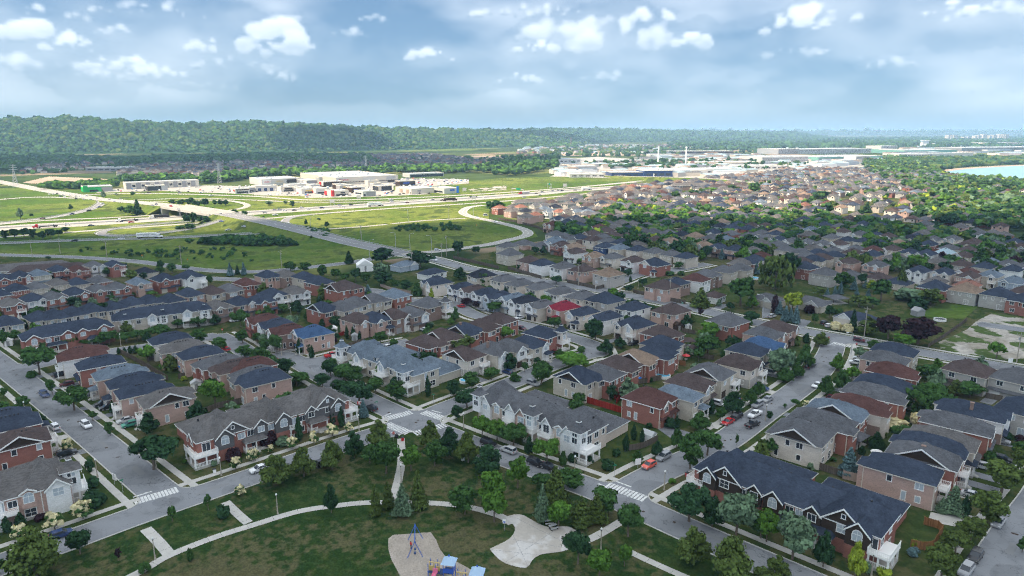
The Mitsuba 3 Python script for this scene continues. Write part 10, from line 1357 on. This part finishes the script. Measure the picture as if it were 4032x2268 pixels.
for x, y, ang in BENCHES:
    th = Thing('park_bench', 'bench', tell(x, y, 'grey metal picnic bench on the plaza edge'), None, place(x, y, ang, .1)); th.part('seat', M().box(-.9, .9, -.2, .2, .42, .48), 'm_steel'); th.part('table', M().box(-.9, .9, .45, 1.15, .72, .78), 'm_steel')
    for a in (-.7, .7): th.part('leg', M().box(a-.05, a+.05, -.15, 1.1, 0, .42).box(a-.05, a+.05, .7, .9, .42, .72), 'm_dark')
for x, y, mt, lab in BINS:
    th = Thing('litter_bin', 'bin', lab, None, place(x, y, 30)); th.part('body', M().frustum(-.3, .3, -.3, .3, 0, -.36, .36, -.36, .36, 1.0), mt); th.part('lid', M().frustum(-.4, .4, -.4, .4, 1.0, -.2, .2, -.2, .2, 1.2), 'm_dark')
# ------------------------------------------------------------------ shopping centre and far buildings
def store(name, x, y, ang, w, d, h, wall, label, cat='building', feats=(), roofm='m_flat', group=None):
    s = Build(name, cat, label, group, place(x, y, ang))
    s.part('wall', M().box(-w/2, w/2, -d/2, d/2, 0, h), wall); s.part('roof', M().box(-w/2+.6, w/2-.6, -d/2+.6, d/2-.6, h-.2, h+.02), roofm)
    m = M(); t = .5
    for a in ((-w/2-.1, w/2+.1, -d/2-.1, -d/2+t), (-w/2-.1, w/2+.1, d/2-t, d/2+.1), (-w/2-.1, -w/2+t, -d/2+t, d/2-t), (w/2-t, w/2+.1, -d/2+t, d/2-t)): m.box(*a, h-.4, h+.7)
    s.part('parapet', m, 'm_cream' if wall != 'm_trim' else 'm_steel')
    rr = random.Random(int(w*7+d)); m = M()
    for i in range(max(1, int(w*d/500))): a, b = rr.uniform(-w/2+3, w/2-4), rr.uniform(-d/2+3, d/2-4); m.box(a, a+2.4, b, b+1.8, h+.03, h+1.4)
    s.part('rooftop_unit', m, 'm_steel', stuff=True)
    for ft in feats:
        k = ft[0]
        if k == 'glass': _, x0, x1, z0, z1, sd = ft; s.part('window', M().box(x0, x1, -d/2-.08, -d/2+.05, z0, z1) if sd == 'f' else M().box(-w/2-.08, -w/2+.05, x0, x1, z0, z1), 'm_pane')
        elif k == 'panel': _, x0, x1, z0, z1, mt, sd = ft; s.part('panel', M().box(x0, x1, -d/2-.5, -d/2+.05, z0, z1) if sd == 'f' else M().box(-w/2-.5, -w/2+.05, x0, x1, z0, z1), mt)
        elif k == 'text':
            _, tx, hh, px_, pz_, mt, sd = ft; tm = meshkit.text_mesh(tx, hh, .08, True); v = np.array(tm.vertices); v[:, 0] += px_; 
            v = np.column_stack([v[:, 0], -d/2-.55-v[:, 2], v[:, 1]+pz_]) if sd == 'f' else np.column_stack([-w/2-.55-v[:, 2], -v[:, 0], v[:, 1]+pz_]); s.part('lettering', (v, tm.faces), mt)
    return s
for a in STORES: store(*a[:9], feats=a[9])
for i, (x, y, ang, w, d, h, wall, lab) in enumerate(FARBUILDINGS):
    n = int(w/12); fe = [('glass', -w/2+4+12*j, -w/2+12+12*j, h*.3, h*.62, 'f') for j in range(min(n, 12))] if h < 14 else [('glass', -w/2+1.5, w/2-1.5, 3*j+1, 3*j+2.3, 'f') for j in range(int(h/3))]
    store('industrial_building' if h < 16 else 'apartment_tower', x, y, ang, w, d, h, wall, lab, feats=fe)
for x, y, h, r, mt, nm, lab in MASTS:
    th = Thing(nm, {'white_mast': 'mast', 'brick_chimney': 'chimney'}.get(nm, 'silo'), lab, None, place(x, y, 0))
    if nm == 'storage_dome': th.part('dome', M().frustum(-r, r, -r, r, 0, -r*.25, r*.25, -r*.25, r*.25, h), mt); th.part('cap', M().box(-r*.2, r*.2, -r*.2, r*.2, h, h+1.5), 'm_dark')
    else: th.part('shaft', M().tube([0, 0, 0], [0, 0, h], r, r*.75, 12), mt); th.part('cap', M().tube([0, 0, h], [0, 0, h+2.5], r*1.25, r*1.25, 12), mt)
for x, y, h, lab in PYLONS:
    th = Thing('power_pylon', 'pylon', lab, None, place(x, y, 25)); m = M()
    for a in (-1, 1):
        for b in (-1, 1): m.tube([a*3, b*3, 0], [a*.7, b*.7, h*.7], .22, .18, 4).tube([a*.7, b*.7, h*.7], [0, 0, h], .18, .12, 4)
    for k in range(6):
        z0, z1 = h*.7*k/6, h*.7*(k+1)/6; w0, w1 = 3-2.3*k/6, 3-2.3*(k+1)/6
        for b in (-1, 1): m.tube([-w0, b*w0, z0], [w1, b*w1, z1], .12, .12, 4).tube([w0, b*w0, z0], [-w1, b*w1, z1], .12, .12, 4)
    th.part('lattice', m, 'm_steel')
    for z in (.72, .82, .92): th.part('crossarm', M().frustum(-6*(1.3-z)*2, 6*(1.3-z)*2, -.3, .3, h*z, -1, 1, -.3, .3, h*z+1.2), 'm_steel')
for x, y, ang, lab, w in GANTRIES:
    th = Thing('sign_gantry', 'sign', lab, None, place(x, y, ang)); th.part('column', M().tube([0, 0, 0], [0, 0, 7.5], .3, .25, 8), 'm_steel'); th.part('beam', M().box(0, w, -.3, .3, 6.8, 7.6), 'm_steel'); th.part('sign_plate', M().box(w*.4, w*.8, -.4, -.31, 5.8, 8.4), 'm_signgreen')
    th.part('column', M().tube([w, 0, 0], [w, 0, 7.5], .3, .25, 8), 'm_steel')
for x, y, ang, lab in BILLBOARDS:
    th = Thing('roadside_sign', 'sign', lab, None, place(x, y, ang)); th.part('leg', M().box(-2.2, -1.9, -.1, .1, 0, 6), 'm_steel'); th.part('leg', M().box(1.9, 2.2, -.1, .1, 0, 6), 'm_steel')
    th.part('plate', M().box(-2.6, 2.6, -.2, -.11, 2.6, 6.6), 'm_steel')
# distant roofs nobody could count
for nm, lab, (poly, n, sd) in FARTOWNS:
    rg = np.random.default_rng(sd); q = scatter(poly, n, sd, 5, 7); V, U, Fr, W_, Fw, nn, nw = [], [], [], [], [], 0, 0
    rm, wm = M(), M(); ids = rg.choice([1, 2, 2, 3, 0], len(q))
    dr_, dw_ = {}, {}
    for (x, y, _, r), k in zip(q, ids):
        a = rg.uniform(8, 12); b = rg.uniform(10, 15); e = rg.choice([3.4, 6, 6]); t = math.radians(rg.choice([35, 125])+rg.uniform(-4, 4)); R = np.array([[math.cos(t), math.sin(t), 0], [-math.sin(t), math.cos(t), 0], [0, 0, 1]])
        v = np.array([[-a/2, -b/2, e], [a/2, -b/2, e], [a/2, b/2, e], [-a/2, b/2, e], [0, -b/2+a/2.2, e+3], [0, b/2-a/2.2, e+3]])@R+[x, y, 0]
        dr_.setdefault(int(k), []).append((v, np.array([[0, 1, 4], [1, 2, 5], [1, 5, 4], [2, 3, 5], [3, 0, 4], [3, 4, 5]])))
        v, f = M().box(-a/2+.4, a/2-.4, -b/2+.4, b/2-.4, 0, e).mesh(); dw_.setdefault(int(rg.choice([1, 2, 3, 5, 0])), []).append((v@R+[x, y, 0], f))
    for p_, d_, b_ in (('roof', dr_, 'm_roof'), ('wall', dw_, 'm_wall')):
        mm, uu = pal_join(d_); scene[f'{nm}__{p_}'] = mikit.ply(mm, b_, uv=uu)
    labels[nm] = dict(label=lab, kind='stuff')
rg = np.random.default_rng(77); dr_, dw_ = {}, {}
for poly, n, lo, hi in FARSHEDS:
    for (x, y, _, r) in scatter(poly, n, len(poly)*7+n, 1, 2):
        a, b_ = rg.uniform(lo, hi, 2)*[1.3, .8]; e = rg.uniform(4, 8); t = math.radians(rg.choice([8, 20, 37])); R = np.array([[math.cos(t), math.sin(t), 0], [-math.sin(t), math.cos(t), 0], [0, 0, 1]])
        v, f = M().box(-a/2, a/2, -b_/2, b_/2, 0, e).mesh(); dw_.setdefault(int(rg.choice([4, 4, 3, 8, 6, 2])), []).append((v@R+[x, y, 0], f))
        v = np.array([[-a/2-.3, -b_/2-.3, e], [a/2+.3, -b_/2-.3, e], [a/2+.3, b_/2+.3, e], [-a/2-.3, b_/2+.3, e], [-a/2-.3, 0, e+1.5], [a/2+.3, 0, e+1.5]])@R+[x, y, .01]; dr_.setdefault(int(rg.choice([9, 9, 1, 5, 6])), []).append((v, np.array([[0, 1, 5], [0, 5, 4], [2, 3, 4], [2, 4, 5], [1, 2, 5], [3, 0, 4]])))
for p_, d_, b_ in (('roof', dr_, 'm_roof'), ('wall', dw_, 'm_wall')):
    mm, uu = pal_join(d_); scene[f'far_sheds__{p_}'] = mikit.ply(mm, b_, uv=uu)
labels['far_sheds'] = dict(label='countless tiny pale sheds and yards of the far industrial plain', kind='stuff')
# cumulus clouds above, out of the frame, whose shade lies on the estate and on parts of the far land
def cloud(key, cx, cy, cz, rx, ry, rz, seed, lab, gap=()):
    rg = np.random.default_rng(seed); V, F, n = [], [], 0; ico = trimesh.creation.icosphere(2)
    for i in range(90):
        u = rg.uniform(-1, 1, 2)
        while np.hypot(*u) > 1: u = rg.uniform(-1, 1, 2)
        h = 1-np.hypot(*u)**2; r = .20*min(rx, ry)*rg.uniform(.75, 1.25); v = np.array(ico.vertices); v = v*(1+.10*np.sin(v[:, [1]]*7+i)*np.cos(v[:, [0]]*6))
        V.append(v*[r, r, r*.55]+[cx+u[0]*rx*.86, cy+u[1]*ry*.86, cz+h*rz*rg.uniform(0, 1)]); F.append(ico.faces+n); n += len(v)
    v = np.array(ico.vertices); v = np.where(v[:, 2:] < 0, v*[1, 1, .3], v); V.append(v*[rx*.93, ry*.93, rz*.7]+[cx, cy, cz]); F.append(ico.faces+n)
    put(key, (np.vstack(V), np.vstack(F)), 'm_cloud', smooth=True); labels[key] = dict(label=lab, kind='structure')
S_ = np.array(SUN)/np.linalg.norm(SUN)
for i, (gx, gy, rx, ry, alt, sd) in enumerate(CLOUDSHADOWS):
    c = np.array([gx, gy, 0])+S_*alt/S_[2]; cloud(new('cloud'), c[0], c[1], alt, rx, ry, min(rx, ry)*.5, sd, 'white cumulus cloud high overhead')
